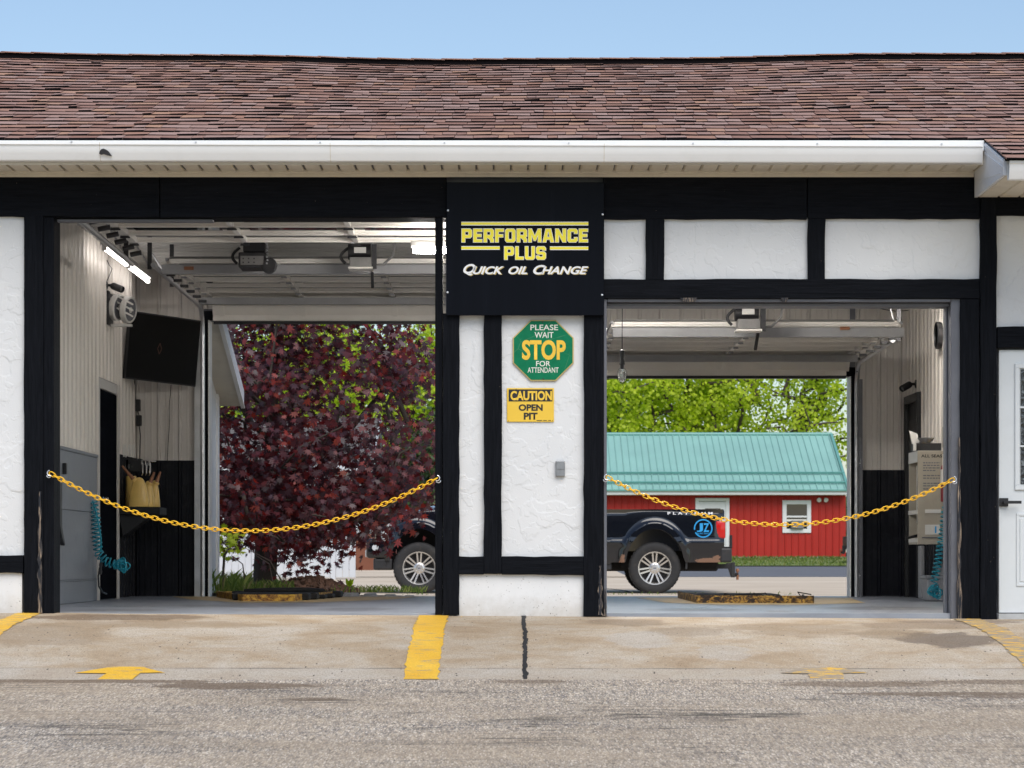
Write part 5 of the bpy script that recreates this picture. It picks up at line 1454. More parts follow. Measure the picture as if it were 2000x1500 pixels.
# black moulded splash guard hung on the grey sheet
Yg = 4.04 * FPX / 878 - CAMD
a = P(123, 0, Yg).x
pts = [(0.0, 945), (0.05, 944), (0.05, 1030), (0.11, 1062), (0.10, 1066), (0.04, 1050), (0.0, 1025)]
solo('splash_guard', MB().prism([(XLW + .02, Yg - .25 + q * 2.6, P(0, z, Yg).z) for q, z in pts], [(XLW + .06, Yg - .25 + q * 2.6, P(0, z, Yg).z) for q, z in pts]), MT['black_plastic'], 'black moulded splash guard hung on the grey sheet by the left post', 'splash guard', bevel=0.006)
solo('wall_latch', MB().box(XLW + .015, XLW + .05, Yg + .15, Yg + .2, P(0, 925, Yg).z, P(0, 903, Yg).z), MT['black_plastic'], 'small black latch on the grey sheet inside the left bay', 'latch', bevel=0.004)

# coiled air hoses
def coil(path, radius, turns, wire, bunch, label, cat='hose'):
    """helix along a path of points, ending in a bunched knot"""
    path = [Vector(p) for p in path]
    seg = [0.0]
    for p, q in zip(path, path[1:]): seg.append(seg[-1] + (q - p).length)
    def at(s):
        s = max(0, min(seg[-1], s))
        for i in range(len(path) - 1):
            if s <= seg[i + 1] or i == len(path) - 2:
                t = (s - seg[i]) / max(1e-6, seg[i + 1] - seg[i]); return path[i].lerp(path[i + 1], t), (path[i + 1] - path[i]).normalized()
    N = turns * 12; pts = []
    for i in range(N + 1):
        s = seg[-1] * i / N; p, t = at(s)
        sx = t.cross(Vector((0, 1, 0)));
        if sx.length < 1e-3: sx = Vector((1, 0, 0))
        sx.normalize(); sy = t.cross(sx)
        an = 2 * math.pi * i / 12
        pts.append(p + (sx * math.cos(an) + sy * math.sin(an)) * radius)
    root = thing('air_hose', label, cat, (path[-1].x, path[-1].y, min(p.z for p in path) - radius), 'teal coiled air hoses')
    MB().tube(pts, wire, 6).build('coil', MT['teal'], root, smooth='all')
    rr = random.Random(8); kn = []
    c = path[-1]
    for i in range(9 * 12):
        an = 2 * math.pi * i / 12; k = i / 108
        kn.append(c + Vector((bunch * math.cos(an) * (0.7 + .3 * math.sin(k * 9)) + 0.03 * math.sin(k * 14), bunch * .5 * math.sin(k * 20), bunch * math.sin(an) * (0.75 + .25 * math.cos(k * 11)) + 0.02 * math.cos(k * 17))))
    MB().tube(kn, wire, 6).build('tail', MT['teal'], root, smooth='all')
    return root
Yh = 5.35
h = coil([P(182, 980, Yh), P(187, 1010, Yh), P(189, 1050, Yh), P(192, 1080, Yh), P(206, 1096, Yh), P(222, 1102, Yh), P(237, 1104, Yh)], 0.042, 19, 0.0075, 0.055, 'teal coiled air hose hanging beside the doorway in the left bay')
MB().tube([P(181, 978, Yh), P(190, 1010, Yh - .03), P(197, 1050, Yh - .03), P(197, 1078, Yh)], 0.008, 6).build('lead', MT['teal'], h, smooth=True)
solo('air_fitting', MB().lathe([(0, 0), (.012, 0), (.016, .03), (.01, .06), (.018, .09), (.01, .14), (0, .14)], P(196, 1122, Yh), (0.05, 0, 1), 10), MT['dark_metal'], 'dark metal air fitting at the end of the hose by the left doorway', 'fitting', smooth=True)
solo('drop_hose', MB().tube([P(195, 1108, Yh), P(192, 1125, Yh), P(193, 1145, Yh), P(200, 1157, Yh + .1), P(208, 1160, Yh + .2)], 0.009, 6), MT['black_plastic'], 'short black hose hanging from the air fitting to the floor', 'hose', smooth=True)
Yh = 4.75
coil([P(1853, 972, Yh), P(1846, 1000, Yh), P(1842, 1040, Yh), P(1836, 1075, Yh), P(1830, 1110, Yh), P(1824, 1140, Yh), P(1826, 1156, Yh)], 0.036, 22, 0.0065, 0.052, 'teal coiled air hose hanging down the right wall below the extinguisher')

# pits
def curb(pts, h_, th, mat, root, name='curb_plate'):
    for (a, b) in zip(pts, pts[1:]):
        a, b = Vector((*a, 0)), Vector((*b, 0)); d = (b - a).normalized(); n = Vector((-d.y, d.x, 0)) * th / 2
        MB().hexa([a - n + Vector((0, 0, .004)), b - n + Vector((0, 0, .004)), b + n + Vector((0, 0, .004)), a + n + Vector((0, 0, .004)), a - n + Vector((0, 0, h_)), b - n + Vector((0, 0, h_)), b + n + Vector((0, 0, h_)), a + n + Vector((0, 0, h_))]).build(name, MT[mat], root, bevel=0.002)
mb = MB(); mb.poly([(P(x, 0, y).x, y, 0.004) for x, y in ((335, 8.35), (372, 6.4), (470, 4.6), (610, 4.7), (770, 6.5), (820, 8.3))]); struct('yellow_pit_border', mb, MT['floor_yellow'], recalc=False)
mb = MB(); mb.poly([(P(x, 0, y).x, y, 0.004) for x, y in ((1240, 7.6), (1300, 4.6), (1400, 3.5), (1560, 3.4), (1690, 4.4), (1660, 7.4), (1500, 8.2))]); struct('worn_pit_border', mb, MT['floor_yellow'], recalc=False)
t = thing('pit_curb', 'yellow steel curb with rust edging the pit of the left bay', 'curb', (-2.38, 5.7, 0), 'steel curbs round the pits')
curb([(P(424, 0, 7.95).x, 7.95), (P(474, 0, 5.35).x, 5.35), (P(574, 0, 5.35).x, 5.35), (P(660, 0, 7.95).x, 7.95)], 0.068, 0.014, 'rusty_yellow', t)
curb([(P(424, 0, 7.95).x + .01, 7.96), (P(490, 0, 8.2).x, 8.25)], 0.064, 0.014, 'dirty_yellow', t, 'rear_plate')
mb = MB(); rr = random.Random(2)
for k in range(5): mb.box(-2.75 - .1 * k * .5, -2.0 + .05 * k, 5.75 + k * .45, 6.12 + k * .45, 0.006, 0.045 + rr.uniform(0, .03))
mb.build('pit_cover', MT['pit_black'], t, bevel=0.012)
MB().tube([(P(478, 0, 7.2).x, 7.2, .07), (P(530, 0, 7.1).x, 7.1, .085), (P(600, 0, 7.2).x, 7.2, .085), (P(632, 0, 7.4).x, 7.4, .07)], 0.03, 8).build('rubber_edge', MT['pit_black'], t, smooth=True)
t = thing('pit_curb', 'grimy yellow and black steel curb edging the pit of the right bay', 'curb', (2.2, 4.5, 0), 'steel curbs round the pits')
curb([(P(1325, 0, 7.4).x, 7.4), (P(1362, 0, 4.35).x, 4.35), (P(1590, 0, 4.2).x, 4.2)], 0.074, 0.016, 'dirty_yellow', t)
mb = MB(); mb.box(P(1362, 0, 4.6).x + .04, P(1588, 0, 4.6).x, 4.55, 5.2, .004, .055); mb.box(P(1362, 0, 4.6).x + .02, P(1540, 0, 4.6).x, 5.25, 6.3, .004, .07)
mb.build('pit_cover', MT['pit_black'], t, bevel=0.012)
rr = random.Random(12)
for k in range(7):
    x = lerp(1400, 1580, rr.random()); y = 4.6 + rr.random(); p = P(x, 0, y)
    MB().tube([(p.x, y, .05), (p.x + rr.uniform(-.04, .04), y, .075 + rr.uniform(0, .02)), (p.x + rr.uniform(-.12, .12), y + .1, .07)], 0.006, 5).build('rubber_strip', MT['pit_black'], t)

# ------------------------------------------------------------------ things inside the right bay
Yp = 1.5
t = thing('drop_light', 'black trouble lamp with clear bulb hanging on a cord in the right bay', 'lamp', P(1215, 748, Yp))
MB().tube([P(1215.5, 560, Yp), P(1215, 682, Yp)], 0.004, 6).build('cord', MT['black_plastic'], t)
c = P(1215, 682, Yp)
MB().lathe([(0.006, 0.0), (0.018, -0.01), (0.020, -0.05), (0.015, -0.08), (0.022, -0.10), (0.024, -0.125), (0.016, -0.13), (0.016, -0.16), (0.018, -0.165)], c, (0, 0, 1), 16).build('handle', MT['black_plastic'], t, smooth=True)
MB().lathe([(0.012, -0.155), (0.028, -0.18), (0.034, -0.215), (0.030, -0.25), (0.016, -0.27), (0, -0.275)], c, (0, 0, 1), 18).build('bulb', MT['bulb'], t, smooth='all')
for k in range(6):
    an = math.pi / 3 * k
    MB().tube([(c.x + r_ * math.cos(an), c.y + r_ * math.sin(an), c.z + z) for r_, z in ((0.02, -.155), (.036, -.18), (.042, -.22), (.036, -.26), (.012, -.285))], 0.0018, 5).build('guard_wire', MT['dark_metal'], t)
MB().tube([(c.x, c.y, c.z - .28), (c.x + .012, c.y, c.z - .31), (c.x - .01, c.y, c.z - .34), (c.x - .03, c.y, c.z - .36), (c.x + .01, c.y, c.z - .40)], 0.002, 5).build('hook_wire', MT['dark_metal'], t)

Yc = 4.27 * FPX / 838 - CAMD
cc = P(838 + 1000, 655, Yc); cc.x = XRW - 0.02
t = thing('wall_clock', 'round black clock high on the right wall', 'clock', (cc.x, cc.y, cc.z - .13))
MB().lathe([(0, 0.0), (0.13, 0.0), (0.135, -0.02), (0.135, -0.05), (0.12, -0.055), (0.115, -0.04), (0, -0.04)], cc, (1, 0.0, 0), 28).build('case', MT['black_plastic'], t, smooth=True)
MB().lathe([(0.0, -0.042), (0.113, -0.042)], cc, (1, 0, 0), 28).build('face', MT['trim_grey'], t)
solo('ceiling_wire', MB().tube([P(1705, 599, 7.8), P(1730, 605, 7.8), P(1752, 608, 7.9), P(1774, 606, 8.2)], 0.005, 5), MT['black_plastic'], 'dark wire drooping across the top of the right bay', 'wire', smooth=True)

# cabinet
CX0, CX1, CY0, CY1 = 3.90, 4.262, 5.20, 5.77
cz0, cz1 = P(0, 1063, CY0).z, P(0, 880, CY0).z
t = thing('display_cabinet', 'beige metal cabinet with black lettering mounted on the right wall', 'cabinet', (4.08, 5.48, cz0))
MB().box(CX0, CX1, CY0, CY0 + .02, cz0, cz1).build('front_panel', MT['cabinet'], t, bevel=0.003)
MB().box(CX0 + .30, CX1, CY0 + .021, CY1, cz0, cz1 - .002).build('back_panel', MT['cabinet'], t)
MB().box(CX0 + .002, CX0 + .299, CY1 - .02, CY1, cz0, cz1 - .002).build('end_panel', MT['cabinet'], t)
MB().box(CX0 + .002, CX0 + .299, CY0 + .021, CY1 - .021, cz1 - .02, cz1 - .001).build('top_panel', MT['cabinet'], t)
MB().box(CX0 + .002, CX0 + .299, CY0 + .021, CY1 - .021, cz0, cz0 + .02).build('bottom_panel', MT['cabinet'], t)
MB().box(CX0 - .002, CX0 + .012, CY0 + .022, CY1, cz1 - .11, cz1 - .003).build('header_strip', MT['white_plastic'], t)
MB().box(CX0 - .002, CX0 + .012, CY0 + .022, CY1, cz0 + .02, cz0 + .06).build('tray_lip', MT['white_plastic'], t)
MB().box(CX0 - .004, CX0 + .012, CY0 + .01, CY1, P(0, 1004, CY0).z, P(0, 996, CY0).z).build('cross_strip', MT['white_plastic'], t)
rr = random.Random(1)
for k in range(7):
    y = CY0 + .08 + k * .06
    MB().box(CX0 + .06, CX0 + .09, y, y + .035, cz0 + .18 + rr.uniform(-.03, .06), cz1 - .13).build('wiper_blade', MT['black_plastic'] if k % 3 else MT['white_plastic'], t)
MB().tube([P(1768, 1052, CY0 - .04), P(1776, 1050, CY0 + .02), P(1792, 1046, CY0 + .1)], 0.014, 8).build('peg', MT['black_plastic'], t, smooth=True)
Yl = CY0 - 0.002
text('ALL SEASON', 1799, 1856, 887.5, 893.5, Yl, MT['black_print'], t, 0.02)
rr = random.Random(4)
for y in (904, 909, 914, 919, 929, 934, 944, 949, 955):
    x = 1803.0
    end = 1836 if y not in (919, 955) else 1828
    while x < end:
        wd = rr.uniform(3, 7); slab(x, min(end, x + wd), y - 1.1, y + .9, Yl, .001).build('fine_print', MT['trim_grey'], t); x += wd + 1.4
slab(1807, 1838, 995, 1002, Yl - .004, .006).build('label_holder', MT['white_plastic'], t)
slab(1807, 1836, 1025, 1044, Yl - .006, .008).build('card_pocket', MT['white_plastic'], t)
slab(1826, 1829, 1028, 1041, Yl - .008, .001).build('card_mark', MT['blue_print'], t)
slab(1801, 1850, 1049, 1051, Yl - .004, .006).build('seam', MT['trim_grey'], t)
# things lying on the cabinet
t = thing('parts_tray', 'dark open tray on top of the beige cabinet', 'tray', (4.1, 5.4, cz1))
mb = MB(); x0, x1 = P(1789, 0, 5.3).x, P(1838, 0, 5.3).x
mb.box(x0, x1, 5.28, 5.29, cz1 + .001, cz1 + .075); mb.box(x0, x1, 5.6, 5.61, cz1 + .001, cz1 + .075); mb.box(x0, x0 + .01, 5.29, 5.6, cz1 + .001, cz1 + .075); mb.box(x1 - .01, x1, 5.29, 5.6, cz1 + .001, cz1 + .075); mb.box(x0 + .01, x1 - .01, 5.29, 5.6, cz1 + .001, cz1 + .01)
mb.build('tray', MT['dark_metal'], t)
for k in range(5):
    MB().lathe([(0, 0), (.022, 0), (.022, .05), (.012, .06), (0, .06)], (x0 + .05 + k * .04, 5.4 + .03 * (k % 3), cz1 + .011), (0, 0, 1), 10).build('part', MT['rusty_yellow'] if k % 2 else MT['black_plastic'], t, smooth=True)
a = P(1783, 880, 5.26); solo('paper_card', MB().box(a.x, a.x + .03, 5.24, 5.245, cz1 + .001, cz1 + .08), MT['white_plastic'], 'small white card standing at the left end of the tray', 'card')
a = P(1808, 865, 5.45); z = cz1 + .078
solo('bowl', MB().lathe([(0, 0), (.035, 0), (.07, .03), (.085, .055), (.081, .055), (.066, .034), (0, .008)], (a.x, 5.45, z), (0, 0, 1), 20), MT['galv'], 'grey metal bowl resting on the dark tray', 'bowl', smooth=True)
solo('paper_sheets', MB().hexa([(a.x - .12, 5.5, z), (a.x - .05, 5.5, z), (a.x - .05, 5.56, z), (a.x - .12, 5.56, z), (a.x - .15, 5.52, z + .13), (a.x - .07, 5.52, z + .10), (a.x - .07, 5.53, z + .10), (a.x - .15, 5.53, z + .13)]), MT['white_plastic'], 'white folded papers leaning behind the metal bowl', 'papers')
a = P(1846, 845, 5.0)
solo('wall_bracket', MB().box(a.x - .02, XRW - .02, 4.98, 5.06, cz1 - .0 + .02, cz1 + .22), MT['cabinet'], 'beige wall bracket above the cabinet beside the jamb', 'bracket', bevel=0.006)
# extinguisher
Ye = 4.72
c = P(1848, 980, Ye); 
t = thing('fire_extinguisher', 'dark red fire extinguisher with white label in front of the cabinet', 'extinguisher', c)
zt = P(0, 905, Ye).z; h_ = zt - c.z
MB().lathe([(0, 0), (0.048, 0), (0.053, 0.012), (0.053, h_ - .05), (0.045, h_ - .02), (0.022, h_), (0.018, h_ + .03), (0, h_ + .03)], c, (0, 0, 1), 20).build('cylinder', MT['ext_red'], t, smooth=True)
MB().lathe([(0.0535, h_ * .47), (0.0535, h_ * .84)], c, (0, 0, 1), 20).build('paper_label', MT['white_plastic'], t)
MB().lathe([(0.0536, h_ * .44), (0.0536, h_ * .47)], c, (0, 0, 1), 20).build('label_band', MT['caution_yellow'], t)
MB().obox(c + Vector((-.02, -.056, h_ + .01)), (.024, 0, 0), (0, 0, .075), (0, .001, 0)).build('inspection_tag', MT['cream_print'], t)
MB().box(c.x - .012, c.x + .055, c.y - .012, c.y + .012, c.z + h_ + .03, c.z + h_ + .05).build('valve', MT['black_plastic'], t, bevel=.003)
MB().bar(c + Vector((-.02, 0, h_ + .05)), c + Vector((.07, 0, h_ + .085)), .018, .008).build('lever', MT['black_plastic'], t)
MB().tube([c + Vector((.04, 0, h_ + .035)), c + Vector((.07, 0, h_ - .02)), c + Vector((.068, 0, h_ * .5))], .009, 7).build('hose', MT['black_plastic'], t, smooth=True)
# grey tub below
Yb = 5.5
t = thing('plastic_tub', 'grey plastic tub on the floor under the cabinet', 'tub', P(1828, 1171, Yb))
x0, x1 = P(1805, 0, Yb).x, P(1852, 0, Yb).x; zt = P(0, 1126, Yb).z
mb = MB()
def rr4(x0, x1, y0, y1, z): return [(x0, y0, z), (x1, y0, z), (x1, y1, z), (x0, y1, z)]
mb.hexa(rr4(x0 + .02, x1 - .01, Yb - .12, Yb + .2, .003) + rr4(x0, x1, Yb - .15, Yb + .23, zt)); mb.build('body', MT['bin_grey'], t, bevel=.012, seg=2)
MB().box(x0 - .01, x1 + .005, Yb - .165, Yb + .245, zt - .02, zt + .01).build('lid', MT['bin_grey'], t, bevel=.005)
solo('wall_conduit_box', MB().box(P(1796, 0, 6.2).x, P(1803, 0, 6.2).x, 6.1, 6.3, .02, P(0, 1066, 6.2).z), MT['bin_grey'], 'grey upright duct on the right wall below the cabinet', 'duct', bevel=.006)
# pallet-jack style catches on the rear right jamb
for py in (905, 1012, 1124):
    a = P(1675, py, 8.3); solo('door_catch', MB().box(a.x - .02, a.x + .022, 8.30, 8.36, a.z - .03, a.z + .03).box(a.x - .012, a.x + .03, 8.285, 8.30, a.z - .006, a.z + .006), MT['galv'], {905: 'upper steel catch on the rear wall beside the right exit', 1012: 'middle steel catch on the rear wall beside the right exit', 1124: 'lowest steel catch on the rear wall beside the right exit'}[py], 'catch', 'steel catches on the rear wall', bevel=.003)
# patched floor scar
for px, py, Y in ((480, 1191, 1.2), (1525, 1197, 0.7)):
    rr = random.Random(px); cx = P(px, 0, Y).x
    mb = MB(); mb.poly([(cx + .12 * math.cos(k * .45) * rr.uniform(.7, 1.2), Y + .22 * math.sin(k * .45) * rr.uniform(.6, 1.2), 0.003) for k in range(14)]); struct('floor_patch', mb, MT['foundation'], recalc=False)

# ------------------------------------------------------------------ pickup truck
TD = 24.1
TP = P(1279, 1160, TD)           # ground point below the rear axle, near side
TS = (CAMD + TD) / FPX           # metres per photo pixel at the truck
WB = -3.966
def zbot(x):
    z = 0.53 if x > -3.4 else 0.56
    if -3.3 < x < -0.75: z = 0.50
    for xc in (0.0, WB):
        q = (x - xc) / 0.50
        if abs(q) < 1: z = max(z, 0.44 + 0.655 * math.sqrt(1 - q * q))
    return z
def ztop(x):
    if x > -0.93: return 1.42
    if x > -2.95: return 1.40
    return interp(x, [(-4.70, 1.16), (-4.66, 1.24), (-4.55, 1.315), (-4.3, 1.365), (-3.6, 1.44), (-2.95, 1.50)])
def halfw(x, z):
    w_ = 0.985
    w_ -= 0.035 * max(0, (z - 0.95) / 0.5) ** 1.3
    w_ += 0.022 * math.exp(-((z - 0.86) / 0.045) ** 2)          # body crease
    w_ -= 0.030 * max(0, (0.80 - z) / 0.3)
    for xc in (0.0, WB):
        e = math.sqrt(((x - xc) / 0.50) ** 2 + (max(0, z - 0.44) / 0.655) ** 2) - 1
        if -0.05 < e < 0.30: w_ += 0.055 * (1 - max(0, min(1, (e - 0.16) / 0.14))) ** 2 * (1.0 if z > 0.44 else max(0, (z - .3) / .14))
    if x < -4.2: w_ -= 0.16 * ((-4.2 - x) / 0.5) ** 2
    if x > 1.02: w_ -= 0.035 * ((x - 1.02) / 0.15) ** 2
    if x > -2.95 and x < -0.93 and z > 1.0: w_ -= 0.01
    return w_
def make_truck():
    tk = thing('pickup_truck', 'black pickup truck with round blue decal on its bed parked behind the garage', 'truck', (0, 0, 0))
    # local frame: x along the truck (front at -x), y across (0 = centre), z up from the ground
    xs = [-4.70 + i * 0.0326 for i in range(181)]
    xs = [x for x in xs if x <= 1.17] + [1.17]
    NV = 26
    body = MB()
    for sg in (-1, 1):
        o = len(body.v)
        for x in xs:
            zb, zt = zbot(x), ztop(x)
            for k in range(NV + 1):
                z = lerp(zb, zt, k / NV); y = halfw(x, z)
                if k == NV: y -= 0.030
                if k == NV - 1: y -= 0.010
                body.v.append((x, sg * y, z))
        n = NV + 1
        for i in range(len(xs) - 1):
            for k in range(NV): a = o + i * n + k; body.f.append((a, a + n, a + n + 1, a + 1)); body.mi.append(0)
        # return flange at the wheel openings and sills
        o2 = len(body.v)
        for x in xs:
            zb = zbot(x); y = halfw(x, zb); body.v += [(x, sg * y, zb), (x, sg * (y - 0.09), zb + 0.01)]
        for i in range(len(xs) - 1): a = o2 + 2 * i; body.f.append((a, a + 1, a + 3, a + 2)); body.mi.append(0)
    # hood, tailgate, bed rails, front
    hx = [x for x in xs if x <= -2.90]
    o = len(body.v); m = 14
    for x in hx:
        y0 = halfw(x, ztop(x)) - 0.030
        for j in range(m + 1):
            f = j / m * 2 - 1
            body.v.append((x, f * y0, ztop(x) + 0.055 * (1 - abs(f) ** 2.5) + (0.02 if 0.25 < abs(f) < 0.55 else 0) * min(1, (x + 4.7) * 3)))
    for i in range(len(hx) - 1):
        for j in range(m): a = o + i * (m + 1) + j; body.f.append((a, a + 1, a + m + 2, a + m + 1)); body.mi.append(0)
    body.box(-0.92, 1.15, -0.955, -0.84, 1.36, 1.424); body.box(-0.92, 1.15, 0.84, 0.955, 1.36, 1.424)
    body.box(-0.90, 1.12, -0.84, 0.84, 0.72, 0.76); body.box(-0.93, -0.89, -0.94, 0.94, 0.6, 1.40)
    body.box(-0.90, 1.12, -0.845, -0.835, 0.76, 1.36); body.box(-0.90, 1.12, 0.835, 0.845, 0.76, 1.36)
    body.build('body', MT['truck'], tk, smooth=True)
    MB().box(1.12, 1.178, -0.90, 0.90, 0.60, 1.415).build('tailgate', MT['truck'], tk, bevel=0.02, seg=3)
    MB().box(-4.725, -4.60, -0.66, 0.66, 0.82, 1.26).build('grille', MT['chrome'], tk, bevel=0.02)
    for k in range(3): MB().box(-4.735, -4.72, -0.56, 0.56, 0.90 + k * 0.11, 0.965 + k * 0.11).build('grille_opening', MT['black_plastic'], tk)
    # cab
    def cab_ring(z, x0, x1, w_): return [(x0, -w_, z), (x1, -w_, z), (x1, w_, z), (x0, w_, z)]
    MB().hexa(cab_ring(1.385, -3.02, -0.94, 0.925) + cab_ring(1.96, -2.28, -1.02, 0.73)).build('cab', MT['truck'], tk, bevel=0.06, seg=4, smooth=True)
    for sg in (-1, 1):
        def side(x, z):
            f = (z - 1.385) / (1.96 - 1.385); return (x, sg * (lerp(0.925, 0.73, f) + 0.006), z)
        for (a, b, c, d) in ((-2.62, -2.02, -2.25, -1.95), (-1.90, -1.16, -1.86, -1.18)):
            MB().quad(side(a, 1.45), side(b, 1.45), side(d, 1.86), side(c, 1.86)).build('side_window', MT['glass'], tk)
        MB().obox((-2.70, sg * 1.12, 1.55), (0.05, 0, 0.01), (0, 0.10, 0), (0, 0, 0.16)).build('mirror', MT['black_plastic'], tk, bevel=0.02, seg=2)
        MB().bar((-2.62, sg * 0.92, 1.44), (-2.68, sg * 1.04, 1.50), 0.05, 0.05).build('mirror_arm', MT['black_plastic'], tk)
        for (xh, zh) in ((-2.0, 1.22), (-1.12, 1.22)): MB().box(xh - .10, xh + .06, sg * 0.985 - .015, sg * 0.985 + .015, zh - .02, zh + .02).build('door_handle', MT['chrome'], tk, bevel=.006)
        MB().obox((-4.50, sg * 0.80, 1.04), (0.11, 0, 0), (0, 0.14, 0), (0, 0, 0.15)).build('headlight', MT['lens_clear'], tk, bevel=0.03, seg=2)
        mb = MB(); mb.obox((1.105, sg * 0.905, 1.08), (0.085, 0, 0), (0, 0.075, 0), (0, 0, 0.15)); mb.build('tail_light', MT['lens_red'], tk, bevel=0.03, seg=3, smooth=True)
        MB().obox((1.125, sg * 0.90, 1.235), (0.045, 0, 0), (0, 0.062, 0), (0, 0, 0.022)).build('reverse_light', MT['lens_clear'], tk, bevel=0.01)
        # mud flaps and wheel wells
        MB().hexa([(0.515, sg * .72, .42), (0.545, sg * .72, .42), (0.545, sg * .985, .42), (0.515, sg * .985, .42), (0.525, sg * .72, .80), (0.56, sg * .72, .80), (0.56, sg * .985, .80), (0.525, sg * .985, .80)]).build('mud_flap', MT['truck_plastic'], tk)
        for xc in (0.0, WB):
            mb = MB(); N = 20; o = 0
            for k in range(N + 1):
                an = math.pi * k / N; x = xc + 0.56 * math.cos(an); z = 0.44 + 0.70 * math.sin(an)
                mb.v += [(x, sg * 0.93, z), (x, sg * 0.55, z)]
            for k in range(N): mb.f.append((2 * k, 2 * k + 1, 2 * k + 3, 2 * k + 2)); mb.mi.append(0)
            mb.poly([(xc + 0.56 * math.cos(math.pi * k / N), sg * 0.55, 0.44 + 0.70 * math.sin(math.pi * k / N)) for k in range(N + 1)])
            mb.build('wheel_well', MT['chassis'], tk)
        MB().tube([(0.30, sg * .56, .95), (0.34, sg * .56, .98), (.40, sg * .56, .93)], .018, 6).build('brake_line', MT['lens_red'], tk)
        MB().tube([(-.32, sg * .56, .96), (-.24, sg * .56, .97), (-.2, sg * .56, .95)], .018, 6).build('brake_line', MT['lens_red'], tk)
    MB().hexa([(-2.93, -.80, 1.44), (-2.93, .80, 1.44), (-2.93 + .02, .80, 1.44), (-2.93 + .02, -.80, 1.44), (-2.36, -.68, 1.90), (-2.36, .68, 1.90), (-2.34, .68, 1.90), (-2.34, -.68, 1.90)]).build('windshield', MT['glass'], tk)
    # bumpers
    mb = MB(); mb.box(-4.86, -4.44, -0.97, 0.97, 0.60, 0.93); mb.build('front_bumper', MT['truck'], tk, bevel=0.055, seg=4, smooth=True)
    MB().box(-4.74, -4.42, -0.92, 0.92, 0.40, 0.595).build('front_valance', MT['truck_plastic'], tk, bevel=0.03, seg=2)
    MB().box(-4.90, -4.86, -0.5, 0.5, 0.62, 0.74).build('tow_bar', MT['hook'], tk, bevel=.01)
    for sg in (-1, 1): MB().lathe([(0, 0), (.055, 0), (.05, .03), (0, .03)], (-4.70, sg * .965, .78), (-.4, sg, 0), 14).build('fog_light', MT['lens_clear'], tk)
    mb = MB(); mb.box(1.10, 1.30, -0.97, 0.97, 0.53, 0.775); mb.build('rear_bumper', MT['truck_plastic'], tk, bevel=0.03, seg=2)
    MB().box(1.15, 1.305, -0.94, 0.94, 0.776, 0.795).build('bumper_step', MT['black_plastic'], tk, bevel=.006)
    # drop hitch with ball
    mb = MB(); mb.box(0.9, 1.34, -.04, .04, .42, .50); mb.prism([(1.28, -.03, .52), (1.36, -.03, .52), (1.44, -.03, .28), (1.36, -.03, .28)], [(1.28, .03, .52), (1.36, .03, .52), (1.44, .03, .28), (1.36, .03, .28)]); mb.box(1.36, 1.43, -.04, .04, .27, .53)
    mb.build('hitch', MT['truck_plastic'], tk, bevel=.006)
    MB().tube([(1.42, 0, .32), (1.49, 0, .32)], .03, 8).build('ball_mount', MT['chassis'], tk)
    MB().lathe([(0, -.10), (.022, -.10), (.022, -.05), (.028, -.02), (.014, 0), (.014, .03), (.028, .04), (.031, .065), (.022, .09), (0, .094)], (1.475, 0, .33), (0, 0, 1), 14).build('hitch_ball', MT['spout'], tk, smooth=True)
    MB().box(-4.35, 1.1, -0.52, 0.52, 0.38, 0.62).build('chassis', MT['chassis'], tk, bevel=.03)
    MB().box(-3.3, -0.72, -0.93, 0.93, 0.40, 0.52).build('running_board', MT['truck_plastic'], tk, bevel=.02)
    for x in (0.0, WB): MB().tube([(x, -.8, .433), (x, .8, .433)], .06, 10).build('axle', MT['chassis'], tk)
    # wheels
    for x in (0.0, WB):
        for sg in (-1, 1):
            yo = sg * 0.975
            def prof(pts): return [(r_, h_) for r_, h_ in pts]
            ax = (0, sg, 0); c = Vector((x, yo - sg * 0.13, 0.433))
            wm = MB().lathe([(.27, -.13), (.36, -.135), (.405, -.13), (.428, -.11), (.433, -.06), (.433, .07), (.428, .10), (.408, .118), (.37, .128), (.335, .124), (.300, .118), (.278, .108)], c, ax, 48, cap=False)
            wh = wm.build('wheel', MT['tyre'], tk, smooth='all')
            tr = MB()    # tread blocks
            for k in range(40):
                an = 2 * math.pi * k / 40
                e = Vector((math.cos(an), 0, math.sin(an))); tng = Vector((-math.sin(an), 0, math.cos(an)))
                for h_ in (-.085, -.03, .03, .085): tr.obox(c + e * .4335 + Vector(ax) * h_, tng * .024, Vector(ax) * .021, e * .0045)
            tr.build('tread', MT['tyre'], wh)
            rim = MB().lathe([(.276, -.1), (.282, .10), (.279, .114), (.264, .112), (.252, .095), (.246, .04), (.240, -.02)], c, ax, 48, cap=False)
            rim.lathe([(0, .095), (.055, .094), (.085, .088), (.10, .075), (.105, .05), (.10, .03)], c, ax, 32, cap=False)
            for k in range(7):
                for dlt in (-1, 1):
                    an = 2 * math.pi * k / 7 + math.pi / 2
                    e = Vector((math.cos(an), 0, math.sin(an))); tng = Vector((-math.sin(an), 0, math.cos(an)))
                    p0 = c + e * .085 + tng * dlt * .022 + Vector(ax) * .062; p1 = c + e * .258 + tng * dlt * .036 + Vector(ax) * .085
                    rim.obox((p0 + p1) / 2, (p1 - p0) / 2, tng * .0135, Vector(ax) * .018)
            rim.build('rim', MT['alloy'], wh, smooth=True)
            MB().lathe([(.247, -.015), (.20, -.02), (0, -.02)], c, ax, 32).build('brake_disc', MT['alloy_dark'], wh)
            for k in range(8):
                an = 2 * math.pi * k / 8; e = Vector((math.cos(an), 0, math.sin(an)))
                MB().lathe([(0, 0), (.010, 0), (.009, .014), (0, .016)], c + e * .068 + Vector(ax) * .088, ax, 8).build('lug_nut', MT['chrome'], wh)
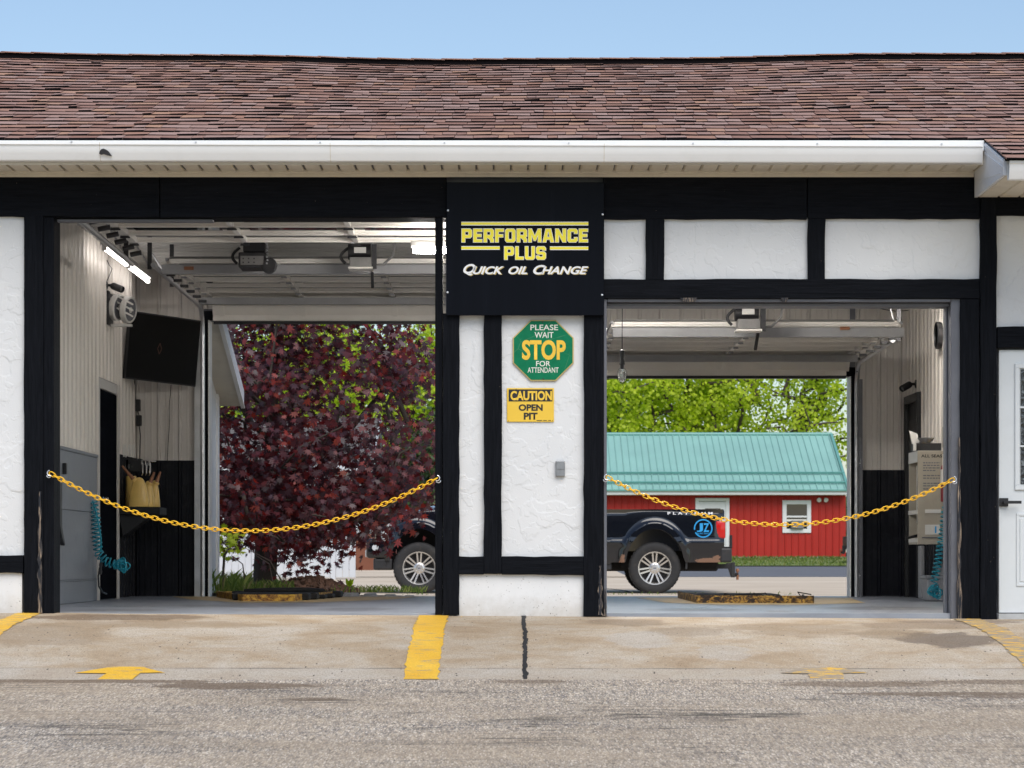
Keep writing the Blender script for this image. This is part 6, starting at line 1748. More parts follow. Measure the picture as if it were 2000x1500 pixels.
            MB().lathe([(.036, 0.0), (.036, .003), (0, .003)], c + Vector(ax) * .0955, ax, 20).build('hub_cap', MT['galv'], wh)
            MB().obox(c + Vector(ax) * .0995, (.026, 0, .0), (0, 0, .010), Vector(ax) * .0006).build('hub_emblem', MT['trim_grey'], wh, bevel=.004)
    return tk
truck = make_truck()
NEARSIDE = -1.0
# decal and lettering on the near (camera) side, in the truck's own frame; the pixels are turned into truck metres
def tk_decal(px, py): return ((px - 1279) * TS, (1160 - py) * TS)
def tk_flat(me, x0, x1, z0, z1, mat, name, extra=0.004):
    n = len(me.vertices); a = np.empty(n * 3); me.vertices.foreach_get('co', a); a = a.reshape(-1, 3)
    u = (a[:, 0] - a[:, 0].min()) / np.ptp(a[:, 0]); v = (a[:, 1] - a[:, 1].min()) / np.ptp(a[:, 1])
    X = x0 + u * (x1 - x0); Z = z0 + v * (z1 - z0)
    Y = np.array([-halfw(x, z) - extra - (0.0) for x, z in zip(X, Z)])
    me.vertices.foreach_set('co', np.stack([X, Y, Z], 1).astype(np.float32).ravel()); me.materials.clear(); me.materials.append(mat); me.update()
    return link(name, me, truck)
def tmesh(s_, bold=0.0, sp=1.0):
    cu = bpy.data.curves.new('t', 'FONT'); cu.body = s_; cu.offset = bold; cu.resolution_u = 4; cu.space_character = sp
    return curve_to_mesh(cu, 't')
(a, zt), (b, zb) = tk_decal(1304, 1000), tk_decal(1392, 1005)
tk_flat(tmesh('PLATINUM', 0.03, 1.75), a, b, zb, zt, MT['white_print'], 'lettering', 0.003)
cx, cz_ = tk_decal(1373.5, 1032); rd_ = 18.2 * TS
mb = MB(); N = 40
for k in range(N):
    an = 2 * math.pi * k / N
    for r_ in (rd_, rd_ * .87):
        x, z = cx + r_ * math.cos(an), cz_ + r_ * math.sin(an); mb.v.append((x, -halfw(x, z) - .004, z))
for k in range(N):
    if k in (21, 22): continue
    l = (k + 1) % N; mb.f.append((2 * k, 2 * l, 2 * l + 1, 2 * k + 1)); mb.mi.append(0)
mb.build('decal_ring', MT['blue_print'], truck)
(a, zt), (b, zb) = tk_decal(1361, 1022), tk_decal(1373, 1039); tk_flat(tmesh('J', 0.025), a, b, zb, zt, MT['blue_print'], 'lettering')
(a, zt), (b, zb) = tk_decal(1374, 1022), tk_decal(1385, 1039); tk_flat(tmesh('Z', 0.025), a, b, zb, zt, MT['blue_print'], 'lettering')
(a, zt), (b, zb) = tk_decal(1361, 1040.5), tk_decal(1386, 1043.5); tk_flat(tmesh('ELECTRIC', 0.02, 1.2), a, b, zb, zt, MT['blue_print'], 'lettering')
truck.location = (TP.x, TD + 0.985, gz(TD))
second = copy_tree(truck, skip=('lettering', 'decal_ring'))
second['label'] = 'dark vehicle at the right edge of the red building, only its bumper showing'
second.rotation_euler = (0, 0, math.pi)
second.location = (P(1641, 0, 58).x + 1.49, 58, gz(58) + 0.03)

# ------------------------------------------------------------------ red building with green roof
RD = 68.0
rx0, rx1 = -1.5, P(1652, 0, RD).x
rz0 = gz(RD); rze = P(0, 963, RD).z
rb = thing('red_building', 'red ribbed metal building with green steel roof behind the truck', 'building', ((rx0 + rx1) / 2, RD, rz0))
MB().box(rx0, rx1, RD + 0.03, RD + 8.4, rz0 - .3, rze).build('core', MT['foundation'], rb)
MB().box(rx0 - .02, rx1 + .02, RD - .01, RD + .029, rz0 - .3, rz0 + .10).build('foundation', MT['foundation'], rb)
drx0, drx1 = P(1358, 0, RD).x, P(1424.5, 0, RD).x
wnx0, wnx1, wnz0, wnz1 = P(1528, 0, RD).x, P(1584, 0, RD).x, P(0, 1041, RD).z, P(0, 977, RD).z
def red_panel(x0, x1, z0, z1):
    prof = []
    k = math.floor(x0 / 0.2286)
    prof.append((x0, 0))
    while k * .2286 < x1:
        b_ = k * .2286
        for a, h_ in ((0, 0), (.022, -.028), (.05, -.028), (.072, 0)):
            if x0 + .002 < b_ + a < x1 - .002: prof.append((b_ + a, h_))
        k += 1
    prof.append((x1 - .002, 0)); n = len(prof); mb = MB()
    for z in (z0, z1): mb.v += [(x, RD + h_, z) for x, h_ in prof]
    for i in range(n - 1): mb.f.append((i, i + 1, n + i + 1, n + i)); mb.mi.append(0)
    mb.build('wall_panel', MT['red_siding'], rb, recalc=False)
x = rx0
while x < rx1 - .05:
    x2 = min(x + .9144, rx1)
    if x2 > wnx0 and x < wnx1:
        if x < wnx0: red_panel(x, wnx0, rz0 + .1, rze)
        red_panel(max(x, wnx0), min(x2, wnx1), rz0 + .1, wnz0); red_panel(max(x, wnx0), min(x2, wnx1), wnz1, rze)
        if x2 > wnx1: red_panel(wnx1, x2, rz0 + .1, rze)
    elif x2 > drx0 and x < drx1:
        if x < drx0: red_panel(x, drx0, rz0 + .1, rze)
        red_panel(max(x, drx0), min(x2, drx1), P(0, 972, RD).z, rze)
        if x2 > drx1: red_panel(drx1, x2, rz0 + .1, rze)
    else: red_panel(x, x2, rz0 + .1, rze)
    x = x2
# door
dr = MB().box(drx0 + .09, drx1 - .09, RD - .01, RD + .04, rz0, P(0, 980, RD).z).build('door', MT['white_trim'], rb)
fr = MB(); fr.box(drx0, drx0 + .12, RD - .05, RD + .02, rz0, P(0, 973, RD).z); fr.box(drx1 - .12, drx1, RD - .05, RD + .02, rz0, P(0, 973, RD).z); fr.box(drx0 + .12, drx1 - .12, RD - .05, RD + .02, P(0, 979, RD).z, P(0, 973, RD).z)
fr.build('door_frame', MT['white_trim'], dr, bevel=.01)
MB().box(P(1377, 0, RD).x, P(1407, 0, RD).x, RD - .018, RD - .008, rz0 + 1.2, P(0, 993, RD).z).build('pane', MT['glass'], dr)
MB().box(drx1 + .01, drx1 + .09, RD - .10, RD - .03, P(0, 1070, RD).z, P(0, 1045, RD).z).build('mailbox', MT['black_plastic'], rb)
# window
wn = frame_box(MB(), wnx0, wnx1, wnz0, wnz1, .14, RD - .05, RD + .03).build('window', MT['white_trim'], rb, bevel=.01)
wm = (wnz0 + wnz1) / 2
MB().box(wnx0 + .14, wnx1 - .14, RD - .015, RD - .005, wm + .02, wnz1 - .14).build('pane', MT['glass'], wn)
MB().box(wnx0 + .14, wnx1 - .14, RD + .005, RD + .015, wnz0 + .14, wm - .02).build('pane', MT['glass'], wn)
MB().box(wnx0 + .13, wnx1 - .13, RD - .03, RD + .01, wm - .03, wm + .03).build('meeting_rail', MT['white_trim'], wn)
MB().box(wnx0 + .14, wnx1 - .14, RD - .022, RD - .012, wm - .16, wm - .09).build('blind', MT['cream_print'], wn)
MB().box(wnx0 + .28, wnx1 - .26, RD - .16, RD + .004, wnz0 + .14, wnz0 + .42).build('air_conditioner', MT['grey_metal'], wn, bevel=.02)
for px in (1600, 1613):
    q = P(px, 976, RD - .12); MB().lathe([(0, -.06), (.05, -.06), (.08, .03), (.07, .05), (0, .05)], q, (0.2 if px > 1605 else -.2, -.8, -.5), 14).build('flood_lamp', MT['white_trim'], rb, smooth=True)
    MB().tube([q, q + Vector((0, .12, .05))], .02, 6).build('lamp_arm', MT['white_trim'], rb)
# eaves and roof
ez, ey = P(0, 957, RD - .45).z, RD - .45
MB().box(rx0 - .2, rx1 + .03, ey, ey + .16, P(0, 967, ey).z, P(0, 958, ey).z).build('gutter', MT['white_trim'], rb, bevel=.02)
MB().box(rx0 - .2, rx1 + .02, ey + .16, RD + .02, rze - .02, rze + .02).build('soffit', MT['white_trim'], rb)
ry, rzr = RD + 4.2, P(0, 850, RD + 4.2).z
rdir = Vector((0, ry - ey, rzr - ez)); rl = rdir.length; rdir.normalize(); rn = Vector((0, -rdir.z, rdir.y))
ro = MB().prism([(rx0 - .2, ey, ez - .03), (rx0 - .2, ry, rzr - .03), (rx0 - .2, RD + 8.9, ez - .03)], [(rx1 + .02, ey, ez - .03), (rx1 + .02, ry, rzr - .03), (rx1 + .02, RD + 8.9, ez - .03)]).build('roof', MT['white_trim'], rb)
x = rx0 - .2
RX1 = rx1 + .04
while x < RX1 - .02:
    x2 = min(x + .9144, RX1); prof = [(x, 0.0)]
    k = 0
    while x + k * .2286 < x2 - .02:
        b_ = x + k * .2286
        for a, h_ in ((.006, 0), (.022, .036), (.04, .036), (.056, 0)):
            if b_ + a < x2 - .004: prof.append((b_ + a, h_))
        k += 1
    prof.append((x2 - .003, 0)); n = len(prof); mb = MB()
    for s_ in (-.06, rl):
        for a, h_ in prof:
            q = Vector((a, ey, ez)) + rdir * s_ + rn * (h_ + .002); mb.v.append(tuple(q))
    for i in range(n - 1): mb.f.append((i, i + 1, n + i + 1, n + i)); mb.mi.append(0)
    mb.build('roof_panel', MT['green_roof'], ro, recalc=False); x = x2
MB().tube([(rx0 - .2, ry, rzr + .03), (RX1, ry, rzr + .03)], .07, 8).build('ridge_cap', MT['green_rib'], ro)
for f_ in (0.10, 0.27):
    q = Vector((0, ey, ez)) + rdir * (rl * f_) + rn * .07
    MB().bar((rx0 - .2, q.y, q.z), (RX1, q.y, q.z), .05, .06, rn).build('snow_rail', MT['green_rib'], ro)
q0 = Vector((RX1 - .02, ey, ez)) + rn * .05; q1 = q0 + rdir * rl
MB().bar(q0, q1, .09, .05, rn).build('rake_trim', MT['green_rib'], ro)
MB().bar((rx0 - .2, ey - .055, ez - .01), (RX1, ey - .055, ez - .01), .03, .05).build('eave_trim', MT['green_rib'], ro)

# ------------------------------------------------------------------ white house, fence, bin behind the maple
t = thing('white_house', 'white sided house half hidden behind the maple', 'house', (-9, 64, gz(64)))
hx0, hx1, hy0, hz0 = -14.0, P(708, 0, 62).x, 62.0, gz(62) - .2
MB().box(hx0, hx1, hy0, hy0 + 8, hz0, 3.2).build('wall', MT['vinyl'], t)
k = 0
z = hz0 + .3
while z < 3.15: MB().prism([(hx0, hy0 - .02, z), (hx0, hy0 - .001, z), (hx0, hy0 - .001, z + .15)], [(hx1, hy0 - .02, z), (hx1, hy0 - .001, z), (hx1, hy0 - .001, z + .15)]).build('siding_board', MT['vinyl'], t); z += .155
rp = MB().prism([(hx0 - .3, hy0 - .5, 3.25), (hx0 - .3, hy0 + 4, 5.0), (hx0 - .3, hy0 + 8.5, 3.25)], [(hx1 + .35, hy0 - .5, 3.25), (hx1 + .35, hy0 + 4, 5.0), (hx1 + .35, hy0 + 8.5, 3.25)]).build('roof', MT['house_roof'], t)
MB().bar((hx1 + .36, hy0 - .5, 3.25), (hx1 + .36, hy0 + 4, 5.0), .04, .22).build('rake_board', MT['vinyl'], rp)
MB().box(hx0 - .3, hx1 + .36, hy0 - .54, hy0 - .5, 3.08, 3.27).build('fascia', MT['vinyl'], rp)
for (x0, x1) in ((-8.6, -6.1), (-12, -9.4)):
    g_ = MB().box(x0, x1, hy0 - .04, hy0 - .021, hz0 + .25, hz0 + 2.3).build('garage_door', MT['white_trim'], t)
    for r_ in range(4): MB().box(x0 + .02, x1 - .02, hy0 - .055, hy0 - .041, hz0 + .27 + r_ * .51, hz0 + .27 + r_ * .51 + .46).build('door_section', MT['vinyl'], g_, bevel=.01)
# vinyl fence: two runs, each picket its own board
fe = thing('vinyl_fence', 'white vinyl picket fence behind the maple trunk', 'fence', (-6, 36, gz(36)))
Yf = 36.0; x = -10.6; i = 0
zf = gz(Yf) - .02
while x < P(688, 0, Yf).x:
    post = i % 12 == 0
    if post: MB().box(x, x + .11, Yf - .03, Yf + .08, zf, zf + 1.15).build('post', MT['vinyl'], fe, bevel=.008); x += .118
    else: MB().box(x, x + .135, Yf + .01, Yf + .03, zf + .06, zf + 1.05 ).build('picket', MT['vinyl'], fe, bevel=.004); x += .142
    i += 1
for z in (zf + .25, zf + .85): MB().box(-10.6, P(688, 0, Yf).x, Yf + .031, Yf + .07, z, z + .09).build('rail', MT['vinyl'], fe)
# wheeled bin
Yb = 47.0
bs = (CAMD + Yb) / FPX; bp = P(706, 1122, Yb)
t = thing('wheeled_bin', 'brown wheeled rubbish bin beside the white fence', 'bin', (bp.x, Yb, bp.z))
w0, w1, hh = 24 * bs, 30 * bs, 82 * bs
mb = MB(); mb.hexa([(bp.x - w0, Yb - .25, bp.z + .05), (bp.x + w0, Yb - .25, bp.z + .05), (bp.x + w0, Yb + .25, bp.z + .05), (bp.x - w0, Yb + .25, bp.z + .05), (bp.x - w1, Yb - .33, bp.z + hh * .9), (bp.x + w1 * .9, Yb - .33, bp.z + hh * .9), (bp.x + w1 * .9, Yb + .33, bp.z + hh * .9), (bp.x - w1, Yb + .33, bp.z + hh * .9)])
mb.build('body', MT['brown_bin'], t, bevel=.03, seg=2)
MB().hexa([(bp.x - w1 - .03, Yb - .36, bp.z + hh * .9), (bp.x + w1, Yb - .36, bp.z + hh * .9), (bp.x + w1, Yb + .36, bp.z + hh * .9), (bp.x - w1 - .03, Yb + .36, bp.z + hh * .9), (bp.x - w1, Yb - .3, bp.z + hh), (bp.x + w1 * .9, Yb - .3, bp.z + hh * .95), (bp.x + w1 * .9, Yb + .3, bp.z + hh * .95), (bp.x - w1, Yb + .3, bp.z + hh)]).build('lid', MT['brown_bin'], t, bevel=.02)
MB().tube([(bp.x - w1 - .06, Yb - .25, bp.z + hh * .92), (bp.x - w1 - .06, Yb + .25, bp.z + hh * .92)], .018, 8).build('handle', MT['brown_bin'], t)
for s_ in (-.30, .30):
    wc = (bp.x - w0 * .8, Yb + s_, bp.z + .14)
    wl = MB().lathe([(.05, -.035), (.13, -.035), (.14, -.02), (.14, .02), (.13, .035), (.05, .035)], wc, (0, 1, 0), 24).build('wheel', MT['tyre'], t, smooth=True)
    for k in range(8):
        an = k * math.pi / 4; MB().bar((wc[0], wc[1], wc[2]), (wc[0] + .12 * math.cos(an), wc[1], wc[2] + .12 * math.sin(an)), .02, .05, (0, 1, 0)).build('spoke', MT['trim_grey'], wl)

# ------------------------------------------------------------------ trees
def skeleton(base, top, targets, r0, rtip, seed, droop=0.0):
    """grow limbs from a trunk to every target; returns tubes as (points, radii)"""
    rr = random.Random(seed)
    base, top = Vector(base), Vector(top)
    nodes = []; parent = []
    nT = 10
    for i in range(nT + 1):
        t = i / nT; p = base.lerp(top, t) + Vector((rr.uniform(-1, 1), rr.uniform(-1, 1), 0)) * 0.03 * (top - base).length * t * (0 if i == 0 else 0.5)
        nodes.append(p); parent.append(i - 1)
    pos = np.array([tuple(p) for p in nodes]); lo = 3
    tg = sorted(targets, key=lambda q: (q - top.lerp(base, .45)).length)
    tips = []
    for q in tg:
        arr = np.array([tuple(p) for p in nodes[lo:]])
        dlt = arr - np.array(tuple(q))
        cost = np.linalg.norm(dlt, axis=1) + np.maximum(0, dlt[:, 2]) * 0.9
        k = int(cost.argmin()) + lo
        a = nodes[k]; L = (q - a).length; ns = max(1, int(L / 0.45)); pi = k
        sid = Vector((rr.uniform(-1, 1), rr.uniform(-1, 1), rr.uniform(-.4, .6))) * L * 0.10
        for j in range(1, ns + 1):
            t = j / ns; p = a.lerp(q, t) + sid * math.sin(math.pi * t) + Vector((0, 0, -droop * L * math.sin(math.pi * t)))
            nodes.append(p); parent.append(pi); pi = len(nodes) - 1
        tips.append(pi)
    load = [0.0] * len(nodes)
    for tI in tips:
        i = tI
        while i >= 0: load[i] += 1; i = parent[i]
    mx = load[0]
    rad = [max(rtip, r0 * (l / mx) ** 0.46) for l in load]
    kids = {}
    for i, p in enumerate(parent):
        if p >= 0: kids.setdefault(p, []).append(i)
    mb = MB(); start = [(0, None)]; done = set()
    stack = [(0, -1)]
    while stack:
        i, pr = stack.pop()
        ch = [i] if pr < 0 else [pr, i]
        cur = i
        while cur in kids:
            ks = sorted(kids[cur], key=lambda z: -load[z]); nx_ = ks[0]
            for o_ in ks[1:]: stack.append((o_, cur))
            ch.append(nx_); cur = nx_
        if len(ch) > 1:
            rs = [rad[c] for c in ch]
            if pr >= 0: rs[0] = min(rs[0], rs[1] * 1.15)
            mb.tube([nodes[c] for c in ch], rs, 7 if rs[0] > .05 else 5, cap=False)
    return mb

MAPLE = []
for (ang, r_) in ((90, 1.0), (66, .42), (48, .88), (38, .60), (26, .42), (8, .90), (-6, .55), (-20, .30), (-38, .62), (-54, .30), (-82, .22)):
    MAPLE.append((r_ * math.cos(R(ang)), r_ * math.sin(R(ang))))
MAPLE = MAPLE + [(-x, y) for x, y in MAPLE[1:][::-1]]
MAPLE = np.array([(x * .55, y * .55 + .05, 0.0) for x, y in MAPLE])
def leaf_mesh(name, P0, N_, size, shape, mat, seed, fold=0.0):
    """P0: (n,3) leaf positions, N_: (n,3) leaf normals; shape: outline (m,3) of a unit leaf"""
    rs = np.random.RandomState(seed); n, m = len(P0), len(shape)
    N_ = N_ / (np.linalg.norm(N_, axis=1, keepdims=True) + 1e-9)
    rv = rs.normal(size=(n, 3)); U = np.cross(N_, rv); U /= (np.linalg.norm(U, axis=1, keepdims=True) + 1e-9)
    V = np.cross(N_, U)
    if seed == 777:     # hanging leaves: tip points downwards
        V = np.tile(np.array([[0, 0, -1.0]]), (n, 1)) + rs.normal(size=(n, 3)) * .45; V -= N_ * np.sum(V * N_, 1, keepdims=True); V /= np.linalg.norm(V, axis=1, keepdims=True); U = np.cross(V, N_)
    sz = size * rs.uniform(.65, 1.25, size=(n, 1, 1))
    sh = shape[None, :, :]
    W = sh[:, :, 0:1] * U[:, None, :] + sh[:, :, 1:2] * V[:, None, :] + (-(np.abs(sh[:, :, 0:1]) ** 1.3) * fold) * N_[:, None, :]
    co = P0[:, None, :] + W * sz
    me = bpy.data.meshes.new(name)
    me.vertices.add(n * m); me.vertices.foreach_set('co', co.astype(np.float32).ravel())
    me.loops.add(n * m); me.loops.foreach_set('vertex_index', np.arange(n * m, dtype=np.int32))
    me.polygons.add(n); me.polygons.foreach_set('loop_start', np.arange(0, n * m, m, dtype=np.int32))
    me.materials.append(mat); me.update(calc_edges=True)
    return me

def ell_targets(c, rad, n, seed, shell=0.55, zmin=-1.0):
    rs = np.random.RandomState(seed); out = []
    while len(out) < n:
        d = rs.normal(size=3); d /= np.linalg.norm(d)
        r_ = (shell + (1 - shell) * rs.rand()) ** 1.0 if rs.rand() < .7 else rs.rand() ** .5 * shell
        if d[2] * r_ < zmin: continue
        out.append(Vector((c[0] + d[0] * r_ * rad[0], c[1] + d[1] * r_ * rad[1], c[2] + d[2] * r_ * rad[2])))
    return out

# purple maple
mc, mr = (-3.02, 14.0, 2.85), (2.28, 2.0, 2.55)
tb = P(515, 1152, 14)
t = thing('maple_tree', 'purple leaved maple tree behind the left bay', 'tree', (tb.x, 14, gz(14)))
tg = ell_targets(mc, (mr[0] * .95, mr[1] * .95, mr[2] * .93), 300, 31, .6)
tg = [q for q in tg if not (q.z < 0.9 and q.x > -1.5)]
rb_ = random.Random(77)
tg = [q for q in tg if not (q.z > 2.1 and rb_.random() < .38)]
for _k in range(58):
    xx_ = rb_.uniform(-4.3, -1.65); tg.append(Vector((xx_, 14 + rb_.uniform(-1.5, 1.3), lerp(0.42, 0.95, abs(xx_ + 2.7) / 1.3) + rb_.uniform(0.05, 0.55))))
for _k in range(18):
    tg.append(Vector((rb_.uniform(-2.05, -1.30), 14 + rb_.uniform(-1.2, .6), rb_.uniform(.80, 1.45))))
for _k in range(16):
    tg.append(Vector((rb_.uniform(-1.6, -0.95), 14 + rb_.uniform(-1.0, 1.0), rb_.uniform(1.35, 3.3))))
skeleton((tb.x, 14, gz(14) - .02), (-3.05, 14.05, 3.3), tg, 0.155, 0.006, 5).build('trunk', MT['bark'], t, smooth='all')
rs = np.random.RandomState(40)
pts = []; nrm = []
C0 = np.array(mc)
for q in tg:
    qn = np.array(tuple(q)); k = rs.randint(42, 74)
    out_ = (qn - C0) / np.array(mr); out_ /= np.linalg.norm(out_) + 1e-6
    p_ = qn + rs.normal(size=(k, 3)) * np.array([.25, .25, .19])
    pts.append(p_); nrm.append(out_ * .8 + np.array([0, -.45, .35]) + rs.normal(size=(k, 3)) * .62)
pts = np.concatenate(pts); nrm = np.concatenate(nrm)
order = np.argsort(pts[:, 1] + rs.rand(len(pts)) * .5)
vis = [i for i in order if -3.35 < pts[i, 0] < -.85 and .3 < pts[i, 2] < 3.4][:300]
rest = np.ones(len(pts), bool); rest[vis] = False
me = leaf_mesh('leaf_mass', pts[rest], nrm[rest], 0.132, MAPLE, MT['maple_leaf'], 777, .35)
off = ORIG[t.name]
me.transform(Matrix.Translation(-off))
crown = link('crown', me, t)
crown['kind'] = 'stuff'
lv = []
for k in range(5):
    m_ = leaf_mesh('leaf', np.zeros((1, 3)), np.array([[0, 0, 1.0]]), .115 * (.8 + .1 * k), MAPLE, MT['maple_leaf'], 100 + k, .25 + .08 * k); lv.append(m_)
for i in vis:
    o = link('leaf', lv[i % 5], crown)
    nn = Vector(nrm[i]).normalized(); tip = Vector((rs.normal() * .45, rs.normal() * .3, -1)); tip = (tip - nn * tip.dot(nn)).normalized()
    # the outline's own up axis is arbitrary per variant: align by spinning about the normal
    q = nn.to_track_quat('Z', 'Y'); o.rotation_mode = 'QUATERNION'; o.rotation_quaternion = q
    o.location = Vector(pts[i]) - off

# leaf clump trees further off
QUADL = np.array([(-.5, -.1, 0), (-.12, -.5, 0), (.42, -.32, 0), (.5, .15, 0), (.1, .5, 0), (-.38, .38, 0)])
def broad_tree(base, c, rad, nt, per, size, mat, bark, label, seed, group, spread=.5, r0=.22, zmin=-1.0, shell=.55, name='leafy_tree'):
    t = thing(name, label, 'tree', base, group)
    tg = ell_targets(c, rad, nt, seed, shell, zmin)
    skeleton(base, (lerp(base[0], c[0], .7), lerp(base[1], c[1], .7), c[2] + rad[2] * .25), tg, r0, .018, seed + 1).build('trunk', bark, t, smooth='all')
    rs = np.random.RandomState(seed + 2); pts = []; nrm = []
    for q in tg:
        k = max(2, int(per * rs.uniform(.5, 1.5))); qn = np.array(tuple(q))
        p_ = qn + rs.normal(size=(k, 3)) * spread * np.array([1, 1, .75]); pts.append(p_)
        o_ = (qn - np.array(c)) / np.array(rad); nrm.append(o_ * .6 + np.array([0, -.35, .45]) + rs.normal(size=(k, 3)) * .6)
    pts = np.concatenate(pts); nrm = np.concatenate(nrm)
    me = leaf_mesh('leaf_mass', pts, nrm, size, QUADL, mat, seed + 3, .2); me.transform(Matrix.Translation(-Vector(base)))
    cr = link('crown', me, t); cr['kind'] = 'stuff'
    return t
GRP = 'trees beyond the red building'
def gb(x, y): return (x, y, gz(y))
broad_tree(gb(3.8, 88), (3.9, 88, 7.2), (4.2, 3.5, 4.2), 230, 80, .14, MT['spring_leaf'], MT['bark_grey'], 'dense yellow-green tree over the left end of the green roof', 201, GRP, .36, .30)
broad_tree(gb(8.7, 90), (8.4, 90, 7.8), (3.6, 3.5, 4.4), 200, 80, .135, MT['spring_leaf'], MT['bark_grey'], 'yellow-green tree with thick dark branches over the middle of the green roof', 211, GRP, .34, .42)
broad_tree(gb(11.2, 87), (12.3, 87, 7.0), (2.5, 2.6, 3.6), 120, 52, .125, MT['spring_leaf'], MT['bark_grey'], 'sparse yellow-green tree over the right end of the green roof', 221, GRP, .32, .30)
G2 = 'trees behind the purple maple'
broad_tree(gb(-7.4, 78), (-7.4, 78, 7.0), (3.6, 3.2, 4.0), 180, 80, .14, MT['spring_leaf'], MT['bark_grey'], 'yellow-green tree showing through the left of the purple maple', 231, G2, .42, .24)
broad_tree(gb(-2.9, 82), (-2.9, 82, 6.6), (2.9, 3.0, 4.0), 170, 80, .14, MT['spring_leaf'], MT['bark_grey'], 'yellow-green tree at the right of the purple maple beside the pillar', 241, G2, .42, .24)
broad_tree(gb(-2.6, 71), (-2.6, 71, 2.9), (1.9, 1.6, 2.7), 150, 60, .17, MT['deep_leaf'], MT['bark'], 'dark green bushy tree low between the maple and the pillar', 251, G2, .34, .16)
broad_tree(gb(0.8, 110), (0.8, 110, 6.0), (6.0, 3.0, 5.0), 160, 50, .26, MT['deep_leaf'], MT['bark'], 'distant deep green tree behind the pillar', 261, G2, .6, .24)
broad_tree(gb(-12, 112), (-12, 112, 6.0), (8.0, 3.0, 5.5), 190, 50, .28, MT['deep_leaf'], MT['bark'], 'distant deep green tree at the far left behind the maple', 271, G2, .7, .24)
# far treeline closing the horizon to either side
rs = np.random.RandomState(77); n = 14000
fx = rs.uniform(-160, 190, n); fz = rs.rand(n) ** .8; fh = 5.5 + 2.2 * np.sin(fx * .11) + 1.4 * np.sin(fx * .37 + 2)
far = np.stack([fx, 175 + rs.normal(size=n) * 3, .3 + fz * fh], 1)
far = far[~((far[:, 0] > 14) & (far[:, 0] < 24) & (far[:, 2] > 2.5))]
me = leaf_mesh('leaf_mass', far, rs.normal(size=(len(far), 3)) + np.array([0, -.6, .5]), 1.1, QUADL, MT['deep_leaf'], 78, .2)
o = link('far_treeline', me); tag(o, 'distant dark green treeline along the horizon', 'trees', kind='stuff')

# sapling with fresh green leaves at the left edge of the left exit
sb = P(432, 1150, 11.9)
t = thing('sapling', 'green leaved sapling at the left edge of the rear exit', 'sapling', (sb.x, 11.9, gz(11.9) + .05))
tg = [P(rsx, rsy, 11.9 + d_) for rsx, rsy, d_ in ((428, 1048, 0), (440, 1056, .2), (455, 1062, .1), (446, 1072, .0), (432, 1070, .3), (458, 1050, .25), (465, 1075, .1))]
skeleton((sb.x, 11.9, gz(11.9)), P(438, 1085, 11.9), tg, .016, .004, 3).build('stem', MT['bark'], t, smooth='all')
rs = np.random.RandomState(6); pts = np.concatenate([np.array(tuple(q)) + rs.normal(size=(9, 3)) * .07 for q in tg])
me = leaf_mesh('leaf_mass', pts, rs.normal(size=(len(pts), 3)) * .6 + np.array([0, -.6, .5]), .12, MAPLE, MT['spring_leaf'], 12, .2); me.transform(Matrix.Translation(-ORIG[t.name])); cr = link('crown', me, t); cr['kind'] = 'stuff'
# bare twigs at the foot of the maple
rr = random.Random(14)
for k, (p0, p1) in enumerate((((535, 1150), (500, 1085)), ((560, 1152), (478, 1070)), ((480, 1150), (452, 1085)))):
    a, b = P(*p0, 12.2 + k * .2), P(*p1, 12.0 + k * .2); m_ = a.lerp(b, .5) + Vector((.05, 0, .10))
    solo('bare_twig', MB().tube([a, m_, b], [.010, .008, .004], 5), MT['bark_grey'], ('bent bare twig right of the maple trunk', 'long bare twig crossing in front of the maple trunk', 'bare twig left of the maple trunk')[k], 'twig', 'twigs at the maple foot', smooth=True)

# ------------------------------------------------------------------ grass, weeds, mulch
def blades(n, xf, yf, hf, seed, name, label, dz, lean=.3, wd=.008):
    rs = np.random.RandomState(seed); mb = MB()
    for i in range(n):
        y = yf(rs); x = xf(rs, y); h_ = hf(rs, x, y); z = gz(y) + dz
        an = rs.uniform(0, 2 * math.pi); l = rs.normal() * lean * h_; l2 = rs.normal() * lean * h_
        cx_, sx_ = math.cos(an) * wd, math.sin(an) * wd * .5
        mb.v += [(x - cx_, y - sx_, z), (x + cx_, y + sx_, z), (x + l * .5 + cx_ * .6, y + l2 * .5, z + h_ * .65), (x + l * 1.2, y + l2, z + h_)]
        o_ = 4 * i; mb.f += [(o_, o_ + 1, o_ + 2), (o_, o_ + 2, o_ + 3)]; mb.mi += [0, 0]
    o = mb.build(name, MT['grass'], recalc=False); tag(o, label, 'grass', kind='stuff'); return o
blades(5200, lambda r, y: r.uniform(-7, -2.3), lambda r: r.uniform(9.2, 18.4), lambda r, x, y: r.uniform(.06, .20) * (1.5 if x < -3.3 else .9) * (.25 if x > -2.6 else 1), 1, 'bed_grass', 'long green grass growing round the maple foot', .05)
blades(9000, lambda r, y: r.uniform(2.2, 15), lambda r: r.uniform(53.4, 67.8) if r.rand() < .6 else r.uniform(66.5, 67.95), lambda r, x, y: r.uniform(.02, .07) * (2.0 if y > 67 else 1), 2, 'lawn_grass', 'grass strip in front of the red building', .03, .35, .022)
blades(260, lambda r, y: r.uniform(-1.8, 4.5), lambda r: r.uniform(20.4, 20.7), lambda r, x, y: r.uniform(.02, .06) * (r.rand() < .35) + .008, 3, 'joint_weeds', 'thin weeds growing in the yard joint behind the bays', 0, .4, .008)
blades(420, lambda r, y: r.uniform(-2.3, -1.2), lambda r: r.uniform(12, 17), lambda r, x, y: r.uniform(.03, .11), 4, 'bed_weeds', 'sparse weeds at the edge of the planting bed', .05, .4, .007)
rs = np.random.RandomState(9); mb = MB()
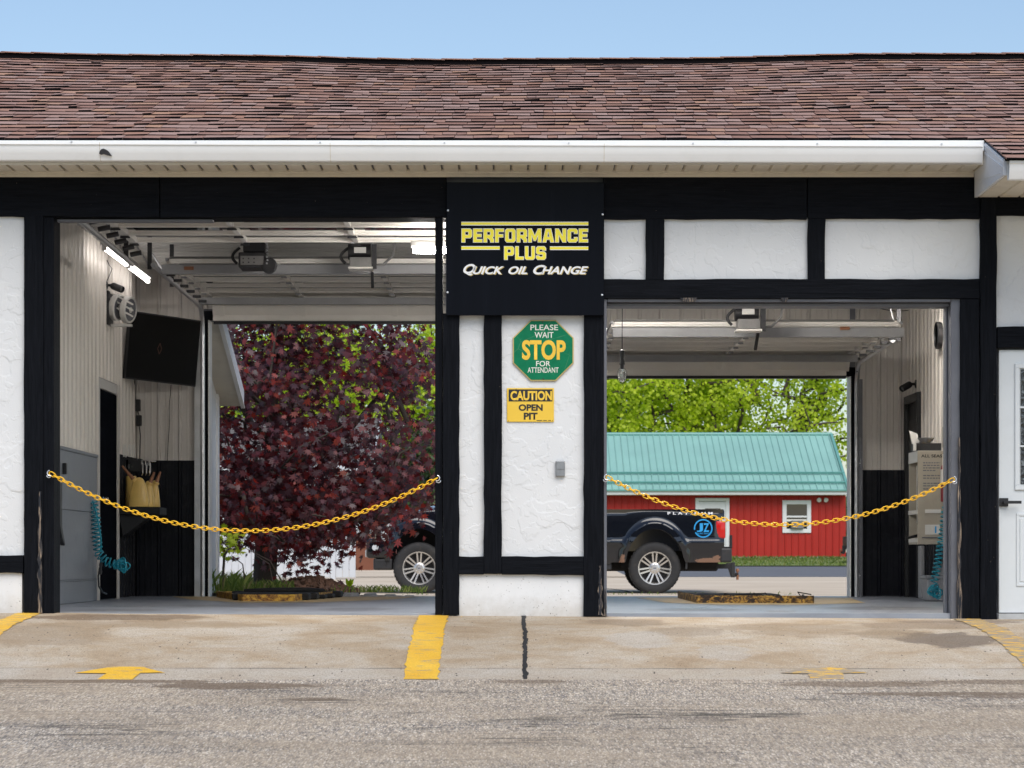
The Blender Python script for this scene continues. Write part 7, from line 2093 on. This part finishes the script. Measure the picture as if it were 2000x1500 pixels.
for i in range(900):
    a = rs.uniform(0, 2 * math.pi); q = rs.rand() ** .5
    x = -2.55 + q * .62 * math.cos(a); y = 13.1 + q * .9 * math.sin(a); hgt = .20 * (1 - q ** 1.5)
    z = gz(y) + .05 + hgt * rs.uniform(.5, 1); s_ = rs.uniform(.012, .04); d = Vector(rs.normal(size=3)).normalized(); e_ = d.cross(Vector((0, 0, 1)) + Vector(rs.normal(size=3)) * .3).normalized(); f_ = d.cross(e_)
    mb.obox((x, y, z), d * s_ * 1.4, e_ * s_ * .7, f_ * s_ * .5)
o = mb.build('mulch_pile', MT['mulch'], recalc=False); tag(o, 'low pile of brown bark mulch right of the maple trunk', 'mulch', kind='stuff')
# broken concrete lumps along the edge behind the left pit
rr = random.Random(6)
for k in range(4):
    c = P(686 + k * 38, 1158, 8.95 + .05 * k); r_ = .10 - .012 * k
    pts = [(c.x + r_ * (1.3 if i % 2 else 1.0) * math.cos(i * math.pi / 4), c.y + r_ * .6 * math.sin(i * math.pi / 4)) for i in range(8)]
    mb = MB().prism([(x, y, gz(9) - .02) for x, y in pts], [(c.x + (x - c.x) * .8 + rr.uniform(-.01, .01), c.y + (y - c.y) * .8, gz(9) + .05 - .008 * k + rr.uniform(-.008, .008)) for x, y in pts])
    solo('concrete_chunk', mb, MT['foundation'], ('largest broken concrete lump right of the yellow pit curb', 'second broken concrete lump from the yellow pit curb', 'third broken concrete lump from the yellow pit curb', 'smallest broken concrete lump nearest the pillar')[k], 'rubble', 'broken concrete lumps at the rear threshold', bevel=.01)
# the small broad-leaved weed
t = thing('broadleaf_weed', 'small bright green two-leaved weed behind the left bay', 'weed', P(683, 1153, 10.2))
c = P(682, 1153, 10.2); LEAF = [(0, 0), (.35, .25), (.42, .55), (.2, .9), (0, 1.1), (-.2, .9), (-.42, .55), (-.35, .25)]
for (dx, dz_, lean) in ((-.35, 1.0, -.2), (.45, .8, .3), (.1, .45, .5)):
    d = Vector((dx, -.2, dz_)).normalized(); sdv = d.cross(Vector((.2, 1, 0))).normalized(); b0 = c + Vector((0, 0, .04))
    MB().poly([b0 + d * q * .10 + sdv * p * .055 + Vector((0, -1, 0)) * abs(p) * .02 for p, q in LEAF]).build('leaf', MT['spring_leaf'], t)
MB().tube([c + Vector((0, 0, -.06)), c + Vector((0, 0, .05))], .006, 6).build('stem', MT['spring_leaf'], t)
